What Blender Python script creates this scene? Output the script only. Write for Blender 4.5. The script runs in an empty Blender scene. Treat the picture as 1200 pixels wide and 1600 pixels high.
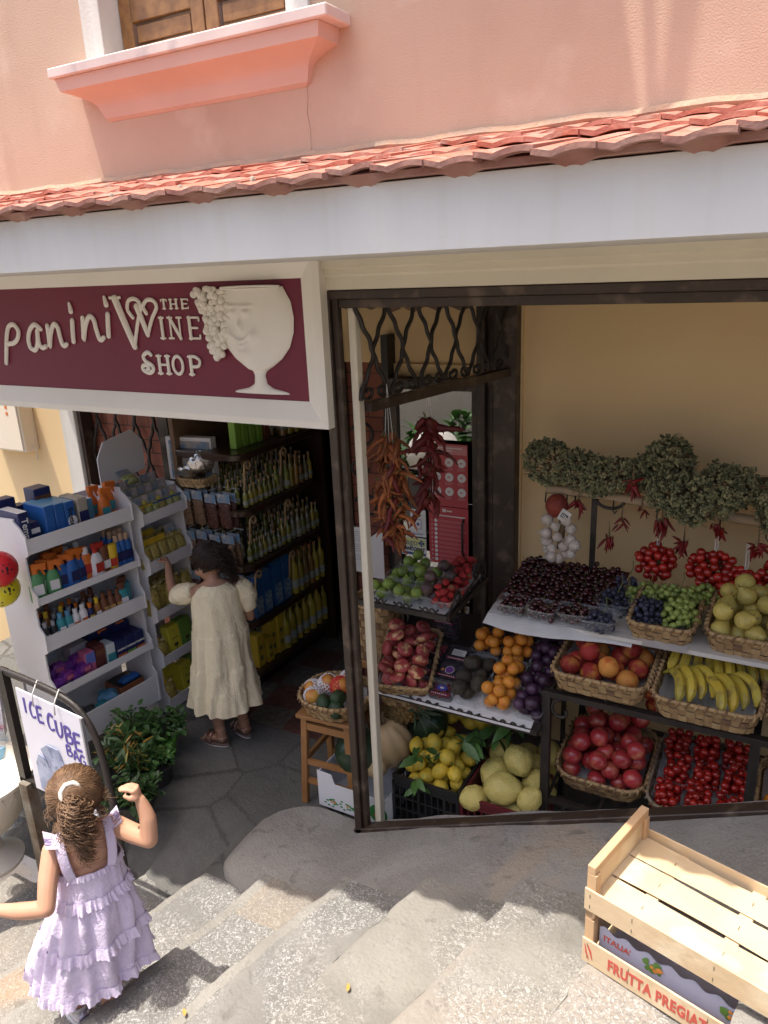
import bpy, bmesh, math, random
from mathutils import Vector, Matrix, Quaternion, noise
R = math.radians
sin, cos, pi, sqrt = math.sin, math.cos, math.pi, math.sqrt
sc = bpy.context.scene
col = sc.collection
rnd = random.Random(7)

# ---------------------------------------------------------------- camera, sky, sun, exposure
cd = bpy.data.cameras.new('camera'); cam = bpy.data.objects.new('camera', cd); col.objects.link(cam)
cd.sensor_fit = 'VERTICAL'; cd.sensor_height = 36; cd.lens = 26.55; cd.clip_start = .02; cd.clip_end = 500
cam.matrix_world = Matrix(((.8763, -.1135, .4682, 0), (.48, .29, -.8279, 0), (-.0418, .9503, .3086, 2.31), (0, 0, 0, 1)))
sc.camera = cam
KX, KY = .21, .15                                   # the sunlight drifts this far per metre it falls
world = bpy.data.worlds.new('World'); sc.world = world; world.use_nodes = True
nt = world.node_tree; bg = nt.nodes['Background']; sky = nt.nodes.new('ShaderNodeTexSky')
sky.sky_type = 'NISHITA'; sky.sun_disc = False
sky.sun_elevation = math.atan(1 / math.hypot(KX, KY)); sky.sun_rotation = math.atan2(-KX, -KY)
nt.links.new(sky.outputs[0], bg.inputs[0]); bg.inputs[1].default_value = .15; sky.dust_density = 5; sky.ozone_density = .35; sky.air_density = .8
sd = bpy.data.lights.new('sun', 'SUN'); sun = bpy.data.objects.new('sun', sd); col.objects.link(sun)
sd.energy = 2.8; sd.angle = R(.55); sd.color = (1, .95, .86)
sun.rotation_mode = 'QUATERNION'; sun.rotation_quaternion = Vector((KX, KY, -1)).to_track_quat('-Z', 'Y'); sun.location = (-1, -1, 8)
sc.view_settings.view_transform = 'Standard'; sc.view_settings.look = 'None'; sc.view_settings.gamma = 1
sc.view_settings.exposure = 1.12
sc.render.engine = 'CYCLES'
cy = sc.cycles; cy.use_denoising = True; cy.max_bounces = 8; cy.diffuse_bounces = 5; cy.glossy_bounces = 3
cy.transmission_bounces = 5; cy.transparent_max_bounces = 10; cy.caustics_reflective = False; cy.caustics_refractive = False
cy.sample_clamp_indirect = 6

# ---------------------------------------------------------------- objects, tags
def tag(o, label=None, cat=None, group=None, kind=None):
    for k, v in (('label', label), ('category', cat), ('group', group), ('kind', kind)):
        if v: o[k] = v
    return o
def empty(name, loc=(0, 0, 0), rz=0, label=None, cat=None, group=None, kind=None):
    o = bpy.data.objects.new(name, None); col.objects.link(o); o.location = loc; o.rotation_euler = (0, 0, rz)
    o.empty_display_size = .05
    return tag(o, label, cat, group, kind)
def link(name, me, parent=None, loc=(0, 0, 0), rot=(0, 0, 0), scale=None, label=None, cat=None, group=None, kind=None):
    o = bpy.data.objects.new(name, me); col.objects.link(o); o.location = loc; o.rotation_euler = rot
    if scale: o.scale = scale if not isinstance(scale, (int, float)) else (scale,) * 3
    o.parent = parent
    return tag(o, label, cat, group, kind)
def kids(o): return [c for c in KIDS.get(o.name, ())]
def dup(o, loc=None, rot=None, scale=None, label=None, group=None, parent=None):
    c = o.copy(); col.objects.link(c); c.parent = parent
    if loc is not None: c.location = loc
    if rot is not None: c.rotation_euler = rot
    if scale is not None: c.scale = (scale,) * 3 if isinstance(scale, (int, float)) else scale
    if label: c['label'] = label
    if group: c['group'] = group
    for ch in o.children: dup(ch, parent=c)
    return c

# ---------------------------------------------------------------- materials
MATS = {}
def pm(name, c, rough=.6, c2=None, scale=8, bump=0, bscale=60, metal=0, coat=0, trans=0, rv=0, alpha=1, spec=.5, detail=4, lo=.35, hi=.65, sss=0, c3=None, s3=30, emit=0):
    if name in MATS: return MATS[name]
    m = bpy.data.materials.new(name); m.use_nodes = True; MATS[name] = m
    t = m.node_tree; N = t.nodes; L = t.links; b = N['Principled BSDF']
    b.inputs['Base Color'].default_value = (*c, 1); b.inputs['Roughness'].default_value = rough
    b.inputs['Metallic'].default_value = metal; b.inputs['Coat Weight'].default_value = coat; b.inputs['Coat Roughness'].default_value = .12
    b.inputs['Transmission Weight'].default_value = trans; b.inputs['Alpha'].default_value = alpha
    b.inputs['Specular IOR Level'].default_value = spec
    if sss: b.inputs['Subsurface Weight'].default_value = sss; b.inputs['Subsurface Radius'].default_value = (.012, .006, .003); b.inputs['Subsurface Scale'].default_value = 1
    tc = N.new('ShaderNodeTexCoord'); src = tc.outputs['Object']; oi = N.new('ShaderNodeObjectInfo')
    va = N.new('ShaderNodeVectorMath'); va.operation = 'ADD'; L.new(src, va.inputs[0])
    if rv:
        vm = N.new('ShaderNodeVectorMath'); vm.operation = 'SCALE'; vm.inputs[0].default_value = (7, 3, 5); L.new(oi.outputs['Random'], vm.inputs['Scale']); L.new(vm.outputs[0], va.inputs[1])
    src = va.outputs[0]
    out = None
    def mixc(a, bcol, fac):
        mx = N.new('ShaderNodeMix'); mx.data_type = 'RGBA'; L.new(fac, mx.inputs[0])
        if isinstance(a, tuple): mx.inputs[6].default_value = (*a, 1)
        else: L.new(a, mx.inputs[6])
        mx.inputs[7].default_value = (*bcol, 1); return mx.outputs[2]
    def nfac(s, lo_, hi_, d=detail):
        n = N.new('ShaderNodeTexNoise'); n.inputs['Scale'].default_value = s; n.inputs['Detail'].default_value = d; L.new(src, n.inputs['Vector'])
        r = N.new('ShaderNodeMapRange'); r.inputs[1].default_value = lo_; r.inputs[2].default_value = hi_; L.new(n.outputs['Fac'], r.inputs[0]); return r.outputs[0]
    out = c
    if c2: out = mixc(out, c2, nfac(scale, lo, hi))
    if c3: out = mixc(out, c3, nfac(s3, .55, .7))
    if rv:
        h = N.new('ShaderNodeHueSaturation'); r = N.new('ShaderNodeMapRange'); r.inputs[3].default_value = 1 - rv; r.inputs[4].default_value = 1 + rv
        L.new(oi.outputs['Random'], r.inputs[0]); L.new(r.outputs[0], h.inputs['Value'])
        if isinstance(out, tuple): h.inputs['Color'].default_value = (*out, 1)
        else: L.new(out, h.inputs['Color'])
        out = h.outputs[0]
    if not isinstance(out, tuple): L.new(out, b.inputs['Base Color'])
    if bump:
        n = N.new('ShaderNodeTexNoise'); n.inputs['Scale'].default_value = bscale; n.inputs['Detail'].default_value = 5; L.new(src, n.inputs['Vector'])
        bp = N.new('ShaderNodeBump'); bp.inputs['Strength'].default_value = bump; bp.inputs['Distance'].default_value = .01
        L.new(n.outputs['Fac'], bp.inputs['Height']); L.new(bp.outputs[0], b.inputs['Normal'])
    if emit: b.inputs['Emission Color'].default_value = (*c, 1); b.inputs['Emission Strength'].default_value = emit
    m['_'] = 1
    return m
def flat(c, rough=.5, **k): return pm('paint_%d_%d_%d_%d' % (c[0] * 255, c[1] * 255, c[2] * 255, rough * 10), c, rough, **k)

# ---------------------------------------------------------------- mesh builder
class MB:
    def __init__(s): s.v = []; s.f = []; s.m = []; s.T = Matrix(); s.mi = 0
    def mat(s, i): s.mi = i; return s
    def at(s, T=None): s.T = T or Matrix(); return s
    def add(s, vs, fs):
        b = len(s.v); T = s.T; s.v += [tuple(T @ Vector(p)) for p in vs]
        s.f += [tuple(b + i for i in f) for f in fs]; s.m += [s.mi] * len(fs); return s
    def box(s, a, b):                                # two opposite corners
        x0, y0, z0 = (min(a[i], b[i]) for i in range(3)); x1, y1, z1 = (max(a[i], b[i]) for i in range(3))
        return s.add([(x0, y0, z0), (x1, y0, z0), (x1, y1, z0), (x0, y1, z0), (x0, y0, z1), (x1, y0, z1), (x1, y1, z1), (x0, y1, z1)],
                     [(0, 3, 2, 1), (4, 5, 6, 7), (0, 1, 5, 4), (1, 2, 6, 5), (2, 3, 7, 6), (3, 0, 4, 7)])
    def bar(s, p, q, w, h=None, up=(0, 0, 1)):       # rectangular bar between two points
        h = h or w; p = Vector(p); q = Vector(q); d = (q - p).normalized(); up = Vector(up)
        if abs(d.dot(up)) > .98: up = Vector((0, 1, 0))
        x = d.cross(up).normalized(); z = x.cross(d)
        vs = [c + x * sx * w / 2 + z * sz * h / 2 for c in (p, q) for sx, sz in ((-1, -1), (1, -1), (1, 1), (-1, 1))]
        return s.add(vs, [(0, 1, 2, 3), (7, 6, 5, 4), (0, 4, 5, 1), (1, 5, 6, 2), (2, 6, 7, 3), (3, 7, 4, 0)])
    def tube(s, pts, r, n=8, flat=1, closed=False, up=None):
        pts = [Vector(p) for p in pts]; k = len(pts); r = r if isinstance(r, (list, tuple)) else [r] * k
        vs = []; X = None
        for i, p in enumerate(pts):
            d = (pts[min(i + 1, k - 1)] - pts[max(i - 1, 0)])
            if closed: d = pts[(i + 1) % k] - pts[i - 1]
            d = d.normalized() if d.length > 1e-9 else Vector((0, 0, 1))
            if X is None:
                u = Vector(up) if up else (Vector((0, 0, 1)) if abs(d.z) < .9 else Vector((0, 1, 0)))
                X = d.cross(u).normalized()
            elif up: X = d.cross(Vector(up)).normalized()
            else: X = (X - d * X.dot(d)).normalized()
            Y = X.cross(d)
            for j in range(n):
                a = 2 * pi * j / n; vs.append(p + X * cos(a) * r[i] + Y * sin(a) * r[i] * flat)
        fs = []
        for i in range(k - 1 + (1 if closed else 0)):
            for j in range(n):
                a, b_ = i * n + j, i * n + (j + 1) % n; c, d_ = ((i + 1) % k) * n + (j + 1) % n, ((i + 1) % k) * n + j
                fs.append((a, b_, c, d_))
        if not closed: fs.append(tuple(range(n))[::-1]); fs.append(tuple(range((k - 1) * n, k * n)))
        return s.add(vs, fs)
    def lathe(s, prof, n=16, sx=1, sy=1, wob=None):  # profile of (radius, height)
        vs = []; 
        for i, (r, z) in enumerate(prof):
            for j in range(n):
                a = 2 * pi * j / n; q = 1 + (wob(a, z) if wob else 0); vs.append((r * cos(a) * sx * q, r * sin(a) * sy * q, z))
        fs = [(i * n + j, i * n + (j + 1) % n, (i + 1) * n + (j + 1) % n, (i + 1) * n + j) for i in range(len(prof) - 1) for j in range(n)]
        if prof[0][0] > 1e-5: fs.append(tuple(range(n))[::-1])
        if prof[-1][0] > 1e-5: fs.append(tuple(range((len(prof) - 1) * n, len(prof) * n)))
        return s.add(vs, fs)
    def ball(s, c, r, n=12, m=8, sx=1, sy=1, sz=1, f=None):
        c = Vector(c); vs = [c + Vector((0, 0, -r * sz))]
        for i in range(1, m):
            t = -pi / 2 + pi * i / m
            for j in range(n):
                a = 2 * pi * j / n; d = Vector((cos(t) * cos(a) * sx, cos(t) * sin(a) * sy, sin(t) * sz)); q = f(d) if f else 1
                vs.append(c + d * r * q)
        vs.append(c + Vector((0, 0, r * sz)))
        fs = [(0, 1 + (j + 1) % n, 1 + j) for j in range(n)]
        for i in range(m - 2):
            for j in range(n): a = 1 + i * n; fs.append((a + j, a + (j + 1) % n, a + n + (j + 1) % n, a + n + j))
        e = len(vs) - 1; a = 1 + (m - 2) * n; fs += [(a + j, a + (j + 1) % n, e) for j in range(n)]
        return s.add(vs, fs)
    def prism(s, poly, d0, d1, axis='y'):            # polygon in the plane of the two other axes
        f3 = {'y': lambda p, d: (p[0], d, p[1]), 'x': lambda p, d: (d, p[0], p[1]), 'z': lambda p, d: (p[0], p[1], d)}[axis]
        n = len(poly); vs = [f3(p, d0) for p in poly] + [f3(p, d1) for p in poly]
        return s.add(vs, [tuple(range(n))[::-1], tuple(range(n, 2 * n))] + [(i, (i + 1) % n, n + (i + 1) % n, n + i) for i in range(n)])
    def sheet(s, fn, nu, nv):                        # fn(u, v) in 0..1
        vs = [fn(i / nu, j / nv) for j in range(nv + 1) for i in range(nu + 1)]
        return s.add(vs, [(j * (nu + 1) + i, j * (nu + 1) + i + 1, (j + 1) * (nu + 1) + i + 1, (j + 1) * (nu + 1) + i) for j in range(nv) for i in range(nu)])
    def mesh(s, name, mats, smooth=False, bevel=0):
        me = bpy.data.meshes.new(name); me.from_pydata(s.v, [], s.f)
        for m in (mats if isinstance(mats, (list, tuple)) else [mats]): me.materials.append(m)
        me.polygons.foreach_set('material_index', s.m)
        bm = bmesh.new(); bm.from_mesh(me)
        bmesh.ops.recalc_face_normals(bm, faces=bm.faces)
        if bevel: bmesh.ops.bevel(bm, geom=[e for e in bm.edges if e.calc_face_angle(0) > .6], offset=bevel, segments=1, affect='EDGES', clamp_overlap=True)
        bm.to_mesh(me); bm.free()
        if smooth:
            me.polygons.foreach_set('use_smooth', [True] * len(me.polygons))
            if smooth is not True: me.set_sharp_from_angle(angle=R(smooth))
        me.update(); return me
    def obj(s, name, mats, parent=None, smooth=False, bevel=0, **k): return link(name, s.mesh(name, mats, smooth, bevel), parent, **k)
def TR(loc=(0, 0, 0), rx=0, ry=0, rz=0, s=1): return Matrix.Translation(loc) @ Matrix.Rotation(rz, 4, 'Z') @ Matrix.Rotation(ry, 4, 'Y') @ Matrix.Rotation(rx, 4, 'X') @ Matrix.Diagonal((s, s, s, 1))
def spline(pts, n=6):                                # Catmull-Rom through the points
    P = [Vector(p) for p in pts]; out = []
    for i in range(len(P) - 1):
        a, b, c, d = P[max(i - 1, 0)], P[i], P[i + 1], P[min(i + 2, len(P) - 1)]
        for k in range(n):
            t = k / n; out.append(.5 * (2 * b + (c - a) * t + (2 * a - 5 * b + 4 * c - d) * t * t + (3 * b - a - 3 * c + d) * t ** 3))
    return out + [P[-1]]
def lerps(vals, n):                                  # resample a list of numbers to n entries
    o = []
    for i in range(n):
        t = i / (n - 1) * (len(vals) - 1); k = min(int(t), len(vals) - 2); o.append(vals[k] + (vals[k + 1] - vals[k]) * (t - k))
    return o
def text_mesh(s, size=.1, depth=.002, mat_=None, bold=0, align='CENTER', shear=0, spacing=1):
    c = bpy.data.curves.new('lettering', 'FONT'); c.body = s; c.size = size; c.extrude = depth; c.offset = bold; c.align_x = align; c.align_y = 'CENTER'; c.shear = shear; c.space_character = spacing
    c.resolution_u = 3
    o = bpy.data.objects.new('lettering', c); col.objects.link(o); dg = bpy.context.evaluated_depsgraph_get()
    me = bpy.data.meshes.new_from_object(o.evaluated_get(dg)); bpy.data.objects.remove(o); bpy.data.curves.remove(c)
    me.materials.clear(); me.materials.append(mat_); return me
FRONT = (R(90), 0, 0)                                # text standing upright, read from -Y
def text(s, size, mat_, parent, loc, rot=FRONT, depth=.0008, bold=0, name='lettering', shear=0, spacing=1, scale=None):
    return link(name, text_mesh(s, size, depth, mat_, bold, shear=shear, spacing=spacing), parent, loc, rot, scale)

# ---------------------------------------------------------------- piles: spheres dropped one by one into a rectangle
def pile(n, r, x0, x1, y0, y1, z=0, mound=0., seed=1, tries=40, jit=.06, squash=1.):
    g = random.Random(seed); out = []; cx, cy_ = (x0 + x1) / 2, (y0 + y1) / 2; hx, hy = (x1 - x0) / 2, (y1 - y0) / 2
    for i in range(n):
        rr = r * (1 + g.uniform(-jit, jit)); best = None
        for k in range(tries):
            x = g.uniform(x0 + rr, x1 - rr) if x1 - x0 > 2 * rr else cx; y = g.uniform(y0 + rr, y1 - rr) if y1 - y0 > 2 * rr else cy_
            zz = z + rr * squash
            for (a, b, c, q) in out:
                d2 = (a - x) ** 2 + (b - y) ** 2; s_ = (q + rr)
                if d2 < s_ * s_ * .94:
                    zz = max(zz, c + squash * sqrt(s_ * s_ * .94 - d2))
            cost = zz + mound * (((x - cx) / hx) ** 2 + ((y - cy_) / hy) ** 2)
            if best is None or cost < best[0]: best = (cost, x, y, zz, rr)
        out.append(best[1:])
    return out
def rrot(g=rnd): return (g.uniform(0, 6.28), g.uniform(0, 6.28), g.uniform(0, 6.28))
# ---------------------------------------------------------------- the lane, its steps and the sloped kerb
def nz(x, y, z=0, s=1): return noise.noise(Vector((x * s, y * s, z * s)))
def stone_mat(name, base, tone, chips, chipcol, warm, seam=0):
    m = bpy.data.materials.new(name); m.use_nodes = True; t = m.node_tree; N = t.nodes; L = t.links; b = N['Principled BSDF']
    b.inputs['Roughness'].default_value = .85; b.inputs['Specular IOR Level'].default_value = .25
    tc = N.new('ShaderNodeTexCoord'); src = tc.outputs['Object']
    def noi(s, d=6, dist=0):
        n = N.new('ShaderNodeTexNoise'); n.inputs['Scale'].default_value = s; n.inputs['Detail'].default_value = d; n.inputs['Distortion'].default_value = dist; L.new(src, n.inputs['Vector']); return n.outputs['Fac']
    def rng(x, a, c, lo=0, hi=1):
        r = N.new('ShaderNodeMapRange'); r.inputs[1].default_value = a; r.inputs[2].default_value = c; r.inputs[3].default_value = lo; r.inputs[4].default_value = hi; L.new(x, r.inputs[0]); return r.outputs[0]
    def mix(a, c, f):
        x = N.new('ShaderNodeMix'); x.data_type = 'RGBA'
        for i, q in ((6, a), (7, c)):
            if isinstance(q, tuple): x.inputs[i].default_value = (*q, 1)
            else: L.new(q, x.inputs[i])
        L.new(f, x.inputs[0]); return x.outputs[2]
    def mul(a, c):
        x = N.new('ShaderNodeMath'); x.operation = 'MULTIPLY'; L.new(a, x.inputs[0])
        if isinstance(c, (int, float)): x.inputs[1].default_value = c
        else: L.new(c, x.inputs[1])
        return x.outputs[0]
    out = mix(base, tone, rng(noi(2.2, 8, .6), .4, .6))
    out = mix(out, warm, rng(noi(1.3, 5, 1.), .58, .66))
    patch = rng(noi(2.6, 5, .8), .40, .52)                        # where the chips lie bare
    v = N.new('ShaderNodeTexVoronoi'); v.inputs['Scale'].default_value = 215; v.inputs['Randomness'].default_value = 1
    w = N.new('ShaderNodeVectorMath'); w.operation = 'ADD'; L.new(src, w.inputs[0])
    nn = N.new('ShaderNodeTexNoise'); nn.inputs['Scale'].default_value = 60; L.new(src, nn.inputs['Vector'])
    sc_ = N.new('ShaderNodeVectorMath'); sc_.operation = 'SCALE'; sc_.inputs['Scale'].default_value = .03; L.new(nn.outputs['Color'], sc_.inputs[0]); L.new(sc_.outputs[0], w.inputs[1]); L.new(w.outputs[0], v.inputs['Vector'])
    hs = N.new('ShaderNodeSeparateColor'); L.new(v.outputs['Color'], hs.inputs[0])
    out = mix(out, chipcol, mul(mul(rng(hs.outputs[0], .66, .80), patch), chips))
    out = mix(out, (.14, .13, .125), mul(mul(rng(hs.outputs[1], .70, .78), patch), chips * .8))
    out = mix(out, (.12, .11, .10), mul(rng(noi(14, 8, .5), .62, .72), .55))
    if seam:
        v2 = N.new('ShaderNodeTexVoronoi'); v2.feature = 'DISTANCE_TO_EDGE'; v2.inputs['Scale'].default_value = seam
        L.new(w.outputs[0], v2.inputs['Vector']); out = mix(out, (.075, .072, .066), rng(v2.outputs['Distance'], .028, .006))
        v3 = N.new('ShaderNodeTexVoronoi'); v3.inputs['Scale'].default_value = seam; L.new(w.outputs[0], v3.inputs['Vector'])
        h2 = N.new('ShaderNodeSeparateColor'); L.new(v3.outputs['Color'], h2.inputs[0]); out = mix(out, tone, mul(rng(h2.outputs[0], .3, .8), .6))
    L.new(out, b.inputs['Base Color'])
    bp = N.new('ShaderNodeBump'); bp.inputs['Strength'].default_value = .9; bp.inputs['Distance'].default_value = .010
    ad = N.new('ShaderNodeMath'); ad.operation = 'ADD'; L.new(mul(noi(90, 4), .5), ad.inputs[0]); L.new(mul(noi(16, 8), 1.2), ad.inputs[1]); L.new(ad.outputs[0], bp.inputs['Height']); L.new(bp.outputs[0], b.inputs['Normal'])
    return m
M_step = stone_mat('worn_terrazzo', (.26, .243, .212), (.19, .18, .16), .65, (.44, .43, .405), (.27, .24, .205))
M_step2 = stone_mat('worn_grey_terrazzo', (.23, .22, .20), (.18, .172, .158), .8, (.42, .41, .395), (.22, .205, .18))
M_step3 = stone_mat('worn_warm_stone', (.29, .245, .195), (.22, .20, .175), .4, (.45, .42, .37), (.32, .235, .165))
M_cem = stone_mat('cement_repair', (.27, .255, .225), (.225, .212, .19), .35, (.40, .385, .35), (.27, .24, .205))
M_kerb = stone_mat('grey_concrete', (.31, .295, .27), (.245, .23, .21), .25, (.45, .42, .38), (.34, .29, .23))
M_flag = stone_mat('dark_flagstone', (.15, .145, .135), (.10, .098, .092), .15, (.3, .29, .27), (.17, .155, .135), 2.3)
def nose(i, y): return -1.925 + .338 * i - .23 * (1.73 - y)
def step_z(i): return .14 * i
s = MB()
Y0, Y1 = -3.2, 1.76
for i in range(-14, 14):
    jl = lambda y, i=i: nose(i, y) + .022 * nz(y * 3, i * 7.3) + .010 * nz(y * 14, i * 3.1) + .006 * nz(y * 40, i)
    jr = lambda y, i=i: nose(i + 1, y) + .022 * nz(y * 3, (i + 1) * 7.3) + .010 * nz(y * 14, (i + 1) * 3.1) + .006 * nz(y * 40, i + 1)
    ny = 90 if -5 < i < 8 else 12
    def zz(x, y, i=i): return step_z(i) + .012 * nz(x * 2.5, y * 2.5, i) + .006 * nz(x * 11, y * 11, i) + .002 * nz(x * 30, y * 30, i)
    def tread(u, v, i=i, jl=jl, jr=jr, zz=zz):
        y = Y0 + (Y1 - Y0) * v; a, b = jl(y), jr(y); x = a + (b + .012 - a) * u
        ed = max(0, 1 - (x - a) / .012)                              # rounded worn nosing
        return (x + .004 * ed * ed, y, zz(x, y) - .006 * ed * ed + (.0 if u < 1 else 0))
    gs = random.Random(i * 7 + 3); cw = gs.choice((.0, .10, .17, .0, .13)); q_ = gs.choice((.35, .5, .62))
    for (ua, ub, va, vb, mi_) in ((0, cw, 0, 1, 3), (cw, 1, 0, q_, gs.randrange(3)), (cw, 1, q_, q_ + .02, 3), (cw, 1, q_ + .02, .86 + .1 * (i % 2), gs.randrange(3)), (cw, 1, .86 + .1 * (i % 2), 1, gs.randrange(3))):
        if ub - ua < .01: continue
        s.mat(mi_); s.sheet(lambda u, v: tread(ua + (ub - ua) * u, va + (vb - va) * v), max(4, int(26 * (ub - ua))), max(2, int(ny * 2 * (vb - va))))
    s.mat(0)
    def riser(u, v, i=i, jl=jl, zz=zz):
        y = Y0 + (Y1 - Y0) * v; a = jl(y); top = zz(a, y) - .006
        return (a + .004 + .012 * (1 - u), y, top - .135 * (1 - u))
    s.sheet(riser, 2, ny * 2)
s.obj('stone_steps', [M_step, M_step2, M_step3, M_cem], smooth=60, kind='structure')
# the ground far around the lane, well below the steps
MB().sheet(lambda u, v: (-80 + 160 * u, -80 + 160 * v, -3.2), 8, 8).obj('ground', M_kerb, kind='structure')
# forecourt of dark flagstones, sloping down to the steps along its outer edge
def fore(u, v):
    x = -4.6 + 3.3 * u; y = 1.70 + 3.0 * v ** 1.3
    i = (x - nose(0, 1.73)) / .338; edge = min(0, .14 * math.floor(i) if i < 0 else 0); edge = max(edge, -.30)
    t = min(1, max(0, (y - 1.70) / .42)); t = t * t * (3 - 2 * t)
    return (x, y, edge * (1 - t) + .006 * nz(x * 4, y * 4) - .004)
MB().sheet(fore, 90, 70).obj('flagstone_forecourt', M_flag, smooth=True, kind='structure')
# sloped kerb between the steps and the shop front
def ktop(x): return max(.055, .055 + .424 * (x + 1.44)) + .02 * sin(x * 5) * .3
s = MB(); xs = [-1.86 + .04 * k for k in range(120)]; prof = [(0, -.25), (.0, -.06), (.02, -.02), (.06, .0), (.14, .008), (.26, .01), (.40, .006), (.52, .0)]
vs = []
for k, x in enumerate(xs):
    e = min(1, (x + 1.87) / .26); e = sqrt(max(0, 1 - (1 - e) ** 2))
    for j, (dy, dz) in enumerate(prof):
        y = 1.735 + (1 - e) * .12 + dy * (.35 + .65 * e) + .008 * nz(x * 5, j); z = (ktop(x) + dz) * (1 if dz < -.1 else (.35 + .65 * e)) + .008 * nz(x * 6, dy * 6, 3)
        vs.append((x, min(y, 2.36), z))
n = len(prof)
s.add(vs, [(k * n + j, k * n + j + 1, (k + 1) * n + j + 1, (k + 1) * n + j) for k in range(len(xs) - 1) for j in range(n - 1)] + [tuple(range(n))])
s.obj('concrete_kerb', M_kerb, smooth=True, label='sloping grey concrete kerb between the steps and the shop window', cat='kerb')

# ---------------------------------------------------------------- the shop building
M_wall = pm('peach_stucco', (.58, .425, .318), .9, (.535, .375, .275), 1.6, .2, 210, c3=(.62, .47, .36), s3=5, spec=.2)
M_white = pm('white_plaster', (.74, .71, .66), .8, (.66, .63, .58), 2.2, .12, 90, spec=.25)
M_fasc = pm('fascia_plaster', (.68, .66, .63), .85, (.62, .60, .575), 1.5, .12, 60, spec=.2, c3=(.68, .64, .58), s3=4)
def streaks(m, colr, amt, sx=9, sz=.5):                # rain streaks: noise drawn out downwards
    t = m.node_tree; N = t.nodes; L = t.links; b = N['Principled BSDF']; tc = N.new('ShaderNodeTexCoord'); mp = N.new('ShaderNodeMapping'); mp.inputs['Scale'].default_value = (sx, sx, sz); n = N.new('ShaderNodeTexNoise'); n.inputs['Scale'].default_value = 1.6; n.inputs['Detail'].default_value = 6
    L.new(tc.outputs['Object'], mp.inputs[0]); L.new(mp.outputs[0], n.inputs[0]); r = N.new('ShaderNodeMapRange'); r.inputs[1].default_value = .52; r.inputs[2].default_value = .74; r.inputs[4].default_value = amt; L.new(n.outputs[0], r.inputs[0])
    x = N.new('ShaderNodeMix'); x.data_type = 'RGBA'; src = b.inputs['Base Color'].links[0].from_socket; L.new(src, x.inputs[6]); x.inputs[7].default_value = (*colr, 1); L.new(r.outputs[0], x.inputs[0]); L.new(x.outputs[2], b.inputs['Base Color'])
streaks(M_fasc, (.56, .50, .42), .22, 14, .8); streaks(M_wall, (.42, .29, .20), .35, 4, .9); streaks(M_white, (.5, .45, .38), .4)
M_cream = pm('cream_wall', (.82, .61, .34), .85, (.77, .56, .30), 1.2, .15, 80, spec=.2)
M_mould = pm('cream_moulding', (.74, .68, .54), .7, (.68, .62, .49), 3, .08, 50)
M_brown = pm('brown_painted_metal', (.055, .035, .024), .45, (.035, .022, .016), 5, .1, 40, c3=(.12, .085, .06), s3=14)
M_iron = pm('black_iron', (.018, .014, .012), .5, (.03, .022, .018), 20, .2, 60)
M_tile = pm('terracotta_tile', (.42, .135, .085), .8, (.47, .21, .16), 8, .3, 70, c3=(.44, .28, .22), s3=18, spec=.3)
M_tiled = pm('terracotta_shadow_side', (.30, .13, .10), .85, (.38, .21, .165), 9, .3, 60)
M_mort = pm('roof_mortar', (.42, .36, .28), .95, (.30, .26, .21), 14, .5, 60)
M_marble = pm('pale_marble', (.72, .62, .56), .45, (.62, .50, .46), 5, .03, 40, c3=(.5, .42, .4), s3=9)
M_wood = pm('varnished_shutter_wood', (.30, .145, .045), .4, (.20, .09, .028), 22, .15, 60, coat=.2)
bld = empty('shop_building', (0, 2.2, 0), 0, 'peach stucco building over the fruit shop with tiled canopy and wooden shutters', 'building')
def B(mb, name, mat, **k):
    p = k.pop('parent', bld); o = mb.obj(name, mat, **k); o.parent = p
    if p == bld: o.matrix_parent_inverse = Matrix.Translation((0, -2.2, 0))
    return o
XE = -3.97                                           # where the canopy and the building end
# upper wall with the window opening (X -2.28..-1.50, Z 3.0..4.4)
s = MB()
s.box((XE, 2.2, 2.40), (-2.28, 2.5, 7)); s.box((-1.50, 2.2, 2.40), (5, 2.5, 7)); s.box((-2.28, 2.2, 2.40), (-1.50, 2.5, 3.0)); s.box((-2.28, 2.2, 4.3), (-1.50, 2.5, 7))
s.box((XE, 2.5, 2.60), (XE + .3, 8, 7)); s.box((XE, 2.5, 6.9), (5, 8, 7)); s.box((4.7, 2.5, -.5), (5, 8, 7))
B(s, 'upper_wall', M_wall)
s = MB(); s.tube([(-1.452, 2.1995, 2.86), (-1.449, 2.1995, 2.82), (-1.456, 2.1995, 2.78), (-1.448, 2.1995, 2.73), (-1.450, 2.1995, 2.66)], .0006, 4); B(s, 'hairline_crack', flat((.34, .22, .16), .9))
# window
w = empty('window', (0, 0, 0)); w.parent = bld; w.matrix_parent_inverse = Matrix.Translation((0, -2.2, 0))
s = MB(); s.box((-2.37, 2.185, 3.02), (-2.28, 2.2, 4.4)); s.box((-2.282, 2.187, 3.02), (-2.278, 2.30, 4.3)); s.box((-1.50, 2.185, 3.02), (-1.42, 2.2, 4.4)); s.box((-2.37, 2.18, 4.3), (-1.42, 2.2, 4.4))
s.obj('window_surround', M_white, w)
for (a, b) in ((-2.275, -1.893), (-1.887, -1.505)):
    s = MB(); y0, y1 = 2.275, 2.305; t = .055
    s.box((a, y0, 3.02), (a + t, y1, 4.3)); s.box((b - t, y0, 3.02), (b, y1, 4.3)); 
    for z in (3.02, 3.165, 4.22): s.box((a + t, y0 + .002, z), (b - t, y1 - .002, z + .07))
    s.box((a + t + .012, 2.284, 3.10), (b - t - .012, 2.296, 3.153))
    for k in range(24): z = 3.258 + k * .040; s.bar((a + t, 2.29, z), (b - t, 2.29, z), .03, .008, up=(0, -.6, 1))
    s.obj('shutter', M_wood, w, bevel=.002)
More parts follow.
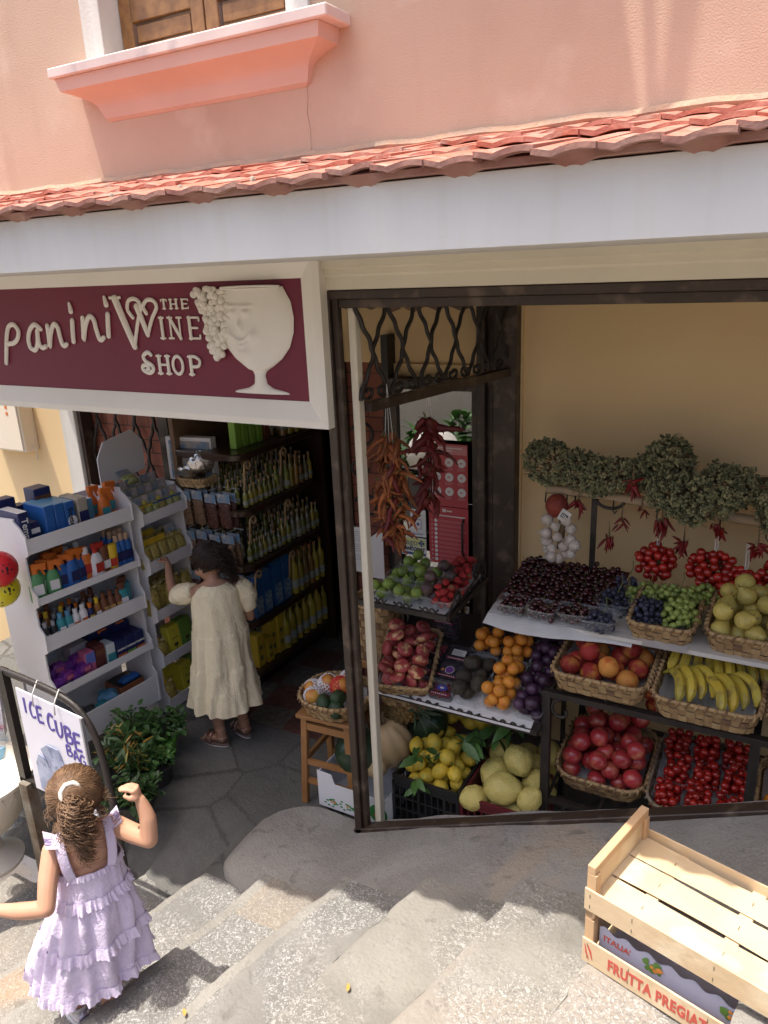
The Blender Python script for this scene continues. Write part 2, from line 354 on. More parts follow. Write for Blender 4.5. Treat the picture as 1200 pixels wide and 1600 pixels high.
s = MB(); s.box((-2.45, 2.07, 2.985), (-1.285, 2.26, 3.018)); sl = s.obj('window_sill', M_marble, w, bevel=.004)
s = MB(); vs = []; rings = []
for t in range(15):
    q = t / 14; z = 2.984 - .135 * q
    p = .115 - .008 * q / .3 if q < .3 else (.107 - .082 * sin((q - .3) / .42 * pi / 2) ** .8 if q < .72 else (.025 - .010 * (q - .72) / .2 if q < .95 else .002))
    rings.append([(-2.30 - p * 1.15, 2.2 + .001, z), (-2.30 - p * 1.15, 2.2 - p, z), (-1.455 + p * 1.15, 2.2 - p, z), (-1.455 + p * 1.15, 2.201, z)])
for r_ in rings: vs += r_
s.add(vs, [(4 * k + j, 4 * k + j + 1, 4 * k + 5 + j, 4 * k + 4 + j) for k in range(14) for j in range(3)] + [(0, 1, 2, 3), (59, 58, 57, 56)])
s.obj('sill_bracket', pm('bracket_plaster', (.68, .49, .41), .85, (.63, .45, .375), 3, .1, 60, spec=.2), w, smooth=25)
# unseen ledge and two rods, added above to throw the shade on the wall
s = MB(); s.box((-1.82, 1.87, 4.75), (-.90, 2.2, 4.82)); B(s, 'shade_ledge', M_marble)
s = MB(); s.tube([(-.81, 1.96, 4.82), (-.721, 1.96, 4.01)], .013); s.tube([(-.665, 1.96, 4.82), (-.721, 1.96, 4.01)], .017); s.bar((-.9, 1.96, 4.79), (-.64, 1.96, 4.79), .02); s.bar((-.66, 1.96, 4.79), (-.66, 2.2, 4.79), .02); B(s, 'shade_rod', M_iron)
# canopy slab with white fascia, tiles above
s = MB(); s.prism([(1.42, 2.337), (2.2, 2.337), (2.2, 2.60), (1.42, 2.468)], XE, 4.8, 'x'); B(s, 'canopy_fascia', M_fasc)
g = random.Random(3)
def wav(x): 
    t = (x / .105) % 1; return .0095 * (abs(sin(pi * t)) ** .75 - .7)
s = MB(); lo = MB(); SL = (2.648 - 2.486) / (2.2 - 1.39)
for c in range(3):
    k = 0; x = XE + .02
    while x < 2.6:
        ya, yb = 1.368 + .275 * c + g.uniform(-.006, .006), 1.385 + .272 * c + .325
        dz = .014 + g.uniform(-.0045, .005); rz_ = g.uniform(-.006, .006); tw = .106
        lx, ly = g.uniform(-.004, .004), g.uniform(-.007, .007)
        def top(u, v, x=x, ya=ya + ly, yb=yb, dz=dz, rz_=rz_, lx=lx, th=0):
            X_ = x + tw * 1.04 * u; Y_ = ya + (yb - ya) * v
            Y_ += .010 * sin(pi * 2 * (X_ / .105)) * (1 - v) * .6
            return (X_ + rz_ * v, min(Y_, 2.2), 2.489 + SL * (min(Y_, 2.2) - 1.39) + lx * (u - .5) + dz * (1 - v) - .006 + wav(X_) * (1 if v < .9 else .8) - th)
        a = len(s.v); s.mat(0); s.sheet(top, 10, 3)
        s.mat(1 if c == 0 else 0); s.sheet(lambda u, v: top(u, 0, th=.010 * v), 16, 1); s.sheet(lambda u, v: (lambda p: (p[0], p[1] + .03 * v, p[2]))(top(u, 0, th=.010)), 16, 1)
        s.sheet(lambda u, v: (lambda p: (p[0] + .0005, p[1], p[2] - .014 * u))(top(1, v)), 1, 3); s.sheet(lambda u, v: (lambda p: (p[0] - .0005, p[1], p[2] - .014 * u))(top(0, v)), 1, 3)
        if c == 0:                                    # the tile underneath shows as a second rim with hanging rolls
            s.mat(1)
            def und(u, v, x=x): X_ = x + tw * u; q = max(0, sin(2 * pi * (X_ / .21) + .8)) ** 2.5; return (X_, 1.396 + .03 * v * q, 2.484 - .012 * v - .012 * v * q)
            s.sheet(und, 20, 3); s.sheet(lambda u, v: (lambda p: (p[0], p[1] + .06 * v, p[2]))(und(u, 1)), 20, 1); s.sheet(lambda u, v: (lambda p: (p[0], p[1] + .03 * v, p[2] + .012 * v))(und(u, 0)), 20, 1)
            if g.random() < .5: s.mat(2); s.ball((x + g.uniform(0, .015), 1.407, 2.490 + wav(x)), .011, 7, 5, sx=.6, sy=.9, sz=1.3)
        x += tw
B(s, 'tile_roof', [M_tile, M_tiled, M_mort], smooth=40)
s = MB(); s.tube([(XE + .1 * k, 2.195, 2.652 + .004 * sin(k * 2.1)) for k in range(86)], .016, 6); B(s, 'roof_mortar', pm('wall_mortar', (.52, .33, .22), .95, (.42, .30, .22), 14, .5, 60))
# lintel moulding over the display opening (cream, stepped)
s = MB(); s.prism([(2.15, 2.339), (2.15, 2.315), (2.163, 2.31), (2.163, 2.292), (2.172, 2.285), (2.172, 2.245), (2.5, 2.245), (2.5, 2.339)], -1.425, 4.8, 'x'); B(s, 'lintel_moulding', M_mould)
s = MB(); s.box((-3.6, 2.20, 1.80), (-1.43, 2.26, 2.40)); B(s, 'sign_backing', M_white)
# display opening: brown metal frame
s = MB()
s.box((-1.437, 2.175, -.02), (-1.405, 2.235, 2.243)); s.box((-1.405, 2.19, .0), (-1.383, 2.22, 2.243)); s.box((-1.383, 2.20, 2.185), (3, 2.23, 2.215)); s.box((-1.405, 2.175, 2.215), (3, 2.235, 2.243))
B(s, 'display_frame', M_brown, bevel=.003)
s = MB(); a, b = Vector((-1.437, 2.20, .045)), Vector((2.4, 2.20, .045 + .424 * 3.84)); s.bar(a, b, .05, .055); B(s, 'display_sill', M_brown, bevel=.003)
s = MB(); s.box((-1.366, 2.225, 0), (-1.338, 2.262, 2.20)); B(s, 'corner_strip', M_mould, bevel=.003)
# yellow neighbour house at the left end
M_yel = pm('yellow_stucco', (.80, .60, .34), .88, (.75, .55, .31), 1.4, .12, 90, spec=.2)
nb = empty('neighbour_house', (-4.4, 2.95, 0), 0, 'sunlit yellow house wall left of the shop entrance', 'house')
s = MB(); s.box((-3.86, 0, -1.5), (-9 + 4.4 - .2, .3, 5.5)); 
MB().box((-5, 0, -1.5), (.565, .3, 6)).obj('wall', M_yel, nb)
MB().box((.567, -.012, -1.5), (.69, .30, 6)).obj('corner_pilaster', M_white, nb, bevel=.004)
# recessed front left of the door: brick wall behind an iron grille
M_brick = bpy.data.materials.new('red_brick'); M_brick.use_nodes = True; t = M_brick.node_tree; N = t.nodes; L = t.links
tc = N.new('ShaderNodeTexCoord'); mp = N.new('ShaderNodeMapping'); mp.inputs['Rotation'].default_value = (R(90), 0, 0); L.new(tc.outputs['Object'], mp.inputs[0])
bt = N.new('ShaderNodeTexBrick'); L.new(mp.outputs[0], bt.inputs['Vector']); bt.inputs['Color1'].default_value = (.30, .10, .06, 1); bt.inputs['Color2'].default_value = (.24, .085, .055, 1); bt.inputs['Mortar'].default_value = (.10, .045, .035, 1)
bt.inputs['Scale'].default_value = 1; bt.inputs['Brick Width'].default_value = .17; bt.inputs['Row Height'].default_value = .075; bt.inputs['Mortar Size'].default_value = .004; bt.inputs['Mortar Smooth'].default_value = .2
L.new(bt.outputs[0], N['Principled BSDF'].inputs['Base Color']); N['Principled BSDF'].inputs['Roughness'].default_value = .8
s = MB(); s.box((-3.71, 3.05, -.1), (-3.04, 3.12, 2.45)); s.box((-2.12, 3.34, -.1), (-1.76, 3.40, 2.0)); B(s, 'brick_wall', M_brick)
s = MB(); s.box((-3.71, 2.96, -.1), (-3.68, 3.04, 2.45)); s.box((-3.09, 2.98, -.1), (-3.02, 3.05, 2.45)); B(s, 'door_jamb', M_brown)
def grille(mb, P, nodes, c, z0, z1, zn, h, r=.008):  # wavy bars crossing at height zn (and every h): leaf-shaped cells; P(u, z) -> point
    for u0 in nodes:
        for sg in (-1, 1):
            pts = []; k = int((z1 - z0) / .012)
            for j in range(k + 1):
                z = z0 + (z1 - z0) * j / k; q = (z - zn) / h; f = abs(((q + .5) % 1) - .5) * 2; f = f * f * (3 - 2 * f) * .55 + f * .45
                up = 1 if z > zn else -1
                pts.append(P(u0 + sg * up * c * .5 * f + .004 * sin(z * 90 + u0 * 50), z))
            mb.tube(pts, r, 6)
s = MB(); grille(s, lambda u, z: (-3.68 + u, 3.02, z), [.07 + .15 * k for k in range(4)], .15, .6, 2.3, 1.55, .44, .009); B(s, 'window_grille', M_iron, smooth=True)
# inside shell: floor, dark back walls, ceiling, cream wall of the display bay
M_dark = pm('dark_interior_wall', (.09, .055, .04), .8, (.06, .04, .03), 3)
M_ceil = pm('interior_ceiling', (.35, .30, .24), .9)
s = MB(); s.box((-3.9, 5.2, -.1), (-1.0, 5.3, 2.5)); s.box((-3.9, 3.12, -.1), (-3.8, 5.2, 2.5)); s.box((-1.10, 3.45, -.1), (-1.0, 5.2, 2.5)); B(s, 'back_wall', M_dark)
s = MB(); s.box((-3.9, 2.5, 2.43), (4.7, 5.3, 2.55)); s.box((-3.9, 2.26, 2.37), (4.7, 2.55, 2.44)); B(s, 'ceiling', M_ceil)
s = MB(); s.box((-1.105, 3.25, -.1), (4.7, 3.35, 2.43)); s.box((-1.12, 3.235, -.1), (-1.095, 3.255, 2.43)); s.box((2.2, 2.3, -.1), (2.3, 3.25, 2.43)); B(s, 'display_wall', M_cream)
MB().box((-1.383, 2.24, -.12), (2.25, 3.25, -.004)).obj('display_floor', M_flag, kind='structure')
M_chk = bpy.data.materials.new('checkered_tiles'); M_chk.use_nodes = True; t = M_chk.node_tree; N = t.nodes; L = t.links
tc = N.new('ShaderNodeTexCoord'); mp = N.new('ShaderNodeMapping'); mp.inputs['Rotation'].default_value = (0, 0, R(-8)); L.new(tc.outputs['Object'], mp.inputs[0])
ck = N.new('ShaderNodeTexChecker'); ck.inputs['Scale'].default_value = 4.4; L.new(mp.outputs[0], ck.inputs['Vector']); no = N.new('ShaderNodeTexNoise'); no.inputs['Scale'].default_value = 90; no.inputs['Detail'].default_value = 3
mx = N.new('ShaderNodeMix'); mx.data_type = 'RGBA'; mx.blend_type = 'MULTIPLY'; mx.inputs[0].default_value = .8; rr_ = N.new('ShaderNodeMapRange'); rr_.inputs[1].default_value = .3; rr_.inputs[2].default_value = .7; rr_.inputs[3].default_value = .5; rr_.inputs[4].default_value = 1.5
L.new(no.outputs[0], rr_.inputs[0]); ck.inputs[1].default_value = (.11, .055, .046, 1); ck.inputs[2].default_value = (.12, .11, .095, 1); L.new(ck.outputs[0], mx.inputs[6]); L.new(rr_.outputs[0], mx.inputs[7]); L.new(mx.outputs[2], N['Principled BSDF'].inputs['Base Color']); N['Principled BSDF'].inputs['Roughness'].default_value = .35
MB().box((-3.8, 2.72, -.1), (-1.12, 5.2, .006)).obj('shop_floor', M_chk, kind='structure')
# houses across the lane (behind the camera): they close the lane and show only in reflections
op = empty('opposite_house', (0, -3.4, 0), 0, 'white house across the lane behind the viewer', 'house'); MB().box((-12, -.4, -3), (8, 0, 3.2)).obj('wall', M_white, op)
# ---------------------------------------------------------------- shop sign
M_wine = pm('wine_red_paint', (.17, .012, .034), .55, (.145, .01, .03), 2, .04, 40)
M_signw = pm('sign_cream', (.82, .77, .69), .6, (.78, .73, .64), 3, .05, 50)
sg = empty('shop_sign', (-2.4, 2.15, 2.07), 0, 'wine red wall sign with raised cream lettering and a smiling goblet relief', 'sign')
def S2(mb): mb.T = Matrix.Translation((2.4, -2.15, -2.07)); return mb    # world coordinates into the sign's own
def ring(mb, x0, x1, z0, z1, w, y0, y1):             # mitred picture-frame moulding
    o = [(x0, z0), (x1, z0), (x1, z1), (x0, z1)]; i = [(x0 + w, z0 + w), (x1 - w, z0 + w), (x1 - w, z1 - w), (x0 + w, z1 - w)]
    for k in range(4):
        a, b, c, d = o[k], o[(k + 1) % 4], i[(k + 1) % 4], i[k]
        m1 = tuple((a[q] * .72 + d[q] * .28) for q in (0, 1)); m2 = tuple((b[q] * .72 + c[q] * .28) for q in (0, 1))
        P = [(a[0], y1, a[1]), (b[0], y1, b[1]), (a[0], y0, a[1]), (b[0], y0, b[1]), (m1[0], y0 - .004, m1[1]), (m2[0], y0 - .004, m2[1]), (d[0], y0 + .024, d[1]), (c[0], y0 + .024, c[1]), (d[0], y1, d[1]), (c[0], y1, c[1])]
        mb.add(P, [(0, 1, 3, 2), (2, 3, 5, 4), (4, 5, 7, 6), (6, 7, 9, 8)])
m = S2(MB()); ring(m, -3.6, -1.41, 1.787, 2.374, .088, 2.135, 2.20)
m.obj('frame', M_signw, sg)
S2(MB()).box((-3.53, 2.162, 1.86), (-1.48, 2.20, 2.30)).obj('panel', M_wine, sg)
def strokes(name, paths, r=.01, n=8, fl=.7, mat=None):
    m = S2(MB())
    for p in paths:
        w = r; 
        if isinstance(p, tuple): w, p = p
        pts = [Vector((x, 2.157, z)) for x, z in p]; pts = spline(pts, 5) if len(pts) > 2 else pts
        if isinstance(w, list): w = lerps(w, len(pts))
        m.tube(pts, w, n, flat=fl, up=(0, 1, 0))
        for q in (pts[0], pts[-1]): m.ball(q, w if not isinstance(w, list) else w[0 if q is pts[0] else -1], n, 5, sy=fl)
    return m.obj(name, mat or M_signw, sg, smooth=50)
def hand(x, z, L): return [(x + a, z + b) for a, b in L]
k = .95
strokes('letter', [(.0105, [(-3.104, 1.975), (-3.085, 2.035), (-3.062, 2.10), (-3.036, 2.135), (-3.002, 2.138), (-2.982, 2.112), (-2.998, 2.080), (-3.030, 2.062), (-3.068, 2.058)])])
strokes('letter', [(.0105, [(-2.836, 2.122), (-2.870, 2.140), (-2.905, 2.118), (-2.925, 2.080), (-2.922, 2.045), (-2.892, 2.035), (-2.868, 2.070), (-2.858, 2.12), (-2.862, 2.07), (-2.848, 2.045), (-2.822, 2.05)])])
strokes('letter', [(.0105, [(-2.790, 2.135), (-2.792, 2.095), (-2.796, 2.050), (-2.778, 2.100), (-2.750, 2.140), (-2.728, 2.128), (-2.722, 2.085), (-2.712, 2.055), (-2.690, 2.060)])])
strokes('letter', [(.011, [(-2.633, 2.155), (-2.640, 2.115), (-2.645, 2.072)]), ([.012, .007], [(-2.632, 2.192), (-2.636, 2.222)])])
strokes('letter', [(.0105, [(-2.570, 2.165), (-2.575, 2.125), (-2.582, 2.080), (-2.562, 2.130), (-2.532, 2.170), (-2.508, 2.158), (-2.500, 2.115), (-2.488, 2.080), (-2.466, 2.088)])])
strokes('letter', [(.011, [(-2.424, 2.178), (-2.430, 2.140), (-2.436, 2.095)]), ([.012, .007], [(-2.424, 2.215), (-2.430, 2.243)])])
# big W with a curled second half
strokes('letter', [([.016, .015, .013], [(-2.372, 2.236), (-2.338, 2.148), (-2.300, 2.055)]), (.008, [(-2.300, 2.058), (-2.266, 2.150), (-2.240, 2.205), (-2.262, 2.232), (-2.300, 2.228), (-2.312, 2.195), (-2.290, 2.165)]),
                   ([.013, .012, .010], [(-2.262, 2.205), (-2.244, 2.160), (-2.222, 2.100)]), (.008, [(-2.222, 2.102), (-2.190, 2.160), (-2.160, 2.200), (-2.172, 2.225), (-2.205, 2.228), (-2.228, 2.205), (-2.216, 2.180)]),
                   (.006, [(-2.400, 2.240), (-2.345, 2.240)])])
def serif(ch, x, z, h, w, r):                        # upright letters with serifs on the sign face
    t = r * .55; P = []
    L, Rr, M = x, x + w, x + w / 2; T, Bm, C = z + h, z, z + h / 2
    def srf(px_, pz): P.append((t, [(px_ - r * 1.5, pz), (px_ + r * 1.5, pz)]))
    if ch in 'HIENTP':
        if ch == 'I': P.append((r, [(M, Bm), (M, T)])); srf(M, Bm); srf(M, T)
        if ch == 'H': P += [(r, [(L, Bm), (L, T)]), (r, [(Rr, Bm), (Rr, T)]), (t, [(L, C), (Rr, C)])]; [srf(a, b) for a in (L, Rr) for b in (Bm, T)]
        if ch == 'E': P += [(r, [(L, Bm), (L, T)]), (t, [(L - r, T), (Rr, T)]), (t, [(L - r, Bm), (Rr, Bm)]), (t, [(L, C), (Rr - w * .2, C)]), (t, [(Rr, T), (Rr, T - h * .15)]), (t, [(Rr, Bm), (Rr, Bm + h * .15)])]
        if ch == 'N': P += [(t, [(L, Bm), (L, T)]), (r, [(L, T), (Rr, Bm)]), (t, [(Rr, Bm), (Rr, T)])]; srf(L, Bm); srf(L, T); srf(Rr, T)
        if ch == 'T': P += [(r, [(M, Bm), (M, T)]), (t, [(L, T), (Rr, T)]), (t, [(L, T), (L, T - h * .18)]), (t, [(Rr, T), (Rr, T - h * .18)])]; srf(M, Bm)
        if ch == 'P': P += [(r, [(L, Bm), (L, T)]), (r * .8, [(L, T), (M, T), (Rr, T - h * .2), (Rr - w * .1, C + h * .02), (M, C - h * .06), (L, C - h * .04)])]; srf(L, Bm); srf(L, T)
    if ch == 'O': P.append((r * .85, [(M + w * .56 * cos(a * pi / 6), C + h * .5 * sin(a * pi / 6)) for a in range(13)]))
    if ch == 'S': P.append((r, [(Rr, T - h * .12), (M + w * .1, T), (L, T - h * .2), (L + w * .2, C + h * .02), (Rr, C - h * .2), (Rr + w * .05, Bm + h * .05), (M, Bm - h * .1), (L - w * .25, Bm + h * .05), (L - w * .2, Bm + h * .28), (M - w * .1, Bm + h * .3), (M, Bm + h * .12), (M - w * .2, Bm + h * .08)]))
    return strokes('letter', P, r, 6)
for ch, x in (('T', -2.135), ('H', -2.087), ('E', -2.030)): serif(ch, x, 2.196, .032, .028, .0048)
for ch, x in (('I', -2.150), ('N', -2.102), ('E', -2.006)): serif(ch, x, 2.088, .075, .046 if ch != 'I' else .01, .0075)
serif('S', -2.262, 1.962, .072, .04, .0085)
for ch, x in (('H', -2.182), ('O', -2.110), ('P', -2.022)): serif(ch, x, 1.955, .066, .044, .0078)
# goblet relief
def gob(z):                                          # half width of the goblet at height z
    P = [(1.896, .122), (1.903, .118), (1.915, .055), (1.930, .028), (1.960, .023), (1.975, .030), (1.992, .062), (2.02, .104), (2.06, .140), (2.11, .160), (2.16, .165), (2.21, .158), (2.245, .138), (2.262, .128)]
    for (a, b), (c, d) in zip(P, P[1:]):
        if z <= c: return b + (d - b) * (z - a) / (c - a)
    return P[-1][1]
m = S2(MB())
def gf(u, v):
    z = 1.896 + .366 * v; a = gob(z); q = 2 * u - 1; cx = -1.703; d = (.030 if z > 1.98 else .016) * sqrt(max(0, 1 - q * q * .98))
    x = cx + a * q
    if z > 2.0:                                      # the face: brows, eyes, nose, smile, as a shallow relief
        fx, fz = x + 1.752, z - 2.145
        for ex, ez, rx, rz_, am in ((-.030, .035, .016, .011, .006), (.030, .035, .016, .011, .006), (0, -.012, .012, .020, .008), (-.050, -.045, .022, .020, .006), (.055, -.045, .024, .022, .006), (0, -.105, .026, .016, .006), (0, -.062, .040, .006, .006), (0, -.078, .030, .006, .005), (-.032, .058, .026, .004, .005), (.032, .058, .026, .004, .005)):
            am = am * 2.0; t = ((fx - ex) / rx) ** 2 + ((fz - ez - (.25 * (fx - ex) ** 2 / .02 if rz_ == .006 else 0)) / rz_) ** 2
            if t < 4: d += am * math.exp(-t)
    return (x, 2.163 - d, z)
m.sheet(gf, 70, 80); m.obj('goblet', M_signw, sg, smooth=True)
m = S2(MB()); m.tube([(-1.703 + .128 * cos(a * pi / 12), 2.142 - .008 * abs(sin(a * pi / 12)), 2.262 + .004 * sin(a * pi / 12)) for a in range(25)], .004, 6); m.obj('goblet_rim', M_signw, sg, smooth=True)
m = S2(MB()); g = random.Random(5)
for k in range(170):
    t = g.random(); cx = -1.890 + .028 * sin(t * 3) - (.0 if t < .6 else 0); cz = 2.255 - .225 * t; w = .062 * (1 - t) ** .6 + .014
    m.ball((cx + g.uniform(-w, w), 2.150 + g.uniform(-.010, .004), cz + g.uniform(-.016, .016)), g.uniform(.0105, .0145), 8, 6)
for a in range(5): m.ball((-1.90 + .03 * a, 2.148, 2.262 - .006 * a * a * .5), .018, 7, 5, sy=.5, sz=.6)
m.obj('grape_relief', M_signw, sg, smooth=True)

# ---------------------------------------------------------------- side opening of the bay: transom grille, glass door behind
def rl(y): return -1.335 + .19 * (y - 2.2)
s = MB(); s.bar((rl(2.26), 2.26, 1.848), (rl(3.24), 3.24, 1.848), .035, .034); s.bar((rl(2.26), 2.26, 2.34), (rl(3.24), 3.24, 2.34), .035, .03); B(s, 'transom_bar', M_brown)
s = MB(); P_ = lambda u, z: (rl(2.24 + u), 2.24 + u, z)
grille(s, P_, [.06 + .165 * k for k in range(6)], .165, 1.875, 2.33, 2.03, .34, .0085)
for k in range(11):
    u0 = .02 + .0855 * k; sgn = 1 if k % 2 else -1
    pts = []
    for j in range(26):
        a = pi * 1.9 * j / 25 - pi * .2; r_ = .030 * (1 - .55 * abs(j - 12) / 13 * (1 if j > 12 else .7)); pts.append(P_(u0 + sgn * r_ * cos(a) + .0, 1.902 - .026 + r_ * (1 - sin(a)) * .9))
    s.tube(pts, .0068, 6)
B(s, 'transom_grille', M_iron, smooth=True)
s = MB(); s.box((-1.215, 3.18, -.1), (-1.105, 3.25, 2.43)); s.box((-1.285, 3.16, -.1), (-1.245, 3.24, 2.43)); s.box((-1.245, 3.19, -.1), (-1.215, 3.24, 2.43)); B(s, 'door_post', M_brown, bevel=.004)
s = MB(); s.box((-2.2, 3.30, 1.86), (-1.105, 3.36, 2.43)); s.box((-1.82, 3.28, 1.80), (-1.105, 3.31, 1.86)); B(s, 'wall_above_door', M_cream)
s = MB(); g = random.Random(12)
for k in range(9):
    x = -2.1 + .115 * k; s.ball((x, 3.27, 2.20 + .02 * g.random()), .11, 9, 6, sx=.75, sy=.35, sz=.9, f=lambda d: 1 + .12 * nz(d.x * 3 + k, d.z * 3))
B(s, 'stone_arch', pm('rough_plaster_arch', (.16, .12, .085), .9, (.30, .16, .11), 3, .4, 30), smooth=True)
dr = empty('glass_door', (-1.76, 3.2, 0)); dr.parent = bld; dr.matrix_parent_inverse = Matrix.Translation((0, -2.2, 0))
s = MB(); z1 = 1.80
s.box((0, 0, 0), (.045, .04, z1)); s.box((.435, 0, 0), (.475, .04, z1)); s.box((.045, .002, z1 - .05), (.435, .038, z1)); s.box((.045, .002, 0), (.435, .038, .12))
s.obj('frame', M_brown, dr, bevel=.003)
M_pane = bpy.data.materials.new('door_glass'); M_pane.use_nodes = True; t = M_pane.node_tree; N = t.nodes; L = t.links; N.remove(N['Principled BSDF'])
gl = N.new('ShaderNodeBsdfGlossy'); gl.inputs['Roughness'].default_value = .012; gl.inputs['Color'].default_value = (.9, .9, .9, 1); tr = N.new('ShaderNodeBsdfTransparent'); tr.inputs[0].default_value = (.55, .56, .54, 1)
mx = N.new('ShaderNodeMixShader'); mx.inputs[0].default_value = .30; L.new(tr.outputs[0], mx.inputs[1]); L.new(gl.outputs[0], mx.inputs[2]); L.new(mx.outputs[0], N['Material Output'].inputs[0])
MB().box((.045, .017, .12), (.435, .021, z1 - .05)).obj('pane', M_pane, dr)
MB().tube([(.40, -.02, .95), (.40, -.04, .97), (.40, -.04, 1.12), (.40, -.02, 1.14)], .006).obj('handle', M_iron, dr, smooth=True)
# notices on the door
M_red = flat((.42, .045, .055), .5); M_pap = flat((.62, .60, .57), .6); M_txw = flat((.62, .55, .52), .6); M_blue = flat((.03, .05, .20), .5); M_pink = flat((.52, .20, .20), .5); M_blk = flat((.02, .02, .022), .5); M_palyel = flat((.55, .56, .20), .5); M_grey = flat((.22, .22, .22), .6)
def board(name, x0, x1, z0, z1, y, mat, label, cat, th=.002, group=None):
    e = empty(name, ((x0 + x1) / 2, y, (z0 + z1) / 2), 0, label, cat, group); w, h = (x1 - x0) / 2, (z1 - z0) / 2
    MB().box((-w, 0, -h), (w, th, h)).obj('sheet', mat, e); return e, w, h
e, w, h = board('poster', -1.535, -1.338, 1.195, 1.505, 3.18, M_red, 'red poster with rows of white round pictograms on the glass door', 'poster')
for r_ in range(3):
    for c_ in range(3): s = MB(); x = -.06 + .064 * c_; z = .065 - .072 * r_; s.T = TR((x, -.0012, z), rx=R(90)); s.lathe([(0, -.0005), (.0215, -.0005), (.0215, .0005), (0, .0005)], 20); s.obj('pictogram', M_pap, e)
s = MB(); g = random.Random(2)
for r_ in range(3):
    for c_ in range(3):
        x = -.06 + .064 * c_; z = .065 - .072 * r_
        for q in range(3): s.box((x - .022, -.0012, z - .028 - q * .005), (x + g.uniform(.005, .022), -.0004, z - .0262 - q * .005))
        s.box((x - .008, -.0028, z - .004), (x + g.uniform(.002, .009), -.0018, z + .004))
s.obj('fine_print', flat((.50, .22, .22), .6), e)
MB().box((-.095, -.0012, .105), (.095, -.0004, .148)).obj('header_band', M_pink, e)
for j in range(2): s = MB(); [s.box((-.08, -.002, .12 + .012 * j + 0), (.02 + .05 * j, -.0014, .126 + .012 * j))]; s.obj('header_line', M_txw, e)
e, w, h = board('poster', -1.545, -1.336, .895, 1.192, 3.178, M_red, 'red notice with ten numbered lines below the pictogram poster', 'poster')
for k in range(10):
    z = .075 - .0225 * k
    text(str(k + 1), .014, M_txw, e, (-.088, -.001, z)); s = MB(); s.T = TR((-.066, -.0012, z), rx=R(90)); s.lathe([(0, -.0005), (.0085, -.0005), (.0085, .0005), (0, .0005)], 16); s.obj('pictogram', M_pap, e)
    s = MB(); [s.box((-.052, -.001, z + .004 - .005 * q), (g.uniform(.05, .095), -.0004, z + .0056 - .005 * q)) for q in range(3)]; s.obj('fine_print', M_pink, e)
s = MB(); s.box((-.05, -.001, .10), (.088, -.0004, .106)); s.box((-.03, -.001, .122), (-.012, -.0004, .138)); s.box((-.008, -.001, .125), (.02, -.0004, .132)); s.obj('title', M_txw, e)
e, w, h = board('payment_sign', -1.702, -1.562, .915, 1.012, 3.176, flat((.60, .60, .58), .45), 'small Pago Bancomat card payment sign in yellow white and blue', 'sign')
MB().box((-.065, -.001, .002), (.065, -.0002, .044)).obj('yellow_field', M_palyel, e); MB().box((-.065, -.001, -.044), (.065, -.0002, -.032)).obj('blue_band', M_blue, e)
text('Pago', .047, M_grey, e, (-.022, -.0018, .022), bold=.0006); text('BANCOMAT', .026, M_blk, e, (0, -.0018, -.014), bold=.0009, scale=(.86, 1, 1))
s = MB(); s.add([(.025, -.002, .022), (.044, -.002, .003), (.063, -.002, .022), (.044, -.002, .041)], [(0, 1, 2, 3)]); s.obj('emblem', M_blue, e)
s = MB(); s.tube([(.036, -.003, .030), (.052, -.003, .030), (.052, -.003, .022), (.040, -.003, .022), (.052, -.003, .022), (.052, -.003, .014), (.036, -.003, .014)], .0014, 4); s.obj('emblem_mark', M_palyel, e)
e, w, h = board('notice', -1.648, -1.562, 1.019, 1.162, 3.177, M_pap, 'small white notice with a framed blue emblem above the payment sign', 'notice')
s = MB(); [s.bar((a, -.001, b), (c, -.001, d), .0015) for a, b, c, d in ((-.018, -.03, .018, -.03), (-.018, .02, .018, .02), (-.018, -.03, -.018, .02), (.018, -.03, .018, .02), (-.035, -.055, .03, -.055), (-.035, -.06, .02, -.06))]; s.ball((0, -.002, -.005), .008, 8, 5, sy=.2); s.obj('emblem', M_blue, e)
MB().box((-.036, -.001, .055), (-.02, -.0004, .066)).obj('red_mark', M_red, e)
for i, (x0, x1, z0, z1, lab) in enumerate(((-1.985, -1.905, .78, 1.03, 'printed white paper sheets pinned left of the glass door'), (-1.895, -1.80, .76, 1.02, 'blank white folded leaflet hanging beside the printed sheets'))):
    e, w, h = board('paper_notice', x0, x1, z0, z1, 3.16, M_pap, lab, 'notice')
    if i == 0:
        s = MB()
        for k in range(14):
            if k in (5, 10): continue
            s.box((-.03, -.001, .10 - .012 * k), (.03 - .02 * (k % 3 == 0), -.0004, .102 - .012 * k))
        s.obj('print', M_grey, e)
s = MB(); 
def spiral(mb, P, c, r0, a0, turns, sgn=1, rad=.005, n=22, tail=None):
    pts = [P(c[0] + r0 * (1 - .75 * j / n) * cos(a0 + sgn * turns * 2 * pi * j / n), c[1] + r0 * (1 - .75 * j / n) * sin(a0 + sgn * turns * 2 * pi * j / n)) for j in range(n + 1)]
    if tail: pts = [P(*q) for q in tail] + pts
    mb.tube(pts, rad, 6)
F_ = lambda y: (lambda u, z: (u, y, z))
s.box((-2.10, 3.26, -.1), (-2.07, 3.33, 2.0)); s.box((-1.80, 3.22, -.1), (-1.765, 3.30, 2.0))
for z in (.75, 1.12, 1.5): spiral(s, F_(3.24), (-1.93, z), .075, pi * .9, 1.1, -1, .008); spiral(s, F_(3.24), (-1.97, z - .17), .06, 0, 1.1, -1, .008)
B(s, 'scroll_grille', M_iron, smooth=40)

